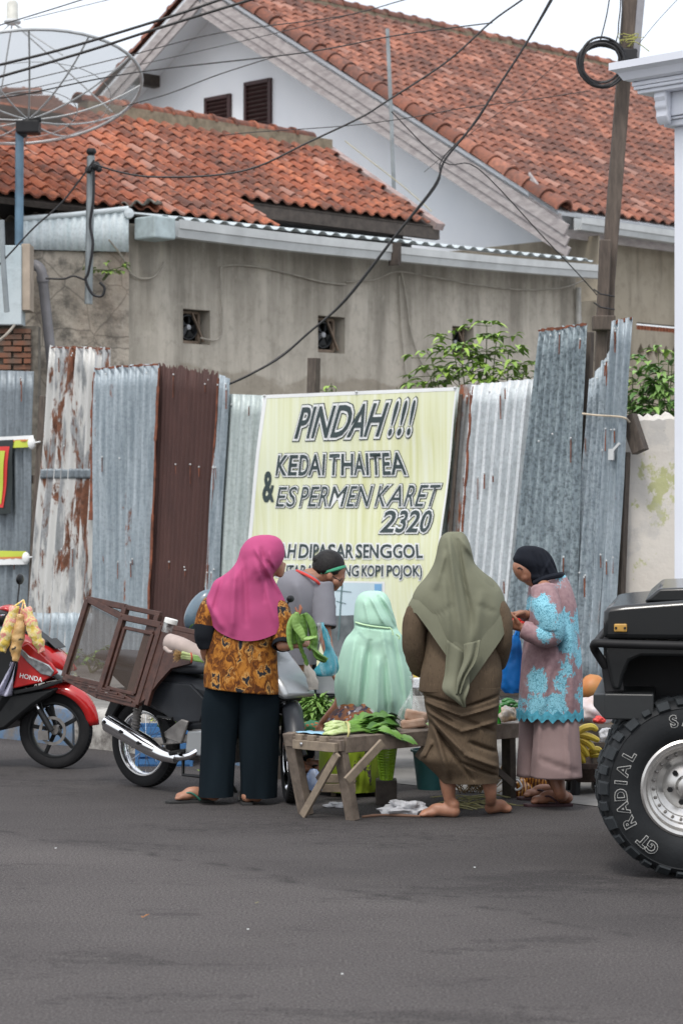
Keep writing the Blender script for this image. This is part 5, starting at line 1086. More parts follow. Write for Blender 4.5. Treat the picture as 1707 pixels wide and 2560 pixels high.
# ---- seated woman in the mint headscarf ----
Y = 13.75
p4 = thing('person', 'woman in a pale mint green headscarf seated on a low stool behind the wooden bench', 'person', G(880, 1990))
MINT = cloth('mint_jersey', (.40, .62, .50), .05, 200, .2, .75)
def hem4(th, cs, sn): return -.02+.035*math.sin(5*th)-.05*max(0, cs)
m = loft([(1477, 922, 945, 1), (1480, 908, 957, .95), (1488, 896, 967, .95), (1502, 889, 975, 1), (1520, 886, 980, 1.0), (1545, 884, 988, 1.0, .008), (1566, 885, 993, .9, .012), (1582, 876, 1004, .8, .014), (1598, 862, 1010, .76, .014), (1620, 853, 1016, .74, .016), (1655, 844, 1026, .74, .02), (1700, 836, 1030, .74, .026), (1740, 838, 1030, .72, .034), (1772, 846, 1018, .68, .042)], Y, 110, 6, hem=hem4, nf=9, seed=.4)
folds(m, [((925, 1490), (960, 1560), .009, .014), ((945, 1490), (990, 1575), .009, -.014), ((910, 1500), (925, 1570), .01, .010), ((955, 1490), (985, 1540), .008, .012), ((889, 1562), (985, 1572), .007, -.026), ((955, 1575), (985, 1780), .014, .018), ((925, 1600), (905, 1780), .013, -.022), ((905, 1620), (890, 1780), .012, .022), ((980, 1580), (1010, 1760), .012, -.018), ((945, 1640), (940, 1790), .012, .022), ((885, 1600), (865, 1760), .014, .014), ((962, 1640), (968, 1790), .010, -.02)], Y)
closetop(m, 110).build('headscarf', MINT, p4, smooth=80, sub=1)
m = MB(); pts = [P(889, 1556, Y-.12), P(910, 1562, Y-.19), P(940, 1567, Y-.2), P(975, 1571, Y-.16)]; m.tube(curve(pts, 5), .006, 6); m.tube(curve([P(972, 1568, Y-.17), P(980, 1576, Y-.17), P(982, 1588, Y-.17)], 4), .005, 6); m.tube(curve([P(990, 1585, Y-.14), P(998, 1592, Y-.14), P(996, 1598, Y-.14)], 4), .006, 6); m.build('tie_string', mat('pale_lime_trim', (.50, .72, .45), .8), p4)
PATT = NB('patterned_skirt'); s = PATT.sep(); vo = PATT.n('TexVoronoi', {'feature': 'F1'}, Vector=PATT.mix(.1, PATT.co, PATT.n('TexNoise', Scale=9.0).outputs['Color']), Scale=42.0)
up_ = PATT.ramp(PATT.n('SeparateXYZ', Vector=vo.outputs['Color']).outputs[0], (.0, (.015, .015, .03)), (.30, (.26, .09, .015)), (.48, (.03, .02, .03)), (.62, (.36, .35, .37)), (.74, (.20, .06, .02)), (.9, (.02, .02, .045)))
lim = PATT.ramp(PATT.noise(2.5, None, 4), (.3, (.22, .32, .012)), (.7, (.33, .44, .03))); bd = PATT.math('MULTIPLY', PATT.ramp(PATT.noise(3, PATT.map((5, 5, .6)), 3), (.60, 0), (.63, 1)), PATT.ramp(PATT.noise(40, None, 3), (.45, 0), (.5, 1)))
low_ = PATT.mix(bd, lim, (.05, .03, .05)); f = PATT.ramp(s['Z'], (.40, 0), (.42, 1)); PAT = PATT.out(PATT.mix(f, low_, up_), .8)
m = loft([(1755, 850, 955, .9), (1790, 822, 970, 1.2, .006), (1830, 806, 975, 1.3, .01), (1880, 798, 968, 1.2, .014), (1930, 798, 962, 1.15, .03), (1960, 803, 955, 1.1, .045), (1974, 806, 950, 1.1, .055)], Y-.02, 96, 6, nf=7, seed=2)
closetop(folds(m, [((900, 1880), (895, 1968), .012, -.02), ((925, 1860), (925, 1960), .012, .02), ((870, 1870), (862, 1960), .012, .015)], Y), 96).build('skirt', PAT, p4, smooth=80)
m = MB(); H = P(935, 1540, Y); m.ball(H, (.082, .10, .115)); m.cap(H-Z*.08, H-Z*.2, .055, .07); m.ball(P(940, 1680, Y), (.14, .08, .22)); m.ball(P(895, 1850, Y), (.12, .14, .12))
limb(m, [P(890, 1620, Y), P(866, 1700, Y), P(848, 1762, Y-.02)], [.045, .040, .036]); limb(m, [P(848, 1762, Y-.02), P(826, 1788, Y+.0), P(806, 1810, Y+.04)], [.036, .032, .026]); hand(m, P(806, 1810, Y+.04), (-.55, .1, -.85), (.8, .3, -.3), 1.0, .35)
limb(m, [P(1005, 1620, Y), P(1015, 1720, Y+.1), P(985, 1780, Y+.25)], [.05, .04, .026])
for a, d in ((P(835, 1970, Y-.05), 0), (P(890, 1950, Y+.02), 0)):
    f0 = V((a.x, a.y, 0)); limb(m, [a+Z*.25+V((.05, .05, 0)), a, f0+Z*.06], [.055, .048, .033]); foot(m, f0+V((.03, 0, .015)), (-.9, .3, 0), .21, .085)
    sandal(p4, f0+V((.03, 0, 0)), (-.9, .3, 0), BLR, BLR)
body(p4, m, SKIND, .008)

# ---- stooping trader in the grey striped shirt ----
Y = 14.85
p5 = thing('person', 'stooping trader in a grey striped shirt with black bun, green headband and glasses', 'person', G(760, 1925))
STR = NB('fine_stripe'); wv = STR.n('TexWave', {'wave_type': 'BANDS', 'bands_direction': 'Z'}, Vector=STR.co, Scale=62.0, Distortion=.3).outputs['Fac']; STRP = STR.out(STR.ramp(wv, (.3, (.16, .16, .18)), (.7, (.225, .225, .25))), .85, 0, Specular_IOR_Level=.1)
m = loft([(1424, 728, 748, 1), (1430, 712, 775, .95), (1441, 700, 795, 1), (1458, 692, 808, 1.0), (1485, 688, 818, .95), (1520, 690, 819, .9, .006), (1560, 694, 812, .85, .01), (1610, 700, 800, .85, .014), (1660, 705, 790, .85, .014)], Y, 72, 6, nf=5, seed=1)
folds(m, [((800, 1470), (790, 1560), .015, -.015), ((740, 1450), (760, 1540), .03, .015)], Y)
closetop(m).build('shirt', STRP, p5, smooth=80)
m = MB(); m.tube(curve([P(742, 1427, Y-.05), P(765, 1437, Y-.13), P(790, 1452, Y-.15), P(800, 1463, Y-.12)], 5), [.010]*16, 8); m.build('collar', mat('red_ribbing', (.55, .05, .04), .8), p5)
sleeve(p5, [P(800, 1465, Y-.05), P(808, 1520, Y-.10), P(812, 1570, Y-.14)], [.085, .08, .07], STRP)
m = loft([(1600, 704, 792, .8), (1750, 706, 790, .9, .01), (1900, 712, 786, .9, .02)], Y+.05, 40, 5); closetop(m, 40).build('trousers', DTEAL, p5, smooth=80)
m = MB(); fdr = V((.72, -.12, -.68)).normalized(); fu = V((.66, .05, .75)).normalized(); sd = fdr.cross(fu).normalized(); fu = sd.cross(fdr)
RH = Matrix((fdr, sd, fu)).transposed(); H = P(826, 1425, Y)
m.ball(H+V((.0, 0, .0)), (.092, .078, .105), 18, 12, RH); m.ball(P(836, 1447, Y), (.062, .064, .075), 16, 10, RH); m.ball(P(826, 1471, Y), (.034, .04, .026)); m.ball(P(820, 1480, Y), (.022, .024, .016)); m.cap(P(846, 1448, Y-.01), P(851, 1461, Y-.01), .009, .015); m.ball(P(842, 1470, Y-.01), (.013, .02, .008)); m.ball(P(838, 1475, Y-.01), (.012, .018, .007))
m.ball(P(824, 1441, Y-.085), (.020, .012, .028)); m.ball(P(838, 1455, Y-.05), (.03, .03, .03))
m.cap(P(808, 1438, Y), P(775, 1448, Y), .06, .075); m.ball(P(752, 1520, Y), (.10, .1, .18)); m.ball(P(750, 1640, Y), (.09, .09, .16))
limb(m, [P(808, 1500, Y-.1), P(813, 1590, Y-.14), P(836, 1680, Y-.2)], [.05, .042, .027]); hand(m, P(836, 1680, Y-.2), (.3, -.2, -1), (.8, -.2, 0), 1.0, .6)
for x in (728, 770): limb(m, [P(x, 1700, Y+.05), P(x, 1880, Y+.05), V((P(x, 0, Y).x, Y, .07))], [.05, .045, .034]); foot(m, V((P(x, 0, Y).x, Y, .015)), (.6, -.7, 0)); sandal(p5, V((P(x, 0, Y).x, Y, 0)), (.6, -.7, 0), BLR, BLR)
body(p5, m, SKIND, .0065, 3)
m = MB(); m.ball(P(821, 1416, Y)+V((0, 0, .004)), (.100, .086, .100), 24, 14, RH)
keep = [i for i, f in enumerate(m.f) if sum((V(m.v[j])-P(832, 1437, Y)).dot(fdr*-.45+fu*.9) for j in f)/4 > -.012]
m.f = [m.f[i] for i in keep]; m.m = [0]*len(m.f)
m.v = [tuple(V(v)*1+(V(v)-P(821, 1416, Y))*.03*noise.noise(V(v)*60)) for v in m.v]
hr = m.build('hair', HAIR, p5, smooth=80, solid=.012)
m = MB(); bc_ = P(794, 1399, Y-.02); m.ball(bc_, (.034, .034, .032)); m.cap(bc_, P(806, 1408, Y), .024, .035); m.build('hair_bun', HAIR, p5)
m = MB(); a = P(838, 1421, Y); pts = []
for j in range(25):
    an = 2*math.pi*j/24; pts.append(P(829, 1425, Y)+(fdr*.35+fu*.0).normalized()*0+ (V((.93, 0, .26)))*math.cos(an)*.088+V((0, 1, 0))*math.sin(an)*.084+V((.0, 0, .0)))
m.tube(pts, .012, 6, False); m.build('headband', mat('green_band', (.05, .30, .17), .7), p5)
m = MB()
for yy_ in (-.04, .04):
    g = P(850, 1451, Y)+V((0, yy_, 0)); m.tube([g+fu*.018*math.sin(2*math.pi*j/12)+V((0, 1, 0))*.024*math.cos(2*math.pi*j/12) for j in range(13)], .003, 5, False); m.tube([g+V((0, math.copysign(.02, yy_), 0)), P(827, 1437, Y)+V((0, yy_*2.1, 0))], .003, 5)
m.build('glasses', BLACK, p5)
# ================= MOTOR SCOOTERS =================
TYRE = mat('tyre_rubber', (.014, .014, .015), .8, 0, .25, 9, .4, 80, Specular_IOR_Level=.2); CHR = mat('chrome', (.75, .76, .78), .12, 1, .05, 5); BLKP = mat('black_plastic', (.012, .013, .014), .4, 0, .2, 6, Specular_IOR_Level=.3)
REDP = mat('red_paint', (.42, .012, .012), .22, 0, .06, 3, Coat_Weight=.6); SILV = mat('silver_paint', (.38, .40, .41), .3, .5, .06, 3, Coat_Weight=.4); ENG = mat('engine_casting', (.22, .21, .20), .5, .6, .25, 14); DUSTB = mat('dusty_black_panel', (.020, .023, .028), .4, 0, .3, 4, Specular_IOR_Level=.4)
def glassm(name, c, r=.05, a=.35):
    m = NB(name); return m.out(c, r, 0, Alpha=a)
LENS = mat('lamp_lens', (.30, .32, .33), .1, .5, .4, 30, Coat_Weight=1); SEATM = mat('seat_vinyl', (.035, .04, .048), .5, 0, .2, 8, .2, 120)
def wheel(root, c, R, w, steer=0, spokes='cast', rimM=None, lean=0):
    """wheel in the x-z plane of the bike, centre c, turned by steer about z"""
    M = Matrix.Translation(c) @ Matrix.Rotation(steer, 4, 'Z') @ Matrix.Rotation(math.pi/2, 4, 'X')
    t = w/2; h = w*.85; m = MB()
    prof = [(R-h, -t*.62), (R-h*.7, -t*.95), (R-h*.35, -t), (R-h*.12, -t*.78), (R-.004, -t*.40), (R, -t*.14), (R, t*.14), (R-.004, t*.40), (R-h*.12, t*.78), (R-h*.35, t), (R-h*.7, t*.95), (R-h, t*.62)]
    m.lathe(prof, 56, M); wh = m.build('wheel', TYRE, root, smooth=40)
    for sgn in (-1, 1):
        g = MB()
        for k in range(56):
            an = 2*math.pi*k/56; a2 = an+.05; r1, r2 = R-.001, R-h*.14
            g.add([M @ V((r1*math.cos(an), r1*math.sin(an), sgn*t*.1)), M @ V(((r1+.002)*math.cos(an+.03), (r1+.002)*math.sin(an+.03), sgn*t*.1)), M @ V(((r2+.004)*math.cos(a2+.03), (r2+.004)*math.sin(a2+.03), sgn*t*.72)), M @ V(((r2+.003)*math.cos(a2), (r2+.003)*math.sin(a2), sgn*t*.72))], [(0, 1, 2, 3)])
        tr_ = g.build('tread', BLR, wh, smooth=0); tr_['kind'] = 'stuff'
    m = MB(); r0 = R-h
    m.lathe([(r0+.004, -t*.7), (r0-.006, -t*.72), (r0-.014, -t*.5), (r0-.016, 0), (r0-.014, t*.5), (r0-.006, t*.72), (r0+.004, t*.7)], 48, M); m.build('rim', rimM or BLKP, wh, smooth=50)
    m = MB(); m.lathe([(0, t*.8), (.028, t*.8), (.034, t*.5), (.034, -t*.5), (.028, -t*.8), (0, -t*.8)], 20, M); m.build('hub', ENG, wh)
    if spokes == 'cast':
        for k in range(5):
            an = 2*math.pi*k/5+.5; m = MB(); a = M @ V((.02*math.cos(an), .02*math.sin(an), 0)); b = M @ V(((r0-.004)*math.cos(an), (r0-.004)*math.sin(an), 0)); ax = (M.to_3x3() @ Z)
            m.beam(a, b, .026, .018, up=ax); m.build('spoke', BLKP, wh, smooth=0, bevel=.004)
    else:
        m = MB()
        for k in range(36):
            an = 2*math.pi*k/36; s = 1 if k % 2 else -1; o = .35*(1 if (k//2) % 2 else -1)
            m.tube([M @ V((.03*math.cos(an+o*2), .03*math.sin(an+o*2), s*t*.45)), M @ V((r0*math.cos(an), r0*math.sin(an), 0))], .0013, 4, False)
        o = m.build('spokes', CHR, wh)
    return wh
def side(root, name, poly, w, matl, y=0, bev=.012, parent=None, sub=0, taper=None):
    """body panel: outline in the bike's x-z plane, width w, rounded edges"""
    m = MB(); m.prism([(a, b) for a, b in poly], w, frame(V((1, 0, 0)), V((0, 0, 1)), V((0, -1, 0)), (0, y, 0)))
    return m.build(name, matl, parent or root, smooth=35, bevel=bev)
def shell(root, name, rows, matl, nth=24, closed=True, parent=None, e=.75):
    """smooth tapering body: rows of (x, zmid, halfwidth, halfheight[, y])"""
    m = MB(); c = [cr_pt(rows, i/((len(rows)-1)*5)) for i in range((len(rows)-1)*5+1)]; vs = []
    for r in c:
        for j in range(nth):
            an = 2*math.pi*j/nth; cs, sn = math.cos(an), math.sin(an)
            vs.append((r[0], (r[4] if len(r) > 4 else 0)+r[2]*math.copysign(abs(cs)**e, cs), r[1]+r[3]*math.copysign(abs(sn)**e, sn)))
    k = len(c); m.add(vs, [(i*nth+j, i*nth+(j+1) % nth, (i+1)*nth+(j+1) % nth, (i+1)*nth+j) for i in range(k-1) for j in range(nth)]+[tuple(range(nth))[::-1], tuple((k-1)*nth+j for j in range(nth))])
    return m.build(name, matl, parent or root, smooth=60)
def fork(root, axle, top, y, steer, matl, r=.017):
    R = Matrix.Rotation(steer, 3, 'Z'); a = V(axle)+R @ V((0, y, 0)); b = V(top)+V((0, y*.9, 0)); m = MB(); m.tube([a, a.lerp(b, .5)], r*1.25, 10); m.build('fork_leg', BLKP, root); m = MB(); m.tube([a.lerp(b, .45), b], r*.8, 10); m.build('fork_tube', CHR, root)
def mirror(root, base, tip, rx=.055, rz=.038):
    m = MB(); m.tube(curve([base, V(base).lerp(tip, .5)+V((0, 0, .01)), tip], 4), .006, 6); s = m.build('mirror', BLKP, root); m = MB(); m.ball(tip, (.018, rx, rz), 16, 10); m.build('mirror_head', BLKP, s)

# ---- red scooter, front half in view at the left, facing right ----
RW = .252
c0 = G(141, 1921); red = thing('parked_scooter', 'red and black motor scooter with snack packets hanging from its handlebar, at the left edge', 'motor scooter', (c0.x, c0.y, 0), local=True, rz=math.radians(-15))
# local x forward, front axle at x=0
wheel(red, V((0, 0, RW)), RW, .085, 0, 'cast')
top = V((-.30, 0, .78))
for y in (-.075, .075): fork(red, (0, 0, RW), top+V((.12, 0, -.25)), y, 0, BLKP)
m = MB(); M = frame(V((1, 0, 0)), Z, V((0, -1, 0)), (0, 0, RW)); vs = []
a0, a1, n = math.radians(8), math.radians(125), 16
for i in range(n+1):
    a = lerp(a0, a1, i/n); wd = lerp(.025, .075, min(1, i/n*2.2)); r = RW+.03+.02*math.sin(i/n*3)
    for y, dr in ((-wd, -.05), (-wd*.9, -.01), (-wd*.4, .016), (0, .02), (wd*.4, .016), (wd*.9, -.01), (wd, -.05)): vs.append(((r+dr)*math.cos(a), y, RW+(r+dr)*math.sin(a)))
m.add(vs, [(i*7+j, i*7+j+1, (i+1)*7+j+1, (i+1)*7+j) for i in range(n) for j in range(6)]); m.build('front_fender', REDP, red, smooth=70, solid=.004)
# leg shield and nose
side(red, 'leg_shield', [(-.62, .20), (-.42, .24), (-.22, .50), (-.15, .62), (-.14, .74), (-.22, .86), (-.30, .90), (-.40, .72), (-.50, .50), (-.60, .34)], .34, BLKP, 0, .05)
for s in (-1, 1):
    side(red, 'red_side_panel', [(-.235, .53), (-.03, .575), (.085, .64), (.04, .70), (-.13, .83), (-.19, .80), (-.20, .66)], .02, REDP, s*.165, .008)
    side(red, 'grey_trim', [(-.24, .515), (-.02, .56), (.10, .60), (.11, .575), (-.03, .53), (-.22, .49)], .02, BLKP, s*.160, .006)
shell(red, 'nose', [(-.30, .80, .12, .10), (-.16, .77, .15, .12), (-.02, .72, .14, .085), (.07, .68, .10, .05), (.11, .655, .04, .02)], REDP)
shell(red, 'windscreen', [(-.26, .93, .05, .03), (-.17, .88, .09, .05), (-.06, .82, .09, .035), (.0, .785, .05, .015)], BLKP)
hl = shell(red, 'headlight', [(-.10, .715, .168, .028), (-.02, .67, .162, .045), (.06, .62, .135, .05), (.115, .60, .08, .035)], LENS, e=.8)
for s in (-1, 1): side(red, 'headlight', [(-.20, .82), (-.11, .745), (.024, .69), (.06, .65), (.04, .615), (-.03, .63), (-.125, .705), (-.19, .775)], .02, LENS, s*.178, .006)
shell(red, 'indicator', [(-.15, .76, .17, .012), (-.05, .70, .176, .016), (.02, .66, .17, .012)], mat('clear_indicator', (.75, .76, .76), .15), parent=hl)
side(red, 'lower_body', [(-1.4, .25), (-.56, .20), (-.30, .26), (-.10, .42), (.03, .50), (.05, .54), (-.22, .50), (-.45, .44), (-.62, .32), (-1.4, .36)], .30, BLKP, 0, .03)
side(red, 'seat_body', [(-1.7, .62), (-1.0, .52), (-.85, .34), (-1.0, .28), (-1.6, .42)], .26, REDP, 0, .04); side(red, 'seat', [(-1.75, .72), (-.95, .72), (-.85, .64), (-1.0, .58), (-1.75, .64)], .28, SEATM, 0, .04)
wheel(red, V((-1.24, 0, RW)), RW, .095, 0, 'cast')
hb = V((-.34, 0, .99)); shell(red, 'handlebar_cover', [(-.44, .97, .10, .05), (-.34, .985, .17, .06), (-.27, .97, .14, .045), (-.22, .95, .06, .02)], BLKP)
shell(red, 'meter_hood', [(-.40, 1.03, .05, .02), (-.33, 1.045, .10, .026), (-.25, 1.02, .08, .02)], REDP)
for s in (-1, 1):
    m = MB(); m.tube([hb+V((0, s*.13, .01)), hb+V((-.04, s*.22, .015)), hb+V((-.08, s*.34, .02))], .017, 10); m.build('handle_grip', BLR, red)
    m = MB(); m.tube(curve([hb+V((.05, s*.16, .02)), hb+V((.06, s*.24, .02)), hb+V((.0, s*.34, .02))], 3), .006, 6); m.build('brake_lever', CHR, red); mirror(red, hb+V((.0, s*.15, .04)), hb+V((-.02, s*.25, .24)))
m = MB(); m.prism([(-.09, -.045), (.09, -.045), (.09, .045), (-.09, .045)], .004, frame(V((-.15, -.1, -.05)).normalized()*0+V((0, 1, 0)), V((-.75, 0, .66)), V((.66, 0, .75)), (.0, 0, .82))); m.build('number_plate', BLKP, red, smooth=0, bevel=.004)
m = MB(); m.tube([(-.70, -.12, .25), (-.62, -.2, .02)], .012, 8); m.build('kick_stand', BLKP, red); m = MB(); m.tube(curve([(-.6, -.1, .3), (-.5, -.12, .12), (-.42, -.1, .02), (-.4, -.1, .12)], 4), .004, 5); m.build('dangling_wire', BLKP, red)
m = MB(); m.lathe([(.075, .002), (.095, .002), (.095, -.002), (.075, -.002), (.075, .002)], 24, Matrix.Translation((0, -.06, RW)) @ Matrix.Rotation(math.pi/2, 4, 'X')); m.box((-.06, -.065, RW-.03), (.07, .03, .06)); m.build('brake_disc', ENG, red)
for y in (-.05, .05):
    m = MB(); m.tube(curve([(-.24, y, .93), (-.12, y*1.3, .62), (-.08, y*1.6, .46), (-.03, y*1.5, .30)], 5), .005, 6); m.build('brake_hose', BLKP, red)
def put_text(parent, s, M, size, matl, name='lettering', depth=0, off=.012, shear=0):
    me = text_mesh(s, shear, off); me.transform(Matrix.Scale(size, 4)); me.materials.clear(); me.materials.append(matl); o = bpy.data.objects.new(name, me); col.objects.link(o)
    o.parent = parent
    if parent in LOCAL: LOCAL.add(o); o.matrix_basis = M; WM[o] = M
    else: o.matrix_world = M; o.matrix_parent_inverse = WM[parent].inverted(); WM[o] = M
    return o
put_text(red, 'HONDA', frame(V((.98, 0, -.17)).normalized(), V((.17, 0, .98)).normalized(), V((0, -1, 0)), (-.185, -.1775, .605)), .043, WHP, 'brand_lettering')
# snack packets hanging from the handlebar
PK = NB('snack_packet'); c = PK.ramp(PK.noise(16, None, 4, .6, .5), (.42, (.62, .45, .08)), (.50, (.70, .62, .30)), (.56, (.68, .22, .18)), (.66, (.72, .45, .38))); PK.bump(PK.noise(40, None, 3), .6, .01); PACK = PK.out(c, .35)
PK2 = NB('tan_packet'); c = PK2.ramp(PK2.noise(22, None, 3), (.40, (.48, .28, .10)), (.6, (.60, .40, .18)), (.66, (.03, .03, .03))); PK2.bump(PK2.noise(40, None, 3), .6, .01); PACK2 = PK2.out(c, .4)
for lab, pts, mt in (('long string of pink and yellow snack packets, leftmost on the red scooter handlebar', [(38, 1515), (26, 1560), (14, 1600), (8, 1630)], PACK), ('string of tan snack packets hanging between the two pink and yellow strings', [(53, 1535), (48, 1575), (42, 1615), (40, 1652)], PACK2), ('string of yellow and pink snack packets, rightmost on the red scooter handlebar', [(66, 1520), (80, 1560), (95, 1600), (106, 1630)], PACK)):
    m = MB(); c = curve([P(a, b, 14.88) for a, b in pts], 7); k = len(c)-1; m.tube(c, [.018+.024*math.sin(math.pi*min(1, .12+i/k*.85))+.003*math.sin(i*1.3) for i in range(k+1)], 12); m.tube([P(60, 1500, 14.95), c[0]], .006, 5)
    m.v = [tuple(V(v)+V((1, .6, 1))*.010*noise.noise(V(v)*30)) for v in m.v]; tag(m.build('snack_packets', mt), lab, 'snack packet', 'snack packets hung on the red scooter')
m = MB(); m.grid(lambda u, v: P(lerp(lerp(28, -10, v), lerp(40, 30, v), u), lerp(1655, 1740, v), 15.0)+V((0, .03*math.sin(u*9+v*5), 0)), 14, 14); tag(m.build('plastic_bag', mat('lilac_plastic', (.50, .50, .62), .35, 0, .12, 12, Alpha=.85), smooth=70, solid=.003), 'lilac plastic bag hanging behind the red scooter leg shield', 'bag')

# ---- black and silver motorcycle carrying the stall goods ----
r0 = G(365, 1967); f0 = G(728, 2006); hd = (f0-r0); hd.z = 0; WBs = hd.length; ang = math.atan2(hd.y, hd.x)
bike = thing('parked_motorcycle', 'black and silver underbone motorcycle with chrome exhaust, loaded with vegetables and a wooden cage', 'motorcycle', (r0.x, r0.y, 0), local=True, rz=ang)
RB = .268; st_ = math.radians(-90)-ang+math.radians(7)
wheel(bike, V((0, 0, RB)), RB, .085, 0, 'wire', CHR)
wheel(bike, V((WBs, 0, RB)), RB, .08, st_, 'wire', CHR)
pin = NB('white_rim_tape'); WT = pin.out((.75, .75, .74), .4)
for sgn in (-1, 1):
    m = MB(); m.lathe([(RB-.072, .0), (RB-.080, .0), (RB-.080, .003), (RB-.072, .003), (RB-.072, 0)], 48, Matrix.Translation((0, sgn*.032-.002, RB)) @ Matrix.Rotation(math.pi/2, 4, 'X')); m.build('rim_tape', WT, bike)
side(bike, 'tail_fender', [(-.30, .42), (-.20, .60), (.05, .62), (.20, .52), (.10, .54), (-.12, .55), (-.24, .40)], .13, BLKP, 0, .01)
side(bike, 'body_panel', [(-.12, .62), (.10, .50), (.30, .44), (.46, .36), (.62, .38), (.74, .52), (.70, .66), (.30, .72), (-.20, .78), (-.30, .74)], .24, DUSTB, 0, .05)
for s in (-1, 1): side(bike, 'side_cover', [(.02, .66), (.14, .53), (.40, .42), (.58, .44), (.64, .56), (.50, .66)], .02, DUSTB, s*.125, .008)
shell(bike, 'seat', [(-.34, .795, .10, .03), (-.15, .785, .13, .045), (.15, .765, .135, .045), (.40, .75, .12, .04), (.60, .745, .08, .03)], SEATM)
m = MB(); m.tube(curve([(.62, -.02, .36), (.52, -.15, .24), (.38, -.165, .225)], 5), .022, 12); m.build('exhaust_pipe', CHR, bike)
m = MB(); c = [V((.42, -.165, .215)), V((.30, -.17, .235)), V((.17, -.175, .285)), V((.02, -.18, .34)), V((-.13, -.185, .395))]; cc2 = curve(c, 6); m.tube(cc2, [lerp(.030, .056, min(1, i/12)) for i in range(len(cc2))], 20); ex = m.build('exhaust_muffler', CHR, bike)
m = MB(); m.tube([V((-.125, -.185, .394)), V((-.14, -.185, .40))], [.056, .042], 20); m.build('end_cap', BLKP, ex)
m = MB(); pr = [V((-.11, -.232, .41)), V((.03, -.232, .36)), V((.17, -.222, .30)), V((.27, -.205, .262))]; m.tube(curve(pr, 6), [.030, .032, .03, .02]*0+[lerp(.034, .016, i/18) for i in range(19)], 14); m.build('heat_shield', CHR, ex)
for p in pr[:3]:
    m = MB(); m.lathe([(0, .008), (.010, .008), (.012, 0), (.0, 0)], 10, frame(V((1, 0, 0)), Z, V((0, -1, 0)), p+V((.02, -.032, 0)))); m.build('bolt', BLKP, ex)
m = MB(); m.beam((.0, -.12, RB), (.50, -.12, .34), .03, .05); m.beam((.0, .12, RB), (.50, .12, .34), .03, .05); m.build('swing_arm', ENG, bike, smooth=0, bevel=.01)
for s in (-1, 1):
    m = MB(); m.tube([(.02, s*.13, RB+.02), (.10, s*.13, .56)], .012, 8); m.lathe([(.026+.004*math.cos(i*math.pi), i*.010) for i in range(24)], 14, frame(V((0, 1, 0)), V((-1, 0, .2)).normalized(), V((.15, 0, .98)).normalized(), (.035, s*.13, .32))); m.build('shock_absorber', ENG, bike)
side(bike, 'engine_block', [(.42, .20), (.78, .20), (.86, .30), (.80, .42), (.48, .42)], .22, ENG, 0, .03); side(bike, 'engine_cover', [(.46, .24), (.72, .23), (.76, .34), (.66, .40), (.48, .38)], .03, SILV, -.125, .012)
side(bike, 'frame_bracket', [(.26, .34), (.44, .30), (.50, .44), (.44, .45)], .02, ENG, -.14, .008)
m = MB(); m.tube([(.30, -.14, .30), (.30, -.2, .46), (.42, -.2, .455)], .010, 8); m.tube([(.45, -.12, .26), (.46, -.26, .255)], .014, 8); m.tube([(.46, -.15, .26), (.46, -.15, .12), (.66, -.15, .12)], .011, 8); m.build('foot_peg', BLKP, bike)
m = MB(); m.tube([(.55, .05, .2), (.62, .14, .0)], .012, 8); m.build('kick_stand', BLKP, bike)
side(bike, 'leg_shield', [(.74, .34), (.86, .36), (1.02, .62), (1.05, .80), (.98, .86), (.88, .66), (.76, .50)], .34, BLKP, 0, .05)
side(bike, 'front_cowl', [(.86, .80), (.98, .88), (1.06, .86), (1.22, .70), (1.27, .62), (1.22, .60), (1.04, .67), (.94, .62), (.88, .68)], .27, SILV, 0, .03)
side(bike, 'cowl_underside', [(.88, .66), (1.04, .655), (1.20, .60), (1.10, .54), (.96, .54)], .24, BLKP, 0, .03)
shell(bike, 'low_lamp', [(1.02, .58, .05, .04), (1.12, .56, .075, .055), (1.2, .55, .05, .04), (1.23, .55, .02, .015)], CHR)
for s in (-1, 1):
    side(bike, 'cowl_stripe', [(.98, .80), (1.16, .68), (1.17, .66), (.97, .76)], .02, BLKP, s*.178, .004)
shell(bike, 'headlight_cowl', [(.86, 1.0, .10, .05), (.98, .98, .14, .075), (1.08, .95, .11, .055), (1.13, .93, .05, .03)], SILV); shell(bike, 'headlight', [(1.05, .945, .10, .045), (1.12, .93, .075, .035), (1.145, .925, .03, .018)], LENS)
Rs = Matrix.Rotation(st_, 3, 'Z'); axl = V((WBs, 0, RB))
M = Matrix.Translation(axl) @ Matrix.Rotation(st_, 4, 'Z'); m = MB(); vs = []; n = 16
for i in range(n+1):
    a = lerp(math.radians(15), math.radians(150), i/n); wd = .058
    for y, dr in ((-wd, -.05), (-wd*.9, -.01), (-wd*.4, .012), (0, .016), (wd*.4, .012), (wd*.9, -.01), (wd, -.05)): r = RB+.035+dr; vs.append(M @ V((r*math.cos(a), y, r*math.sin(a))))
m.add(vs, [(i*7+j, i*7+j+1, (i+1)*7+j+1, (i+1)*7+j) for i in range(n) for j in range(6)]); m.build('front_fender', DUSTB, bike, smooth=70, solid=.004)
for y in (-.075, .075): fork(bike, axl, V((WBs-.22, 0, .78)), y, st_, BLKP, .018)
hb = V((WBs-.30, 0, 1.0))
for s in (-1, 1):
    g = hb+Rs @ V((-.06, s*.34, .02)); m = MB(); m.tube([hb, hb+Rs @ V((0, s*.14, .02)), hb+Rs @ V((-.04, s*.24, .02)), g], .014, 8); m.build('handlebar', CHR, bike); m = MB(); m.tube([hb+Rs @ V((-.04, s*.23, .02)), g], .019, 10); m.build('handle_grip', BLR, bike)
mirror(bike, hb+Rs @ V((0, .15, .03)), hb+Rs @ V((.02, .22, .17)), .03, .022)
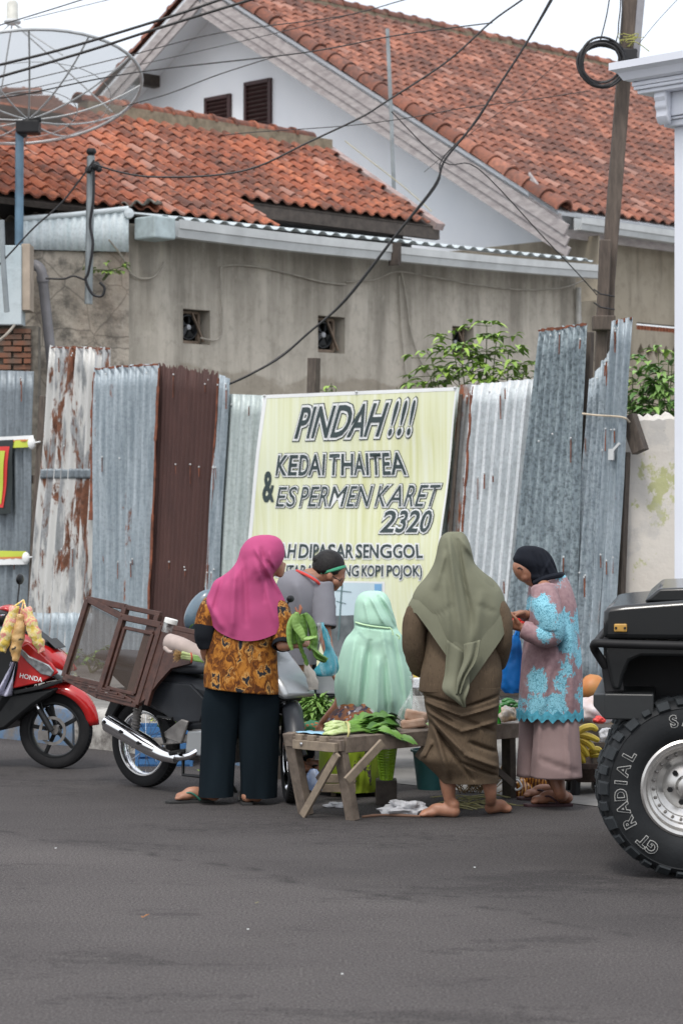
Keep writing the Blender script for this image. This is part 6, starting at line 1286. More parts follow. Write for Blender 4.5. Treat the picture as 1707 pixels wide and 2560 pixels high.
m = MB(); m.beam((-.25, -.1, .73), (.1, -.1, .80), .015, .015); m.beam((-.25, .1, .73), (.1, .1, .80), .015, .015); m.beam((-.25, -.1, .73), (-.25, .1, .73), .015, .015); m.build('grab_rail', BLKP, bike, smooth=0)

# ================= BLACK OFF-ROAD CAR =================
YJ = 10.62
CARP = mat('black_car_paint', (.012, .0135, .0145), .22, 0, .1, 2, Coat_Weight=.35, Coat_Roughness=.1, Specular_IOR_Level=.35); CARM = mat('black_car_trim', (.010, .010, .011), .55, 0, .2, 8, Specular_IOR_Level=.25)
car = thing('off_road_car', 'black off road car with a big knobbly tyre, cut by the right edge', 'car', P(1512, 2200, 10.62)*V((1, 1, 0)) if False else V((P(1512, 0, 10.62).x, 10.62, 0)))
def jx(px): return P(px, 0, YJ).x
def jz(py): return P(0, py, YJ).z
XF = jx(1512); XR = 5.4; W_ = 1.72
def jbox(name, x0, x1, z0, z1, y0, y1, matl, bev=.02, parent=None):
    m = MB(); m.box(((x0+x1)/2, (y0+y1)/2, (z0+z1)/2), (x1-x0, y1-y0, z1-z0)); return m.build(name, matl, parent or car, smooth=30, bevel=bev)
# side panel with raised bonnet; profile in x-z, then the width in y
def jprism(name, poly, y0, y1, matl, bev=.02, parent=None):
    m = MB(); m.prism([(jx(a), jz(b)) for a, b in poly], y1-y0, frame(V((1, 0, 0)), Z, V((0, -1, 0)), (0, (y0+y1)/2, 0))); return m.build(name, matl, parent or car, smooth=35, bevel=bev)
jprism('bonnet', [(1506, 1597), (1508, 1530), (1516, 1518), (1560, 1512), (1720, 1499), (2300, 1480), (2300, 1597)], YJ, YJ+W_, CARP, .022)
jprism('bonnet_bulge', [(1606, 1506), (1645, 1472), (2300, 1448), (2300, 1500)], YJ+.10, YJ+W_-.10, CARP, .012)
jprism('wing', [(1508, 1604), (2300, 1604), (2300, 1660), (1900, 1660), (1880, 1640), (1600, 1640), (1572, 1652), (1556, 1690), (1550, 1724), (1530, 1724), (1524, 1700), (1512, 1640)], YJ+.01, YJ+.42, CARP, .014)
jprism('wing', [(1508, 1604), (2300, 1604), (2300, 1660), (1900, 1660), (1600, 1640), (1572, 1652), (1550, 1724), (1530, 1724), (1512, 1640)], YJ+W_-.42, YJ+W_-.01, CARP, .014)
jbox('inner_arch', jx(1545), jx(2000), jz(1780), jz(1606), YJ+.45, YJ+W_-.45, CARM, .0)
jbox('grille', XF-.02, XF+.05, jz(1700), jz(1600), YJ+.30, YJ+W_-.30, CARM, .01)
m = MB(); m.prism([(jx(1534), jz(1559)), (jx(1566), jz(1559)), (jx(1566), jz(1579)), (jx(1534), jz(1579))], .03, frame(V((1, 0, 0)), Z, V((0, -1, 0)), (0, YJ-.012, 0))); am = m.build('side_marker', mat('amber_lens', (.42, .24, .05), .35, 0, .15, 30), car, smooth=0, bevel=.005)
for x in (1539, 1561):
    m = MB(); m.lathe([(0, .004), (.006, .003), (.006, 0)], 10, frame(V((1, 0, 0)), Z, V((0, -1, 0)), (jx(x), YJ-.028, jz(1569)))); m.build('screw', CARM, am)
m = MB(); zb_ = jz(1609); m.tube(curve([V((jx(1720)+1, YJ-.06, zb_-.02)), V((jx(1600), YJ-.06, zb_)), V((jx(1500), YJ-.06, zb_+.005)), V((jx(1486), YJ-.04, zb_-.004)), V((jx(1484), YJ+.0, zb_-.02)), V((jx(1492), YJ+.03, zb_-.05)), V((jx(1512), YJ+.05, zb_-.11))], 6), .020, 12); m.build('tube_bar', CARM, car)
m = MB(); m.tube(curve([V((jx(1484), YJ+.0, zb_-.02)), V((jx(1482), YJ+.3, zb_-.02)), V((jx(1482), YJ+W_-.3, zb_-.02)), V((jx(1486), YJ+W_, zb_-.02))], 6), .020, 12); m.build('tube_bar', CARM, car)
m = MB(); xb0, xb1 = jx(1481), jx(1556); zt_, zm_, zl_ = jz(1733), jz(1775), jz(1797)
vs = []
for (x, s) in ((xb0, .05), (xb0+.05, 0), (xb1+.2, 0)):
    for y in (YJ+s, YJ+W_-s):
        pass
poly = [(YJ+.02, zt_), (YJ+W_-.02, zt_), (YJ+W_-.02, zm_+.01), (YJ+W_-.12, zl_), (YJ+.0, zl_)]
def sec(x, ins_, dz): return [V((x, YJ+ins_, zt_-dz)), V((x, YJ+W_-ins_, zt_-dz)), V((x, YJ+W_-ins_, zl_+dz*2)), V((x, YJ+ins_, zl_+dz*2))]
rows_ = [sec(xb0, .04, .008)]; rows_[0][2].z += .04; rows_[0][3].z += .04
rows_ += [sec(xb0+.055, -.03, 0), sec(xb1+.14, -.03, 0)]; vs = [p for r_ in rows_ for p in r_]
m.add(vs, [(3, 2, 1, 0), (8, 9, 10, 11)]+[(i*4+j, i*4+(j+1) % 4, (i+1)*4+(j+1) % 4, (i+1)*4+j) for i in range(2) for j in range(4)]); m.build('bumper', mat('bumper_paint', (.016, .018, .019), .4, 0, .15, 8), car, smooth=0, bevel=.006)
m = MB(); m.beam((jx(1535), YJ+.04, jz(1734)), (jx(1522), YJ+.06, jz(1640)), .09, .03, up=V((0, -1, 0))); m.build('bumper_bracket', CARM, car, smooth=0, bevel=.01)
jbox('chassis_rail', jx(1540), XR, .52, .66, YJ+.42, YJ+.56, CARM); jbox('chassis_rail', jx(1540), XR, .52, .66, YJ+W_-.56, YJ+W_-.42, CARM)
# rest of the car beyond the frame: door, screen, cabin, rear wheels
jprism('body', [(1960, 1480), (2700+900, 1470), (3600, 1800), (3350, 1800), (3300, 1680), (2990, 1680), (2940, 1850), (2060, 1850), (1985, 1700), (1960, 1700)], YJ, YJ+W_, CARP, .03)
jprism('cabin', [(2080, 1478), (2200, 1230), (3560, 1230), (3600, 1470)], YJ+.06, YJ+W_-.06, mat('dark_glass', (.02, .024, .026), .06, 0, .05), .03)
jprism('roof', [(2180, 1236), (2200, 1215), (3580, 1215), (3590, 1236)], YJ+.02, YJ+W_-.02, CARP, .02)
ALU = mat('aluminium_rim', (.55, .54, .52), .3, .85, .12, 12); RUB = mat('dusty_tyre', (.012, .0135, .015), .6, 0, .25, 6, .3, 60, Specular_IOR_Level=.25); KNB = mat('tread_knob', (.028, .032, .035), .75, 0, .3, 8, Specular_IOR_Level=.2); OUTL = mat('letter_outline', (.42, .42, .40), .6)
def bigwheel(cx, cz, cy, R, Wd, yaw, flip=1, text=False):
    M = Matrix.Translation((cx, cy, cz)) @ Matrix.Rotation(yaw, 4, 'Z') @ Matrix.Rotation(math.pi/2, 4, 'X')   # +z of M points to the street (-y)
    t = Wd/2; rr = R*.53; m = MB(); f = flip
    prof = [(rr, t*.80), (rr+.012, t*.90), (rr+.04, t*.985), (R*.70, t*1.04), (R*.80, t*1.03), (R*.885, t*.97), (R*.895, t*.99), (R*.92, t*.93), (R*.955, t*.82), (R*.968, t*.6), (R*.97, 0), (R*.968, -t*.6), (R*.93, -t*.9), (R*.8, -t*1.03), (R*.66, -t), (rr, -t*.8)]
    m.lathe([(a, b) for a, b in prof], 96, M); wh = m.build('wheel', RUB, car, smooth=35)
    for (sg, n, ph) in ((1, 30, 0), (-1, 30, .5)):
        m = MB()
        for k in range(n):
            a = 2*math.pi*(k+ph)/n; da = 2*math.pi/n*.30*(1.25 if k % 2 else .85)
            def q(an, r, z): return M @ V((r*math.cos(an), r*math.sin(an), z))
            z_out = t*1.0 if k % 2 else t*.94; ro = R*1.0; rl = R*(.90 if k % 2 else .925)
            pts = [q(a-da, R*.955, sg*t*.35), q(a+da, R*.955, sg*t*.30), q(a+da*.9, ro, sg*t*.32), q(a-da*.9, ro, sg*t*.36), q(a-da*1.1, R*.94, sg*t*.86), q(a+da*1.1, R*.94, sg*t*.86), q(a+da*.85, ro*.995, sg*t*.84), q(a-da*.85, ro*.995, sg*t*.84), q(a-da, rl, sg*z_out), q(a+da, rl, sg*z_out), q(a+da*.8, rl+.008, sg*(z_out+.012)), q(a-da*.8, rl+.008, sg*(z_out+.012))]
            m.add(pts, [(3, 2, 6, 7), (0, 3, 7, 4), (2, 1, 5, 6), (1, 2, 3, 0), (7, 6, 10, 11), (4, 7, 11, 8), (6, 5, 9, 10), (8, 11, 10, 9)])
        for k in range(n):
            a = 2*math.pi*(k+ph+.25)/n; da = 2*math.pi/n*.3
            pts = [M @ V((r*math.cos(an), r*math.sin(an), z)) for r in (R*.96, R) for (an, z) in ((a-da, sg*t*.04), (a+da, sg*t*.0), (a+da*1.4, sg*t*.26), (a-da*.6, sg*t*.3))]
            m.add(pts, [(4, 5, 6, 7), (0, 1, 5, 4), (1, 2, 6, 5), (2, 3, 7, 6), (3, 0, 4, 7)])
        o = m.build('tread_knobs', KNB, wh, smooth=0, merge=True)
    # deep dished rim
    m = MB(); m.lathe([(rr+.004, t*.80), (rr+.006, t*.88), (rr-.004, t*.92), (rr-.018, t*.90), (rr-.024, t*.80), (rr-.030, t*.62), (rr-.045, t*.55), (rr-.052, t*.30), (rr-.075, t*.22), (rr-.080, t*.12), (rr*.55, t*.05), (rr*.50, t*.02), (rr*.44, t*.10), (rr*.24, t*.20), (rr*.22, t*.34), (rr*.20, t*.40), (rr*.10, t*.44), (0, t*.45)], 64, M); rim = m.build('rim', ALU, wh, smooth=30)
    for k in range(24):
        a = 2*math.pi*(k+.3)/24; m = MB(); m.lathe([(0, .012), (.007, .011), (.008, 0)], 8, M @ Matrix.Translation(((rr-.066)*math.cos(a), (rr-.066)*math.sin(a), t*.235))); m.build('rim_bolt', mat('bolt_dark', (.20, .19, .18), .4, .7) if 'bolt_dark' not in bpy.data.materials else bpy.data.materials['bolt_dark'], rim, smooth=0)
    for k in range(6):
        a = 2*math.pi*(k+.2)/6; m = MB(); m.lathe([(0, .02), (.012, .02), (.014, 0)], 6, M @ Matrix.Translation((rr*.36*math.cos(a), rr*.36*math.sin(a), t*.14))); m.build('wheel_nut', CARM, rim, smooth=0)
    if text:
        rt = R*.775
        for ch, deg in (('R', 208), ('A', 196), ('D', 184.5), ('I', 174.5), ('A', 164), ('L', 151), ('G', 236.5), ('T', 227.5), ('S', 104), ('A', 92), ('V', 80), ('E', 68), ('R', 56), ('O', 44)):
            a = math.radians(deg); up_ = V((math.cos(a), math.sin(a), 0)); 
            # read clockwise round the tyre: tops point outwards for the lower left words
            for off, mt_, hz in ((.055, OUTL, .0), (.018, RUB, .0015)):
                T = M @ frame(V((math.sin(a), -math.cos(a), 0)), up_, Z, V((rt*math.cos(a), rt*math.sin(a), t*1.045+.002+hz)))
                me = text_mesh(ch, 0, off); xs = [v.co.x for v in me.vertices]; me.transform(Matrix.Scale(.074, 4) @ Matrix.Translation((-(min(xs)+max(xs))/2, -.36, 0))); me.materials.clear(); me.materials.append(mt_)
                o = bpy.data.objects.new('tyre_letter', me); col.objects.link(o); o.matrix_world = T; o.parent = wh; o.matrix_parent_inverse = WM[wh].inverted()
    return wh
YW = YJ+.12; cxw = P(1712, 0, YW-.13).x
bigwheel(cxw, .414, YW, .414, .29, math.radians(8), text=True); bigwheel(cxw, .414, YJ+W_-.12, .414, .29, math.radians(188))
bigwheel(cxw+2.3, .414, YW, .414, .29, 0); bigwheel(cxw+2.3, .414, YJ+W_-.12, .414, .29, math.pi)
m = MB(); m.tube([(cxw, YW, .414), (cxw, YJ+W_-.12, .414)], .05, 10); m.tube([(cxw+2.3, YW, .414), (cxw+2.3, YJ+W_-.12, .414)], .05, 10); m.build('axle', CARM, car)
car.rotation_euler.z = math.radians(-8.6)
# ================= THE STALL =================
WD1 = wood('weathered_bench_wood', (.085, .066, .052), (.20, .16, .125), (3, 3, 3)); WD2 = wood('pale_batten_wood', (.15, .12, .09), (.28, .225, .165), (3, 3, 3)); WDD = wood('dark_bench_wood', (.030, .024, .020), (.075, .06, .048), (3, 3, 3))
BZ = .457
NL = V((-.008, 12.53, BZ)); la = V((1.013, .87, 0)); LB_ = la.length; la.normalize(); sa = V((-.276, .25, 0)); SBW = sa.length; sa.normalize()
bench = thing('bench_table', 'low rough wooden bench table with slanting braces, carrying the leafy greens', 'table', (NL.x, NL.y, 0))
def bp(a, b, z=BZ): return V((NL.x, NL.y, z))+la*a+sa*b
def plank(name, a, b, w_, h_, matl, up=Z, bev=.003): m = MB(); m.beam(a, b, w_, h_, up); return m.build(name, matl, bench, smooth=0, bevel=bev)
for i in range(4):
    b = .045+i*(SBW-.06)/3.4; plank('top_plank', bp(-.0+rnd(-.01, .01), b, BZ-.012), bp(LB_+rnd(-.02, .02), b, BZ-.012), .085, .022, WD1)
plank('long_rail', bp(.03, .0, BZ-.045), bp(LB_+.02, .0, BZ-.045), .035, .085, WD1); plank('long_rail', bp(.0, SBW, BZ-.045), bp(LB_, SBW, BZ-.045), .035, .085, WDD)
plank('end_rail', bp(-.0, -.02, BZ-.045), bp(0, SBW+.02, BZ-.045), .035, .06, WD1); plank('end_rail', bp(-.035, -.01, BZ-.055), bp(-.035, SBW*.82, BZ-.055), .03, .05, WD2); plank('end_rail', bp(LB_, 0, BZ-.045), bp(LB_, SBW, BZ-.045), .035, .085, WDD)
for i in range(3): plank('spacer_block', bp(-.02, .07+i*.09, BZ-.016), bp(-.02, .12+i*.09, BZ-.016), .03, .03, WD2)
f1 = G(882, 2050); f2 = G(765, 2036); f3 = G(1272, 1993); f4 = G(1180, 1965)
for a, b, mt, w_ in ((bp(.02, .03, BZ-.02), f1, WD1, .072), (bp(.0, SBW, BZ-.0), f2, WD1, .08), (bp(LB_-.03, .02, BZ-.02), f3, WDD, .075), (bp(LB_-.03, SBW-.02, BZ-.02), f4, WDD, .07)):
    b = V((b.x, b.y, 0)); plank('leg', b, V(a), w_, w_*.62, mt, up=la)
m = MB(); m.lathe([(0, .004), (.009, .003), (.010, 0)], 12, frame(sa, Z, V((-.67, -.74, 0)).normalized(), bp(-.055, SBW*.62, BZ-.05))); m.build('nail_head', CHR, bench)
q0 = V((-.67, -.74, 0)).normalized()
plank('brace', P(756, 2040, 12.70), P(844, 1884, 12.50), .045, .018, WD2, up=q0); plank('brace', P(795, 1950, 12.95), P(838, 1893, 12.85), .04, .018, WD1, up=q0)
plank('brace', P(866, 1953, 12.44), P(956, 1856, 12.56), .048, .02, WD2, up=V((.65, -.76, 0))); plank('brace', P(1044, 1896, 12.95), P(1075, 1852, 12.98), .05, .02, WD2, up=V((.65, -.76, 0)))
plank('brace', P(1282, 1962, 13.45), P(1238, 1922, 13.40), .04, .02, WDD, up=V((.65, -.76, 0)))
# leafy greens: pale stems bundled, dark leaves
STK = mat('pale_stem', (.36, .46, .16), .5, 0, .25, 30, c2=(.56, .64, .36)); STG = mat('green_leaf_stalk', (.14, .28, .05), .5, 0, .3, 20)
LFG = leafmat('choy_leaf', (.045, .13, .018), (.12, .26, .04))
greens = thing('leafy_greens', 'bundle of fresh mustard greens lying on the bench, pale stems to the left', 'vegetables', bp(.3, .1))
sm = MB(); lm = MB(); sg = MB()
for i in range(95):
    u = rnd(0, 1); a0 = P(806+rnd(0, 26)+(0 if u < .5 else 4), 1842-u*34+rnd(-3, 3), 12.60+u*.12+rnd(-.03, .05)); a0.z = max(a0.z, BZ+.01)
    mid = P(868+rnd(-6, 8), 1832-u*22, 12.68+u*.1); mid.z = max(mid.z, BZ+.014+u*.04); e = P(915+rnd(-20, 40), 1838-u*40+rnd(-4, 4), 12.78+u*.14); e.z = max(e.z, BZ+.01)
    c = curve([a0, a0.lerp(mid, .5)+Z*.004, mid], 4); sm.tube(c, [.0045, .0095, .0105, .009, .008, .0075, .007, .006, .006], 7); sg.tube([mid, mid.lerp(e, .5)+Z*.006, e], [.006, .005, .004], 6)
    d = (e-mid).normalized()
    for k in range(2):
        dd = (d+V((rnd(-.1, .25), rnd(-.5, .3), rnd(-.25, .22)))).normalized(); leaf(lm, e-d*.05*k-d*.02, dd, rnd(.09, .17), rnd(.06, .10), up=V((rnd(-.4, .4), rnd(-.8, .1), 1)), droop=rnd(.0, .35), seg=5)
for i in range(7): leaf(lm, P(940+i*10, 1826+i*4, 12.74+i*.012), V((.8, -.2+rnd(-.2, .2), rnd(-.1, .2))), rnd(.07, .11), .05, up=V((rnd(-.4, .4), -.8, 1)), droop=.35, seg=5)
sm.build('stems', STK, greens, smooth=60); sg.build('stalks', STG, greens); lm.build('leaves', LFG, greens, smooth=50)
m = MB(); m.tube(curve([P(867, 1848, 12.58), P(872, 1830, 12.56), P(868, 1806, 12.66), P(862, 1806, 12.8)], 5), .006, 6); m.build('straw_tie', mat('straw', (.45, .42, .18), .8), greens)
tag(MB().grid(lambda u, v: bp(lerp(.0, .10, v), lerp(.12, .33, u), BZ+.004+.006*abs(math.sin(u*7+v*4))), 12, 6).build('plastic_sheet', mat('blue_plastic', (.28, .50, .66), .35), solid=.002, smooth=60), 'scrap of light blue plastic on the left end of the bench', 'plastic sheet')
# clear bag with meat
CL = NB('clear_plastic'); lw = CL.n('LayerWeight', Blend=.35).outputs['Facing']; wr_ = CL.noise(14, CL.map((1, 1, .4)), 5, .6, .8); CL.bump(wr_, .7, .02)
CLEAR = CL.out((.72, .78, .78), .15, 0, Alpha=CL.math('ADD', CL.math('MULTIPLY', lw, .45), CL.math('MULTIPLY', CL.ramp(wr_, (.5, 0), (.66, 1)), .35)))
def bag(name, rows, Y, matl, lab, cat='bag', handles=None, nf=6, parent=None, seed=0, group=None, fold=.05):
    m = loft([(*r, fold) if len(r) == 4 else r for r in rows], Y, 48, 5, nf=nf, seed=seed); c = V((0, 0, 0))
    for v in m.v[-48:]: c += V(v)/48
    m.v.append(tuple(c)); k = len(m.v)-1; n = k-48; m.f += [(n+j, n+(j+1) % 48, k) for j in range(48)]; m.m += [0]*48
    for pts in handles or (): m.tube(curve([P(a, b, Y) for a, b in pts], 5), [.010]*(5*(len(pts)-1)+1), 6)
    m.v = [tuple(V(v)+V((1, 1, .6))*.007*noise.noise(V(v)*26+V((seed,)*3))) for v in m.v]
    return tag(m.build(name, matl, parent, smooth=70), lab, cat, group)
mb = thing('meat_bag', 'knotted clear plastic bag with brown tofu blocks standing on the bench', 'bag', P(1030, 1832, 13.1))
bag('bag_film', [(1706, 1030, 1042, .8), (1730, 1026, 1052, .7), (1760, 1008, 1068, .6), (1795, 992, 1078, .6), (1822, 990, 1080, .6)], 13.12, CLEAR, None, None, [[(1034, 1712), (1028, 1690), (1034, 1698)], [(1040, 1712), (1052, 1695), (1050, 1720)]], 8, mb)
m = MB(); m.box(P(1040, 1790, 13.1), (.13, .1, .06), Matrix.Rotation(.2, 3, 'Y')); m.box(P(1032, 1808, 13.08), (.14, .1, .05), Matrix.Rotation(-.15, 3, 'Y')); m.box(P(1044, 1818, 13.12), (.12, .1, .03)); m.build('tofu_block', mat('fried_tofu', (.30, .17, .11), .7, 0, .35, 18, c2=(.46, .33, .25)), mb, smooth=0, bevel=.012)
tag(MB().ball(P(1066, 1822, 13.25), (.06, .04, .035), 16, 10).build('gourd', mat('pale_gourd', (.26, .40, .14), .5, 0, .15, 9)), 'pale green gourd lying beside the clear bag', 'vegetable')
# under and behind the bench
def tub(name, c, r0, r1, h, matl, lab, cat, n=28, th=.006, rot=None):
    m = MB(); M = Matrix.Translation(c) @ (rot or Matrix.Identity(4)); m.lathe([(0, 0), (r0, 0), (r1, h), (r1+.012, h), (r1+.012, h-.012), (r1-th, h-.012), (r1-th, h), (r0-th, .01), (0, .01)], n, M); return tag(m.build(name, matl), lab, cat)
tub('bucket', G(1078, 1972), .085, .115, .24, mat('dark_teal_plastic', (.012, .055, .06), .4), 'dark teal plastic bucket under the bench behind the brown skirt', 'bucket')
bk_ = thing('plastic_basket', 'lime green slatted plastic basket behind the bench beside the seated woman', 'basket', G(965, 1985))
LIME = mat('lime_plastic', (.28, .48, .02), .4, 0, .1, 9); bc = V((P(966, 0, 13.2).x, 13.25, 0)); z0 = P(0, 1952, 13.2).z
for i in range(12):
    z = z0+.015+i*.0155; r = .036+.0022*i; m = MB(); m.lathe([(r, 0), (r, .009), (r-.004, .009), (r-.004, 0), (r, 0)], 24, Matrix.Translation((bc.x, bc.y, z))); m.build('slat', LIME, bk_, smooth=40)
for i in range(10):
    a = i*.628; m = MB(); m.beam((bc.x+.034*math.cos(a), bc.y+.034*math.sin(a), z0), (bc.x+.061*math.cos(a), bc.y+.061*math.sin(a), z0+.20), .003, .008); m.build('rib', LIME, bk_, smooth=0)
m = MB(); m.lathe([(0, 0), (.035, 0), (.035, .012), (0, .012)], 20, Matrix.Translation((bc.x, bc.y, z0))); m.build('base', LIME, bk_); m = MB(); m.lathe([(.05, -.0), (.05, z0*1.0)], 6); 
crt = thing('wooden_crate', 'dark wooden crate beneath the bench supporting the lime basket', 'crate', (bc.x, bc.y, 0)); m = MB(); m.box((bc.x, bc.y+.03, z0/2), (.12, .14, z0)); m.build('box', WDD, crt, smooth=0, bevel=.006)
st = thing('wooden_stool', 'tiny low wooden stool under the seated woman', 'stool', G(845, 1998)); sx0 = P(838, 0, 13.6).x
m = MB(); m.box((sx0+.12, 13.72, .24), (.36, .26, .03)); m.build('seat', WD2, st, smooth=0, bevel=.004)
for dx in (-.13, .13):
    m = MB(); m.box((sx0+.12+dx, 13.72, .113), (.03, .22, .225)); m.build('leg', WD2, st, smooth=0, bevel=.004)
m = MB(); m.box((sx0+.02, 13.42, .075), (.2, .03, .05)); m.box((sx0+.02, 13.42, .13), (.2, .03, .05)); tag(m.build('plank_scrap', WD2, smooth=0, bevel=.004), 'two pale plank scraps at the foot of the seated woman', 'planks')
bag('plastic_bag', [(1922, 776, 792, .7), (1935, 768, 800, .7), (1955, 766, 804, .7), (1975, 770, 806, .7)], 13.3, mat('blue_white_film', (.45, .52, .66), .3, 0, .25, 14, c2=(.16, .30, .62), Alpha=.9), 'crumpled blue and white plastic bag under the left end of the bench', seed=3)
def crumple(c, r, matl, lab, cat='bag', seed=0, name='plastic_bag', amp=.5, n=40, k=22):
    m = MB(); m.ball(c, r, n, k); c = V(c); out = []
    for v in m.v:
        d = V(v)-c; q = V((d.x/r[0], d.y/r[1], d.z/r[2])); f = 1+amp*(noise.noise(q*1.6+V((seed, 0, 0)))+.7*(.3-abs(noise.noise(q*3.1+V((0, seed, 0)))))+.3*(.3-abs(noise.noise(q*7)))); o = c+d*f; o.z = max(o.z, c.z-r[2]*.98); out.append(tuple(o))
    m.v = out; return tag(m.build(name, matl, smooth=75), lab, cat)
FILM = NB('white_film'); lw = FILM.n('LayerWeight', Blend=.4).outputs['Facing']; wr_ = FILM.noise(20, None, 5, .6, .8); FILM.bump(wr_, .8, .02); WFILM = FILM.out((.62, .63, .66), .3, 0, Alpha=FILM.math('ADD', .45, FILM.math('MULTIPLY', wr_, .5)))
g = G(1014, 2038); crumple(g+Z*.035, (.105, .07, .045), WFILM, 'crumpled white plastic bag lying on the road beside the bare foot', seed=2, amp=.75)
m = MB(); m.v = []; 
g = G(842, 2018); crumple(g+Z*.012, (.05, .04, .014), WFILM, 'scrap of clear plastic on the road behind the bench leg', seed=5, amp=.8)
tag(MB().tube(curve([G(905, 2045)+Z*.006, G(960, 2041)+Z*.008, G(1050, 2044)+Z*.008], 5), [.006, .008, .007, .009, .007, .006, .008, .009, .008, .007, .005], 7).build('stick', mat('brown_stick', (.16, .09, .06), .8)), 'thin brown stick lying on the road below the white bag', 'stick')
DRY = leafmat('dry_stalks', (.16, .15, .05), (.30, .28, .12)); m = MB()
for i in range(46):
    a = G(1062+rnd(0, 150), 2026-rnd(0, 32)); d = V((rnd(.08, .26), rnd(-.08, .08), 0)); m.tube(curve([a+Z*.006, a+d*.5+Z*rnd(.008, .03), a+d+Z*.006], 3), rnd(.002, .004), 4)
tag(m.build('dry_stalks', DRY), 'scattered dry yellow green stalks on the road behind the bare feet', 'straw')
m = MB()
for i in range(60):
    a = V((P(1190, 0, 13.8).x+rnd(-.1, .12), 13.85+rnd(-.1, .1), 0)); e = a+V((rnd(-.12, .12), rnd(-.05, .05), rnd(.05, .22))); m.tube([a, a.lerp(e, .5)+V((rnd(-.02, .02), 0, 0)), e], .003, 4)
tag(m.build('root_bundle', mat('brown_roots', (.10, .065, .03), .9, 0, .4, 20)), 'bundle of brown roots between the ankles under the brown skirt', 'vegetables')
def heap(lab, c, r, n, matl, L=.10, w_=.018, seg=3, name='vegetable_heap'):
    h = thing(name, lab, 'vegetables', c); m = MB()
    for i in range(n):
        th, ph = rnd(0, 6.28), rnd(0, 1.45); p = V(c)+V((r[0]*math.cos(th)*math.sin(ph), r[1]*math.sin(th)*math.sin(ph), r[2]*math.cos(ph)))*rnd(.7, 1.0)
        d = V((math.cos(th)+rnd(-.8, .8), math.sin(th)+rnd(-.8, .8), rnd(-.3, .6))); leaf(m, p, d, L*rnd(.7, 1.4), w_*rnd(.7, 1.5), droop=rnd(0, .5), seg=seg)
    m.build('leaves', matl, h, smooth=0); m = MB(); m.ball(V(c)+Z*.0, (r[0]*.75, r[1]*.75, r[2]*.75)); m.build('core', LFG, h); return h
WDT = thing('display_table', 'low dark plank table behind the seated woman holding the vine greens', 'table', (P(800, 0, 14.7).x, 14.7, 0))
m = MB(); tz = .30; m.box((P(800, 0, 14.7).x, 14.7, tz), (.62, .45, .03)); m.build('top', WDD, WDT, smooth=0, bevel=.004)
for dx in (-.27, .27):
    for dy in (-.18, .18): m = MB(); m.box((P(800, 0, 14.7).x+dx, 14.7+dy, tz/2-.008), (.05, .05, tz-.016)); m.build('leg', WDD, WDT, smooth=0)
heap('fluffy heap of thin green vine leaves behind the seated woman', V((P(800, 0, 14.7).x, 14.7, tz+.02)), (.20, .16, .17), 420, leafmat('vine_leaf', (.09, .20, .03), (.24, .40, .10)), .09, .02)
heap('small heap of pale green fruit and leaves seen through the rear wheel', V((P(418, 0, 15.4).x, 15.4, .27)), (.09, .08, .09), 90, leafmat('yellow_leaf', (.25, .32, .03), (.48, .52, .12)), .05, .03)
bcx = P(415, 0, 15.4).x; cr_ = thing('blue_crate', 'blue plastic crate behind the rear wheel of the motorcycle', 'crate', (bcx, 15.4, 0)); m = MB()
for i in range(5): m.box((bcx, 15.24, .03+i*.052), (.36, .012, .036)); m.box((bcx-.18, 15.4, .03+i*.052), (.012, .32, .036)); m.box((bcx+.18, 15.4, .03+i*.052), (.012, .32, .036)); m.box((bcx, 15.56, .03+i*.052), (.36, .012, .036))
m.box((bcx, 15.4, .005), (.36, .32, .01)); m.box((bcx-.18, 15.24, .13), (.02, .02, .26)); m.box((bcx+.18, 15.24, .13), (.02, .02, .26)); m.build('box', mat('blue_crate_plastic', (.05, .16, .36), .5), cr_, smooth=0)
NETM = NB('net_bag'); vo = NETM.n('TexVoronoi', {'feature': 'F1'}, Scale=38.0, Vector=NETM.co).outputs['Distance']; NETB = NETM.out(NETM.ramp(vo, (.38, (.42, .14, .04)), (.46, (.04, .22, .10))), .6)
crumple(P(778, 1828, 13.9), (.085, .06, .06), NETB, 'orange and green net bag beside the bench end', seed=7, name='net_bag', amp=.2)
m = MB(); m.box(P(806, 1705, 15.1), (.20, .25, .14)); fo = tag(m.build('foam_box', mat('white_foam', (.62, .64, .66), .8, 0, .06, 12), smooth=0, bevel=.01), 'white foam box on the black table behind the trader hand', 'box')
tbx = P(800, 0, 15.1); t2 = thing('display_table', 'black topped table under the white foam box', 'table', (tbx.x, 15.1, 0)); zt2 = P(806, 1705, 15.1).z-.074
m = MB(); m.box((tbx.x, 15.15, zt2-.015), (.5, .5, .03)); m.build('top', BLKP, t2, smooth=0)
for dx in (-.22, .22): m = MB(); m.box((tbx.x+dx, 15.3, (zt2-.03)/2), (.04, .04, zt2-.03)); m.build('leg', BLKP, t2, smooth=0); m = MB(); m.box((tbx.x+dx, 15.0, (zt2-.03)/2), (.04, .04, zt2-.03)); m.build('leg', BLKP, t2, smooth=0)
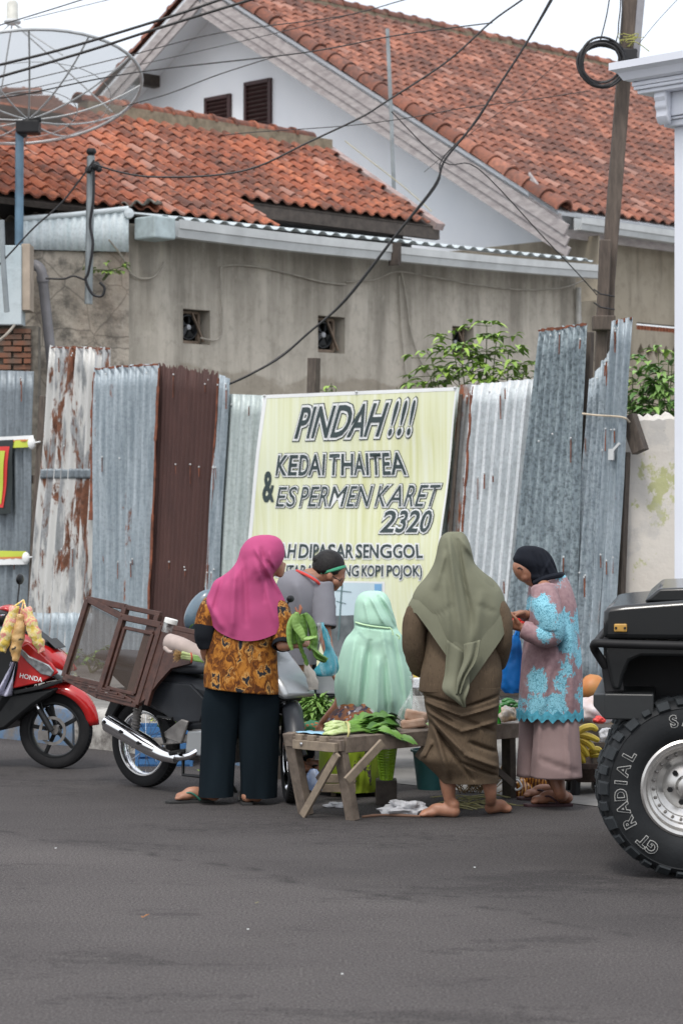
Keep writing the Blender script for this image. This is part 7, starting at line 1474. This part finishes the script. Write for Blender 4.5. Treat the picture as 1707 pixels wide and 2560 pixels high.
# boards behind, yellow box, right hand goods
bx = P(1036, 0, 15.0).x; m = MB(); m.box(P(1040, 1704, 15.0), (.3, .3, .07)); tag(m.build('white_tray', mat('white_tray', (.66, .68, .72), .5), smooth=0, bevel=.01), 'white tray showing between the mint scarf and the brown sleeve', 'tray')
m = MB(); m.box(P(1040, 1682, 15.0)+Z*.0, (.28, .26, .05)); tag(m.build('yellow_box', mat('yellow_card', (.58, .44, .10), .6), smooth=0, bevel=.008), 'yellow box lid on the white tray', 'box')
t3 = thing('trader_table', 'long dark trestle table along the fence carrying boxes and vegetables', 'table', (P(1130, 0, 15).x, 15, 0)); zt3 = P(1040, 1704, 15.0).z-.037
m = MB(); m.box((P(1170, 0, 15).x, 15.05, zt3-.02), (1.35, .5, .04)); m.build('top', WDD, t3, smooth=0)
for dx in (-.62, 0, .62):
    for dy in (-.2, .2): m = MB(); m.box((P(1170, 0, 15).x+dx, 15.05+dy, (zt3-.04)/2), (.05, .05, zt3-.04)); m.build('leg', WDD, t3, smooth=0)
m = MB(); m.box(P(1282, 1738, 14.95), (.42, .2, .05)); tag(m.build('foam_tray', mat('foam_white', (.60, .61, .62), .7, 0, .1, 20), smooth=0, bevel=.01), 'white foam tray behind the blue bag', 'tray')
GS_ = mat('green_chilli', (.03, .15, .03), .4, 0, .3, 12)
for i, (x, y) in enumerate(((1258, 1764), (1275, 1758), (1290, 1766), (1268, 1752))): tag(MB().tube(curve([P(x-14, y+3, 14.1+i*.03), P(x, y-3, 14.1+i*.03), P(x+18, y, 14.15+i*.03)], 4), [.008, .012, .013, .013, .013, .012, .010, .008, .004], 8).build('cucumber', GS_), ('dark green cucumber nearest the brown dress behind the bench', 'dark green cucumber in the middle of its small pile', 'dark green cucumber reaching furthest right behind the white packet', 'dark green cucumber lying highest on the pile under the blue bag')[i], 'cucumber', 'cucumbers beside the blue bag')
m = MB(); m.box(P(1244, 1790, 13.35), (.035, .03, .12)); tag(m.build('green_bottle', mat('green_plastic', (.04, .35, .03), .3), smooth=0, bevel=.008), 'bright green plastic bottle standing on the right end of the bench', 'bottle')
t4 = thing('side_table', 'small dark side table behind the right end of the bench', 'table', (P(1275, 0, 14.1).x, 14.1, 0)); z4 = P(0, 1776, 14.1).z
m = MB(); m.box((P(1270, 0, 14.1).x, 14.15, z4-.015), (.3, .3, .03)); m.build('top', WDD, t4, smooth=0)
for dx in (-.12, .12):
    for dy in (-.12, .12): m = MB(); m.box((P(1270, 0, 14.1).x+dx, 14.15+dy, (z4-.03)/2), (.04, .04, z4-.03)); m.build('leg', WDD, t4, smooth=0)
YWF = mat('yellow_white_film', (.62, .60, .58), .3, 0, .2, 14, c2=(.66, .42, .18)); crumple(P(1270, 1786, 13.32), (.05, .045, .045), YWF, 'white and yellow plastic packet at the right end of the bench', seed=9, amp=.45, name='packet')
bag('blue_bag', [(1588, 1272, 1292, .7), (1604, 1262, 1302, .6), (1630, 1252, 1306, .55), (1670, 1246, 1308, .5), (1710, 1246, 1308, .5), (1732, 1262, 1304, .45)], 13.18, mat('bright_blue_bag', (.012, .19, .62), .35, 0, .15, 5), 'bright blue carrier bag hanging from the hands of the woman in lace', handles=[[(1282, 1600), (1292, 1575), (1290, 1560)], [(1294, 1605), (1296, 1580), (1291, 1560)]], seed=2, fold=.035)
OJ = NB('orange_snacks'); wv = OJ.n('TexWave', {'wave_type': 'BANDS', 'bands_direction': 'X'}, Vector=OJ.co, Scale=16.0, Distortion=4.0).outputs['Fac']; ORJ = OJ.out(OJ.ramp(wv, (.3, (.13, .035, .008)), (.7, (.50, .22, .03))), .25, 0, Coat_Weight=.6)
for i, (x, y, rx, rz_, lab) in enumerate(((1305, 1975, .060, .062, 'packet of orange snacks with a white tie, nearest the bench leg'), (1325, 1945, .060, .05, 'packet of orange snacks on top of the pile'), (1350, 1955, .05, .055, 'packet of orange snacks leaning against the mauve trouser leg'))):
    crumple(P(x, y, 13.62+i*.04), (rx, .05, rz_), ORJ, lab, 'snack packet', seed=i*3+1, name='snack_packet', amp=.25)
tag(MB().tube(curve([P(1280, 1960, 13.55), P(1292, 1950, 13.54), P(1303, 1966, 13.54), P(1290, 1975, 13.54), P(1283, 1962, 13.55)], 5), .007, 6).build('white_tie', WHP), 'white plastic tie curled over the orange snack packets', 'tie')
# bananas on a dark basket
bb = V((P(1462, 0, 13.75).x, 13.8, 0)); tb_ = thing('dark_basket', 'dark woven basket under the bananas beside the car', 'basket', bb); zb2 = P(0, 1905, 13.7).z
m = MB(); m.lathe([(0, .08), (.15, .08), (.20, zb2-.03), (.215, zb2-.03), (.215, zb2), (.195, zb2), (.145, .10), (0, .10)], 28, Matrix.Translation(bb)); m.build('bowl', mat('dark_weave', (.03, .018, .014), .8, 0, .5, 40, .6, 80), tb_)
for a in (0, 2.1, 4.2): m = MB(); m.tube([bb+V((.13*math.cos(a), .13*math.sin(a), .09)), bb+V((.14*math.cos(a), .14*math.sin(a), 0))], .03, 8); m.build('foot', BLKP, tb_)
BAN = NB('banana_skin'); c = BAN.ramp(BAN.noise(9, None, 3), (.35, (.55, .36, .03)), (.7, (.42, .40, .05))); c = BAN.mix(BAN.ramp(BAN.noise(60, None, 3), (.68, 0), (.74, 1)), c, (.12, .07, .02)); BANM = BAN.out(c, .45)
for i, pts in enumerate(([(1436, 1838), (1455, 1822), (1478, 1817), (1492, 1826)], [(1436, 1840), (1455, 1836), (1478, 1843), (1496, 1852)], [(1436, 1845), (1456, 1850), (1474, 1862), (1484, 1876)], [(1436, 1848), (1450, 1862), (1462, 1878), (1468, 1892)], [(1436, 1852), (1444, 1870), (1452, 1888), (1459, 1908)], [(1470, 1880), (1480, 1876), (1492, 1874), (1502, 1878)], [(1472, 1890), (1484, 1886), (1496, 1886), (1504, 1892)])):
    c = curve([P(a, b, 13.62+.01*i) for a, b in pts], 5); k = len(c)-1; m = MB(); m.tube(c, [.007+.015*math.sin(math.pi*min(1, max(0, (j/k)*.93+.04)))**.5 for j in range(k+1)], 7)
    tag(m.build('banana', BANM, smooth=50), ('fat yellow banana on top of the bunch, pointing right', 'second yellow banana from the top of the bunch', 'middle banana of the bunch, slanting down to the right', 'banana of the bunch slanting steeply, second from the trousers', 'lowest banana hanging nearly upright beside the mauve trousers', 'upper of two small greenish bananas next to the tyre', 'lower of two small greenish bananas next to the tyre')[i], 'banana', 'bunch of bananas by the car')
t5 = thing('goods_stand', 'low dark stand holding the white and red bags beside the car', 'table', (P(1480, 0, 14.4).x, 14.4, 0)); z5 = P(0, 1822, 14.4).z
m = MB(); m.box((P(1480, 0, 14.4).x, 14.5, z5-.02), (.6, .4, .04)); m.build('top', WDD, t5, smooth=0)
for dx in (-.26, .26): m = MB(); m.box((P(1480, 0, 14.4).x+dx, 14.5, (z5-.04)/2), (.06, .3, z5-.04)); m.build('leg', WDD, t5, smooth=0)
crumple(P(1478, 1778, 14.35), (.13, .09, .085), mat('pinkish_white_film', (.50, .40, .37), .4, 0, .2, 8, c2=(.66, .64, .68)), 'big crumpled white plastic bag with pinkish contents under the car bumper', seed=11, amp=.35)
crumple(P(1497, 1800, 14.2), (.035, .03, .022), mat('red_film', (.60, .05, .04), .4), 'small bright red plastic wrapper on the white bag', seed=4, amp=.4, name='wrapper'); crumple(P(1516, 1838, 13.9), (.045, .04, .045), WFILM, 'white plastic bag tucked behind the big tyre', seed=14, amp=.35)
t6 = thing('stool', 'dark stool behind the tyre under a white bag', 'stool', (P(1516, 0, 13.9).x, 13.95, 0)); z6 = P(0, 1854, 13.9).z; m = MB(); m.box((P(1516, 0, 13.9).x, 13.95, z6-.015), (.22, .22, .03)); m.build('seat', WDD, t6, smooth=0); m = MB(); m.box((P(1516, 0, 13.9).x, 13.95, (z6-.03)/2), (.16, .16, z6-.03)); m.build('leg', WDD, t6, smooth=0)
m = MB(); m.tube(curve([P(1432, 1735, 15.6), P(1460, 1728, 15.5), P(1480, 1718, 15.5), P(1505, 1722, 15.6)], 4), [.03, .05, .055, .05, .055, .065, .075, .085, .09, .085, .07, .05, .03], 12); tag(m.build('papaya', mat('orange_papaya', (.46, .16, .04), .5, 0, .3, 9, c2=(.38, .22, .08))), 'long orange papaya lying at the foot of the fence behind the car', 'fruit')
m = MB(); pq = P(1470, 1748, 15.55); m.box(V((pq.x, 15.6, pq.z/2-.01)), (.5, .3, pq.z-.0)); tag(m.build('sack', mat('brown_sack', (.14, .11, .08), .9, 0, .3, 8), smooth=0, bevel=.04), 'brown sack under the orange papaya', 'sack')
# ---- goods on the motorcycle ----
POD = NB('bean_pod'); c = POD.ramp(POD.noise(9, None, 4), (.3, (.045, .12, .015)), (.7, (.15, .29, .05))); POD.bump(POD.noise(30), .4, .01); PODM = POD.out(c, .45); POD2 = mat('pod_edge_light', (.19, .33, .08), .45, 0, .2, 12)
pods = thing('stink_beans', 'bunch of twisted bright green stink bean pods held up in front of the motorcycle', 'vegetables', P(748, 1600, 13.1))
def pod(pts, Y, w_, tw, mt, off=0):
    c = curve([P(a, b, Y) for a, b in pts], 8); k = len(c)-1; m = MB(); vs = []; n = 10
    for i in range(k+1):
        t = (c[min(i+1, k)]-c[max(i-1, 0)]).normalized(); a = tw*i/k+off; s = t.cross(V((0, 1, 0))).normalized(); u = s.cross(t); s2 = s*math.cos(a)+u*math.sin(a); u2 = u*math.cos(a)-s*math.sin(a)
        bump_ = .6+.4*abs(math.sin(i*1.15)); ww = w_*math.sin(math.pi*min(.96, max(.04, i/k)))**.35
        for j in range(n): an = 2*math.pi*j/n; vs.append(c[i]+s2*math.cos(an)*ww+u2*math.sin(an)*.010*bump_*(.4+abs(math.sin(an))))
    m.add(vs, [(i*n+j, i*n+(j+1) % n, (i+1)*n+(j+1) % n, (i+1)*n+j) for i in range(k) for j in range(n)]); m.build('pod', mt, pods, smooth=60)
for pts, y, w_, tw, mt, of in (([(762, 1533), (780, 1560), (788, 1600), (790, 1640), (812, 1652)], 13.05, .026, 1.4, PODM, .2), ([(760, 1533), (775, 1570), (783, 1620), (800, 1645), (816, 1652)], 13.12, .024, 2.0, PODM, 1.0), ([(742, 1530), (740, 1560), (752, 1580), (762, 1600)], 13.0, .026, .8, POD2, 0), ([(752, 1535), (757, 1560), (757, 1590), (750, 1610)], 13.06, .030, .5, PODM, .2), ([(735, 1535), (724, 1565), (724, 1600), (730, 1625)], 13.08, .020, .6, POD2, .3), ([(740, 1545), (733, 1575), (736, 1610)], 13.12, .03, .8, PODM, 0), ([(748, 1560), (745, 1590), (752, 1620), (766, 1655), (764, 1662)], 13.1, .022, 1.8, PODM, .6), ([(752, 1599), (772, 1596), (792, 1594)], 13.0, .017, 1.2, POD2, .6), ([(768, 1545), (784, 1575), (780, 1610), (770, 1622)], 13.1, .026, 1.1, PODM, .4), ([(776, 1612), (784, 1620), (800, 1638), (818, 1650)], 13.04, .026, 1.2, PODM, .9)):
    pod(pts, y, w_, tw, mt, of)
m = MB(); m.tube([P(748, 1534, 13.05), P(752, 1520, 13.05), P(750, 1512, 13.05)], [.008, .010, .004], 8); m.tube([P(744, 1532, 13.05), P(738, 1518, 13.05)], [.007, .004], 8); m.build('stalk', mat('reddish_stalk', (.36, .14, .08), .7), pods)
bag('hanging_bag', [(1556, 794, 806, .6), (1580, 796, 816, .5), (1620, 798, 832, .5), (1660, 800, 842, .5), (1688, 806, 838, .5)], 13.42, CLEAR, 'clear and white carrier bag hanging from the motorcycle handlebar', seed=6)
bag('hanging_bag', [(1556, 800, 808, .6), (1580, 804, 820, .5), (1620, 812, 832, .5), (1655, 800, 846, .45), (1680, 782, 842, .45), (1690, 792, 832, .4)], 13.5, mat('turquoise_film', (.05, .34, .44), .3, 0, .2, 8, Alpha=.85), 'turquoise plastic bag hanging behind the clear one', seed=8)
bag('hanging_bag', [(1655, 758, 768, .6), (1680, 762, 785, .5), (1705, 768, 795, .5), (1724, 772, 796, .5)], 13.35, mat('cream_film', (.50, .47, .42), .35, 0, .2, 8, Alpha=.9), 'cream plastic bag hanging low beside the motorcycle cowl', seed=12)
# wooden cage
CGW = wood('cage_wood', (.032, .012, .008), (.080, .032, .021), (4, 4, 4), .5); MSH = NB('wire_mesh'); ck = MSH.n('TexBrick', {'offset': 0}, Scale=60.0, Vector=MSH.co, Mortar_Size=.02); MSHM = MSH.out((.09, .065, .05), .7, 0, Alpha=.40)
o_ = P(249, 1740, 14.0); cu_ = V((.143, .03, .476)); cb = V((-.235, .22, .10)); ca = V((.25, -.19, -.04))
cage = thing('wooden_cage', 'dark brown wooden cage with wire mesh sides tilted on the back of the motorcycle', 'cage', (o_.x, o_.y, o_.z))
def cg(a, b, c): return o_+ca*a+cb*b+cu_*c
def bar(p, q, w_=.038, n_='frame_bar'): m = MB(); m.beam(p, q, w_, w_, up=cu_.normalized() if abs((V(q)-V(p)).normalized().dot(cu_.normalized())) < .9 else cb.normalized()); m.build(n_, CGW, cage, smooth=0, bevel=.004)
for a, b in ((0, 0), (0, 1), (1, 0), (1.85, 1), (1.0, 1)): bar(cg(a, b, 0 if a < 1.5 else .55), cg(a, b, 1))
for c in (0, 1): bar(cg(0, 0, c), cg(0, 1, c)); bar(cg(0, 0, c), cg(1, 0, c)); bar(cg(0, 1, c), cg(1, 1, c)); 
bar(cg(1, 0, 1), cg(1.95, 0, 1), .03); bar(cg(1, 1, 1), cg(1.9, 1, 1), .03); bar(cg(1, 0, 0), cg(1, 1, 0)); bar(cg(.12, 0, .12), cg(.12, 0, .88), .022); bar(cg(.12, 0, .12), cg(.85, 0, .12), .022); bar(cg(.85, 0, .12), cg(.85, 0, .88), .022); bar(cg(.12, 0, .88), cg(.85, 0, .88), .022); bar(cg(1.22, 0, .02), cg(1.22, 0, .98), .03)
MB().grid(lambda u, v: cg(0, lerp(.06, .94, u), lerp(.05, .95, v)), 4, 4).build('mesh_panel', MSHM, cage, smooth=0); MB().grid(lambda u, v: cg(lerp(.12, .86, u), .01, lerp(.1, .9, v)), 4, 4).build('mesh_panel', MSHM, cage, smooth=0); MB().grid(lambda u, v: cg(lerp(.06, .94, u), 1, lerp(.05, .95, v)), 4, 4).build('mesh_panel', MSHM, cage, smooth=0)
m = MB(); q = [cg(1.02, 0, .0), cg(1.2, 0, .12), cg(1.35, 0, .32), cg(1.55, 0, .52), cg(1.95, 0, .62), cg(1.95, 0, .98), cg(1.02, 0, .98)]; nr = ca.cross(cu_).normalized()*.012
m.add([p+nr for p in q]+[p-nr for p in q], [tuple(range(7)), tuple(range(7, 14))[::-1]]+[(i, (i+1) % 7, 7+(i+1) % 7, 7+i) for i in range(7)]); m.build('side_board', CGW, cage, smooth=0)
m = MB(); q = [cg(1, 0, .03), cg(1, .35, .03), cg(1, .35, .97), cg(1, 0, .97)]; nr = ca.normalized()*.008; m.add([p+nr for p in q]+[p-nr for p in q], [(0, 1, 2, 3), (7, 6, 5, 4)]+[(i, (i+1) % 4, 4+(i+1) % 4, 4+i) for i in range(4)]); m.build('inner_board', CGW, cage, smooth=0)
m = MB()
for i in range(5): m.beam(cg(.03, .1+i*.2, .01), cg(1, .1+i*.2, .01), .06, .01, up=cu_.normalized())
m.build('floor_board', CGW, cage, smooth=0)
tag(MB().tube([cg(.15, .3, .06), cg(.9, .4, .05)], .006, 5).tube([cg(.1, .5, .05), cg(.85, .2, .06)], .006, 5).build('twigs', WD2), 'loose twigs on the floor of the wooden cage', 'twigs')
jr = thing('jar', 'clear jar with a white lid standing in the top of the wooden cage', 'jar', P(424, 1585, 13.8)); JU = frame(V((.96, 0, -.26)), V((0, 1, 0)), V((.26, 0, .96)), P(420, 1582, 13.8))
m = MB(); m.lathe([(0, 0), (.038, 0), (.040, .01), (.040, .055), (.034, .06)], 20, JU); m.build('glass', CLEAR, jr); m = MB(); m.lathe([(.040, .058), (.041, .062), (.041, .085), (.037, .088), (0, .088)], 22, JU); m.build('lid', mat('white_lid', (.72, .73, .70), .4), jr)
tag(MB().ball(P(456, 1586, 13.75), (.022, .02, .018)).build('garlic', WHP), 'small white bulb beside the jar', 'vegetable')
m = MB(); leaf(m, P(462, 1592, 13.72), (1, -.1, .55), .12, .05, droop=.1, seg=5); leaf(m, P(466, 1594, 13.7), (1, -.1, .2), .12, .04, droop=.1, seg=5); leaf(m, P(470, 1580, 13.75), (.8, 0, .9), .09, .04, droop=.2, seg=5); tag(m.build('leek_leaf', LG), 'fresh light green leaf sticking out of the cage top', 'leaf')
CRD = mat('grey_bark_roll', (.40, .33, .30), .7, 0, .18, 8, .3, 30); m = MB(); pts = curve([P(424, 1606, 13.58), P(450, 1612, 13.52), P(478, 1624, 13.46), P(530, 1650, 13.4)], 6); m.tube(pts, [lerp(.050, .036, i/(len(pts)-1)) for i in range(len(pts))], 22, False); rl_ = tag(m.build('paper_roll', CRD, solid=.006, smooth=60), 'thick beige paper roll laid across the motorcycle seat', 'roll')
m = MB(); m.tube(curve([P(414, 1618, 13.55), P(422, 1628, 13.52), P(432, 1630, 13.5)], 4), [.016, .018, .016, .014, .012, .012, .01, .01, .008], 10); tag(m.build('paper_scrap', CRD), 'curled end of beige paper below the roll', 'paper')
lg_ = thing('spring_onions', 'bundle of spring onions with root tufts tied with a red band on the seat', 'vegetables', P(470, 1650, 13.45)); m = MB(); rt_ = MB(); wh_ = MB()
for i in range(9):
    a = P(455+rnd(-3, 3), 1632+i*1.5, 13.42+rnd(-.03, .03)); b = P(484, 1640+i*1.2, 13.4); c = P(560, 1648+i*2.2, 13.38); wh_.tube([a, b], [.011, .008], 8); m.tube([b, b.lerp(c, .5)+Z*.004, c], [.008, .007, .005], 7)
    for k in range(14): rt_.tube([a, a+V((-rnd(.02, .05), rnd(-.03, .03), rnd(-.03, .025)))], .0012, 3)
wh_.build('stems', STK, lg_); m.build('leaves', mat('onion_green', (.20, .38, .08), .5), lg_); rt_.build('roots', mat('onion_roots', (.38, .24, .10), .9), lg_)
m = MB(); m.tube(curve([P(478, 1632, 13.38), P(480, 1642, 13.365), P(479, 1655, 13.38)], 4), .005, 6); m.build('rubber_band', mat('red_band', (.45, .09, .05), .6), lg_)
m = MB(); hb_ = P(500, 1525, 14.0); m.ball(hb_, (.075, .06, .14), 24, 14, Matrix.Rotation(math.radians(32), 3, 'Y')); he = thing('helmet', 'blue grey helmet hanging behind the woman in the magenta scarf', 'helmet', hb_); m.build('helmet_shell', mat('blue_grey_shell', (.10, .15, .19), .3, 0, .1, 5, Coat_Weight=.4), he, smooth=70)
m = MB(); m.ball(P(503, 1520, 13.93), (.012, .02, .05), 12, 8, Matrix.Rotation(math.radians(32), 3, 'Y')); m.build('vent', BLKP, he); m = MB(); m.tube([P(500, 1545, 14.0), P(505, 1600, 14.0)], .02, 8); m.build('strap', mat('grey_webbing', (.25, .25, .22), .8), he)
# ---- litter on the road ----
for i, (x, y, lab, mt, L) in enumerate(((357, 2298, 'small curled orange brown leaf lying alone on the road', mat('dry_leaf', (.38, .16, .05), .8), .03), (497, 1930, 'small green leaf on the road behind the rear wheel', LG, .04), (640, 2262, 'tiny dark leaf on the open road', DRY, .015))):
    m = MB(); g = G(x, y)+Z*.006; leaf(m, g, (1, .2, .25), L, L*.5, droop=-.2, seg=5); leaf(m, g, (-.5, .4, .5), L*.5, L*.3, seg=5); tag(m.build('fallen_leaf', mt, solid=.0008), lab, 'leaf')
for i, (x, y, lab) in enumerate(((620, 2325, 'small white paper scrap at the middle of the road'), (140, 2122, 'tiny white scrap near the left edge of the road'), (1186, 2170, 'tiny white scrap on the road between the bare feet and the car'), (855, 2437, 'tiny pale speck of litter near the bottom middle of the road'))):
    m = MB(); m.box(G(x, y)+Z*.004, (rnd(.006, .011), .006, .003), Matrix.Rotation(i, 3, 'Z')); tag(m.build('paper_scrap', WHP, smooth=0), lab, 'litter')
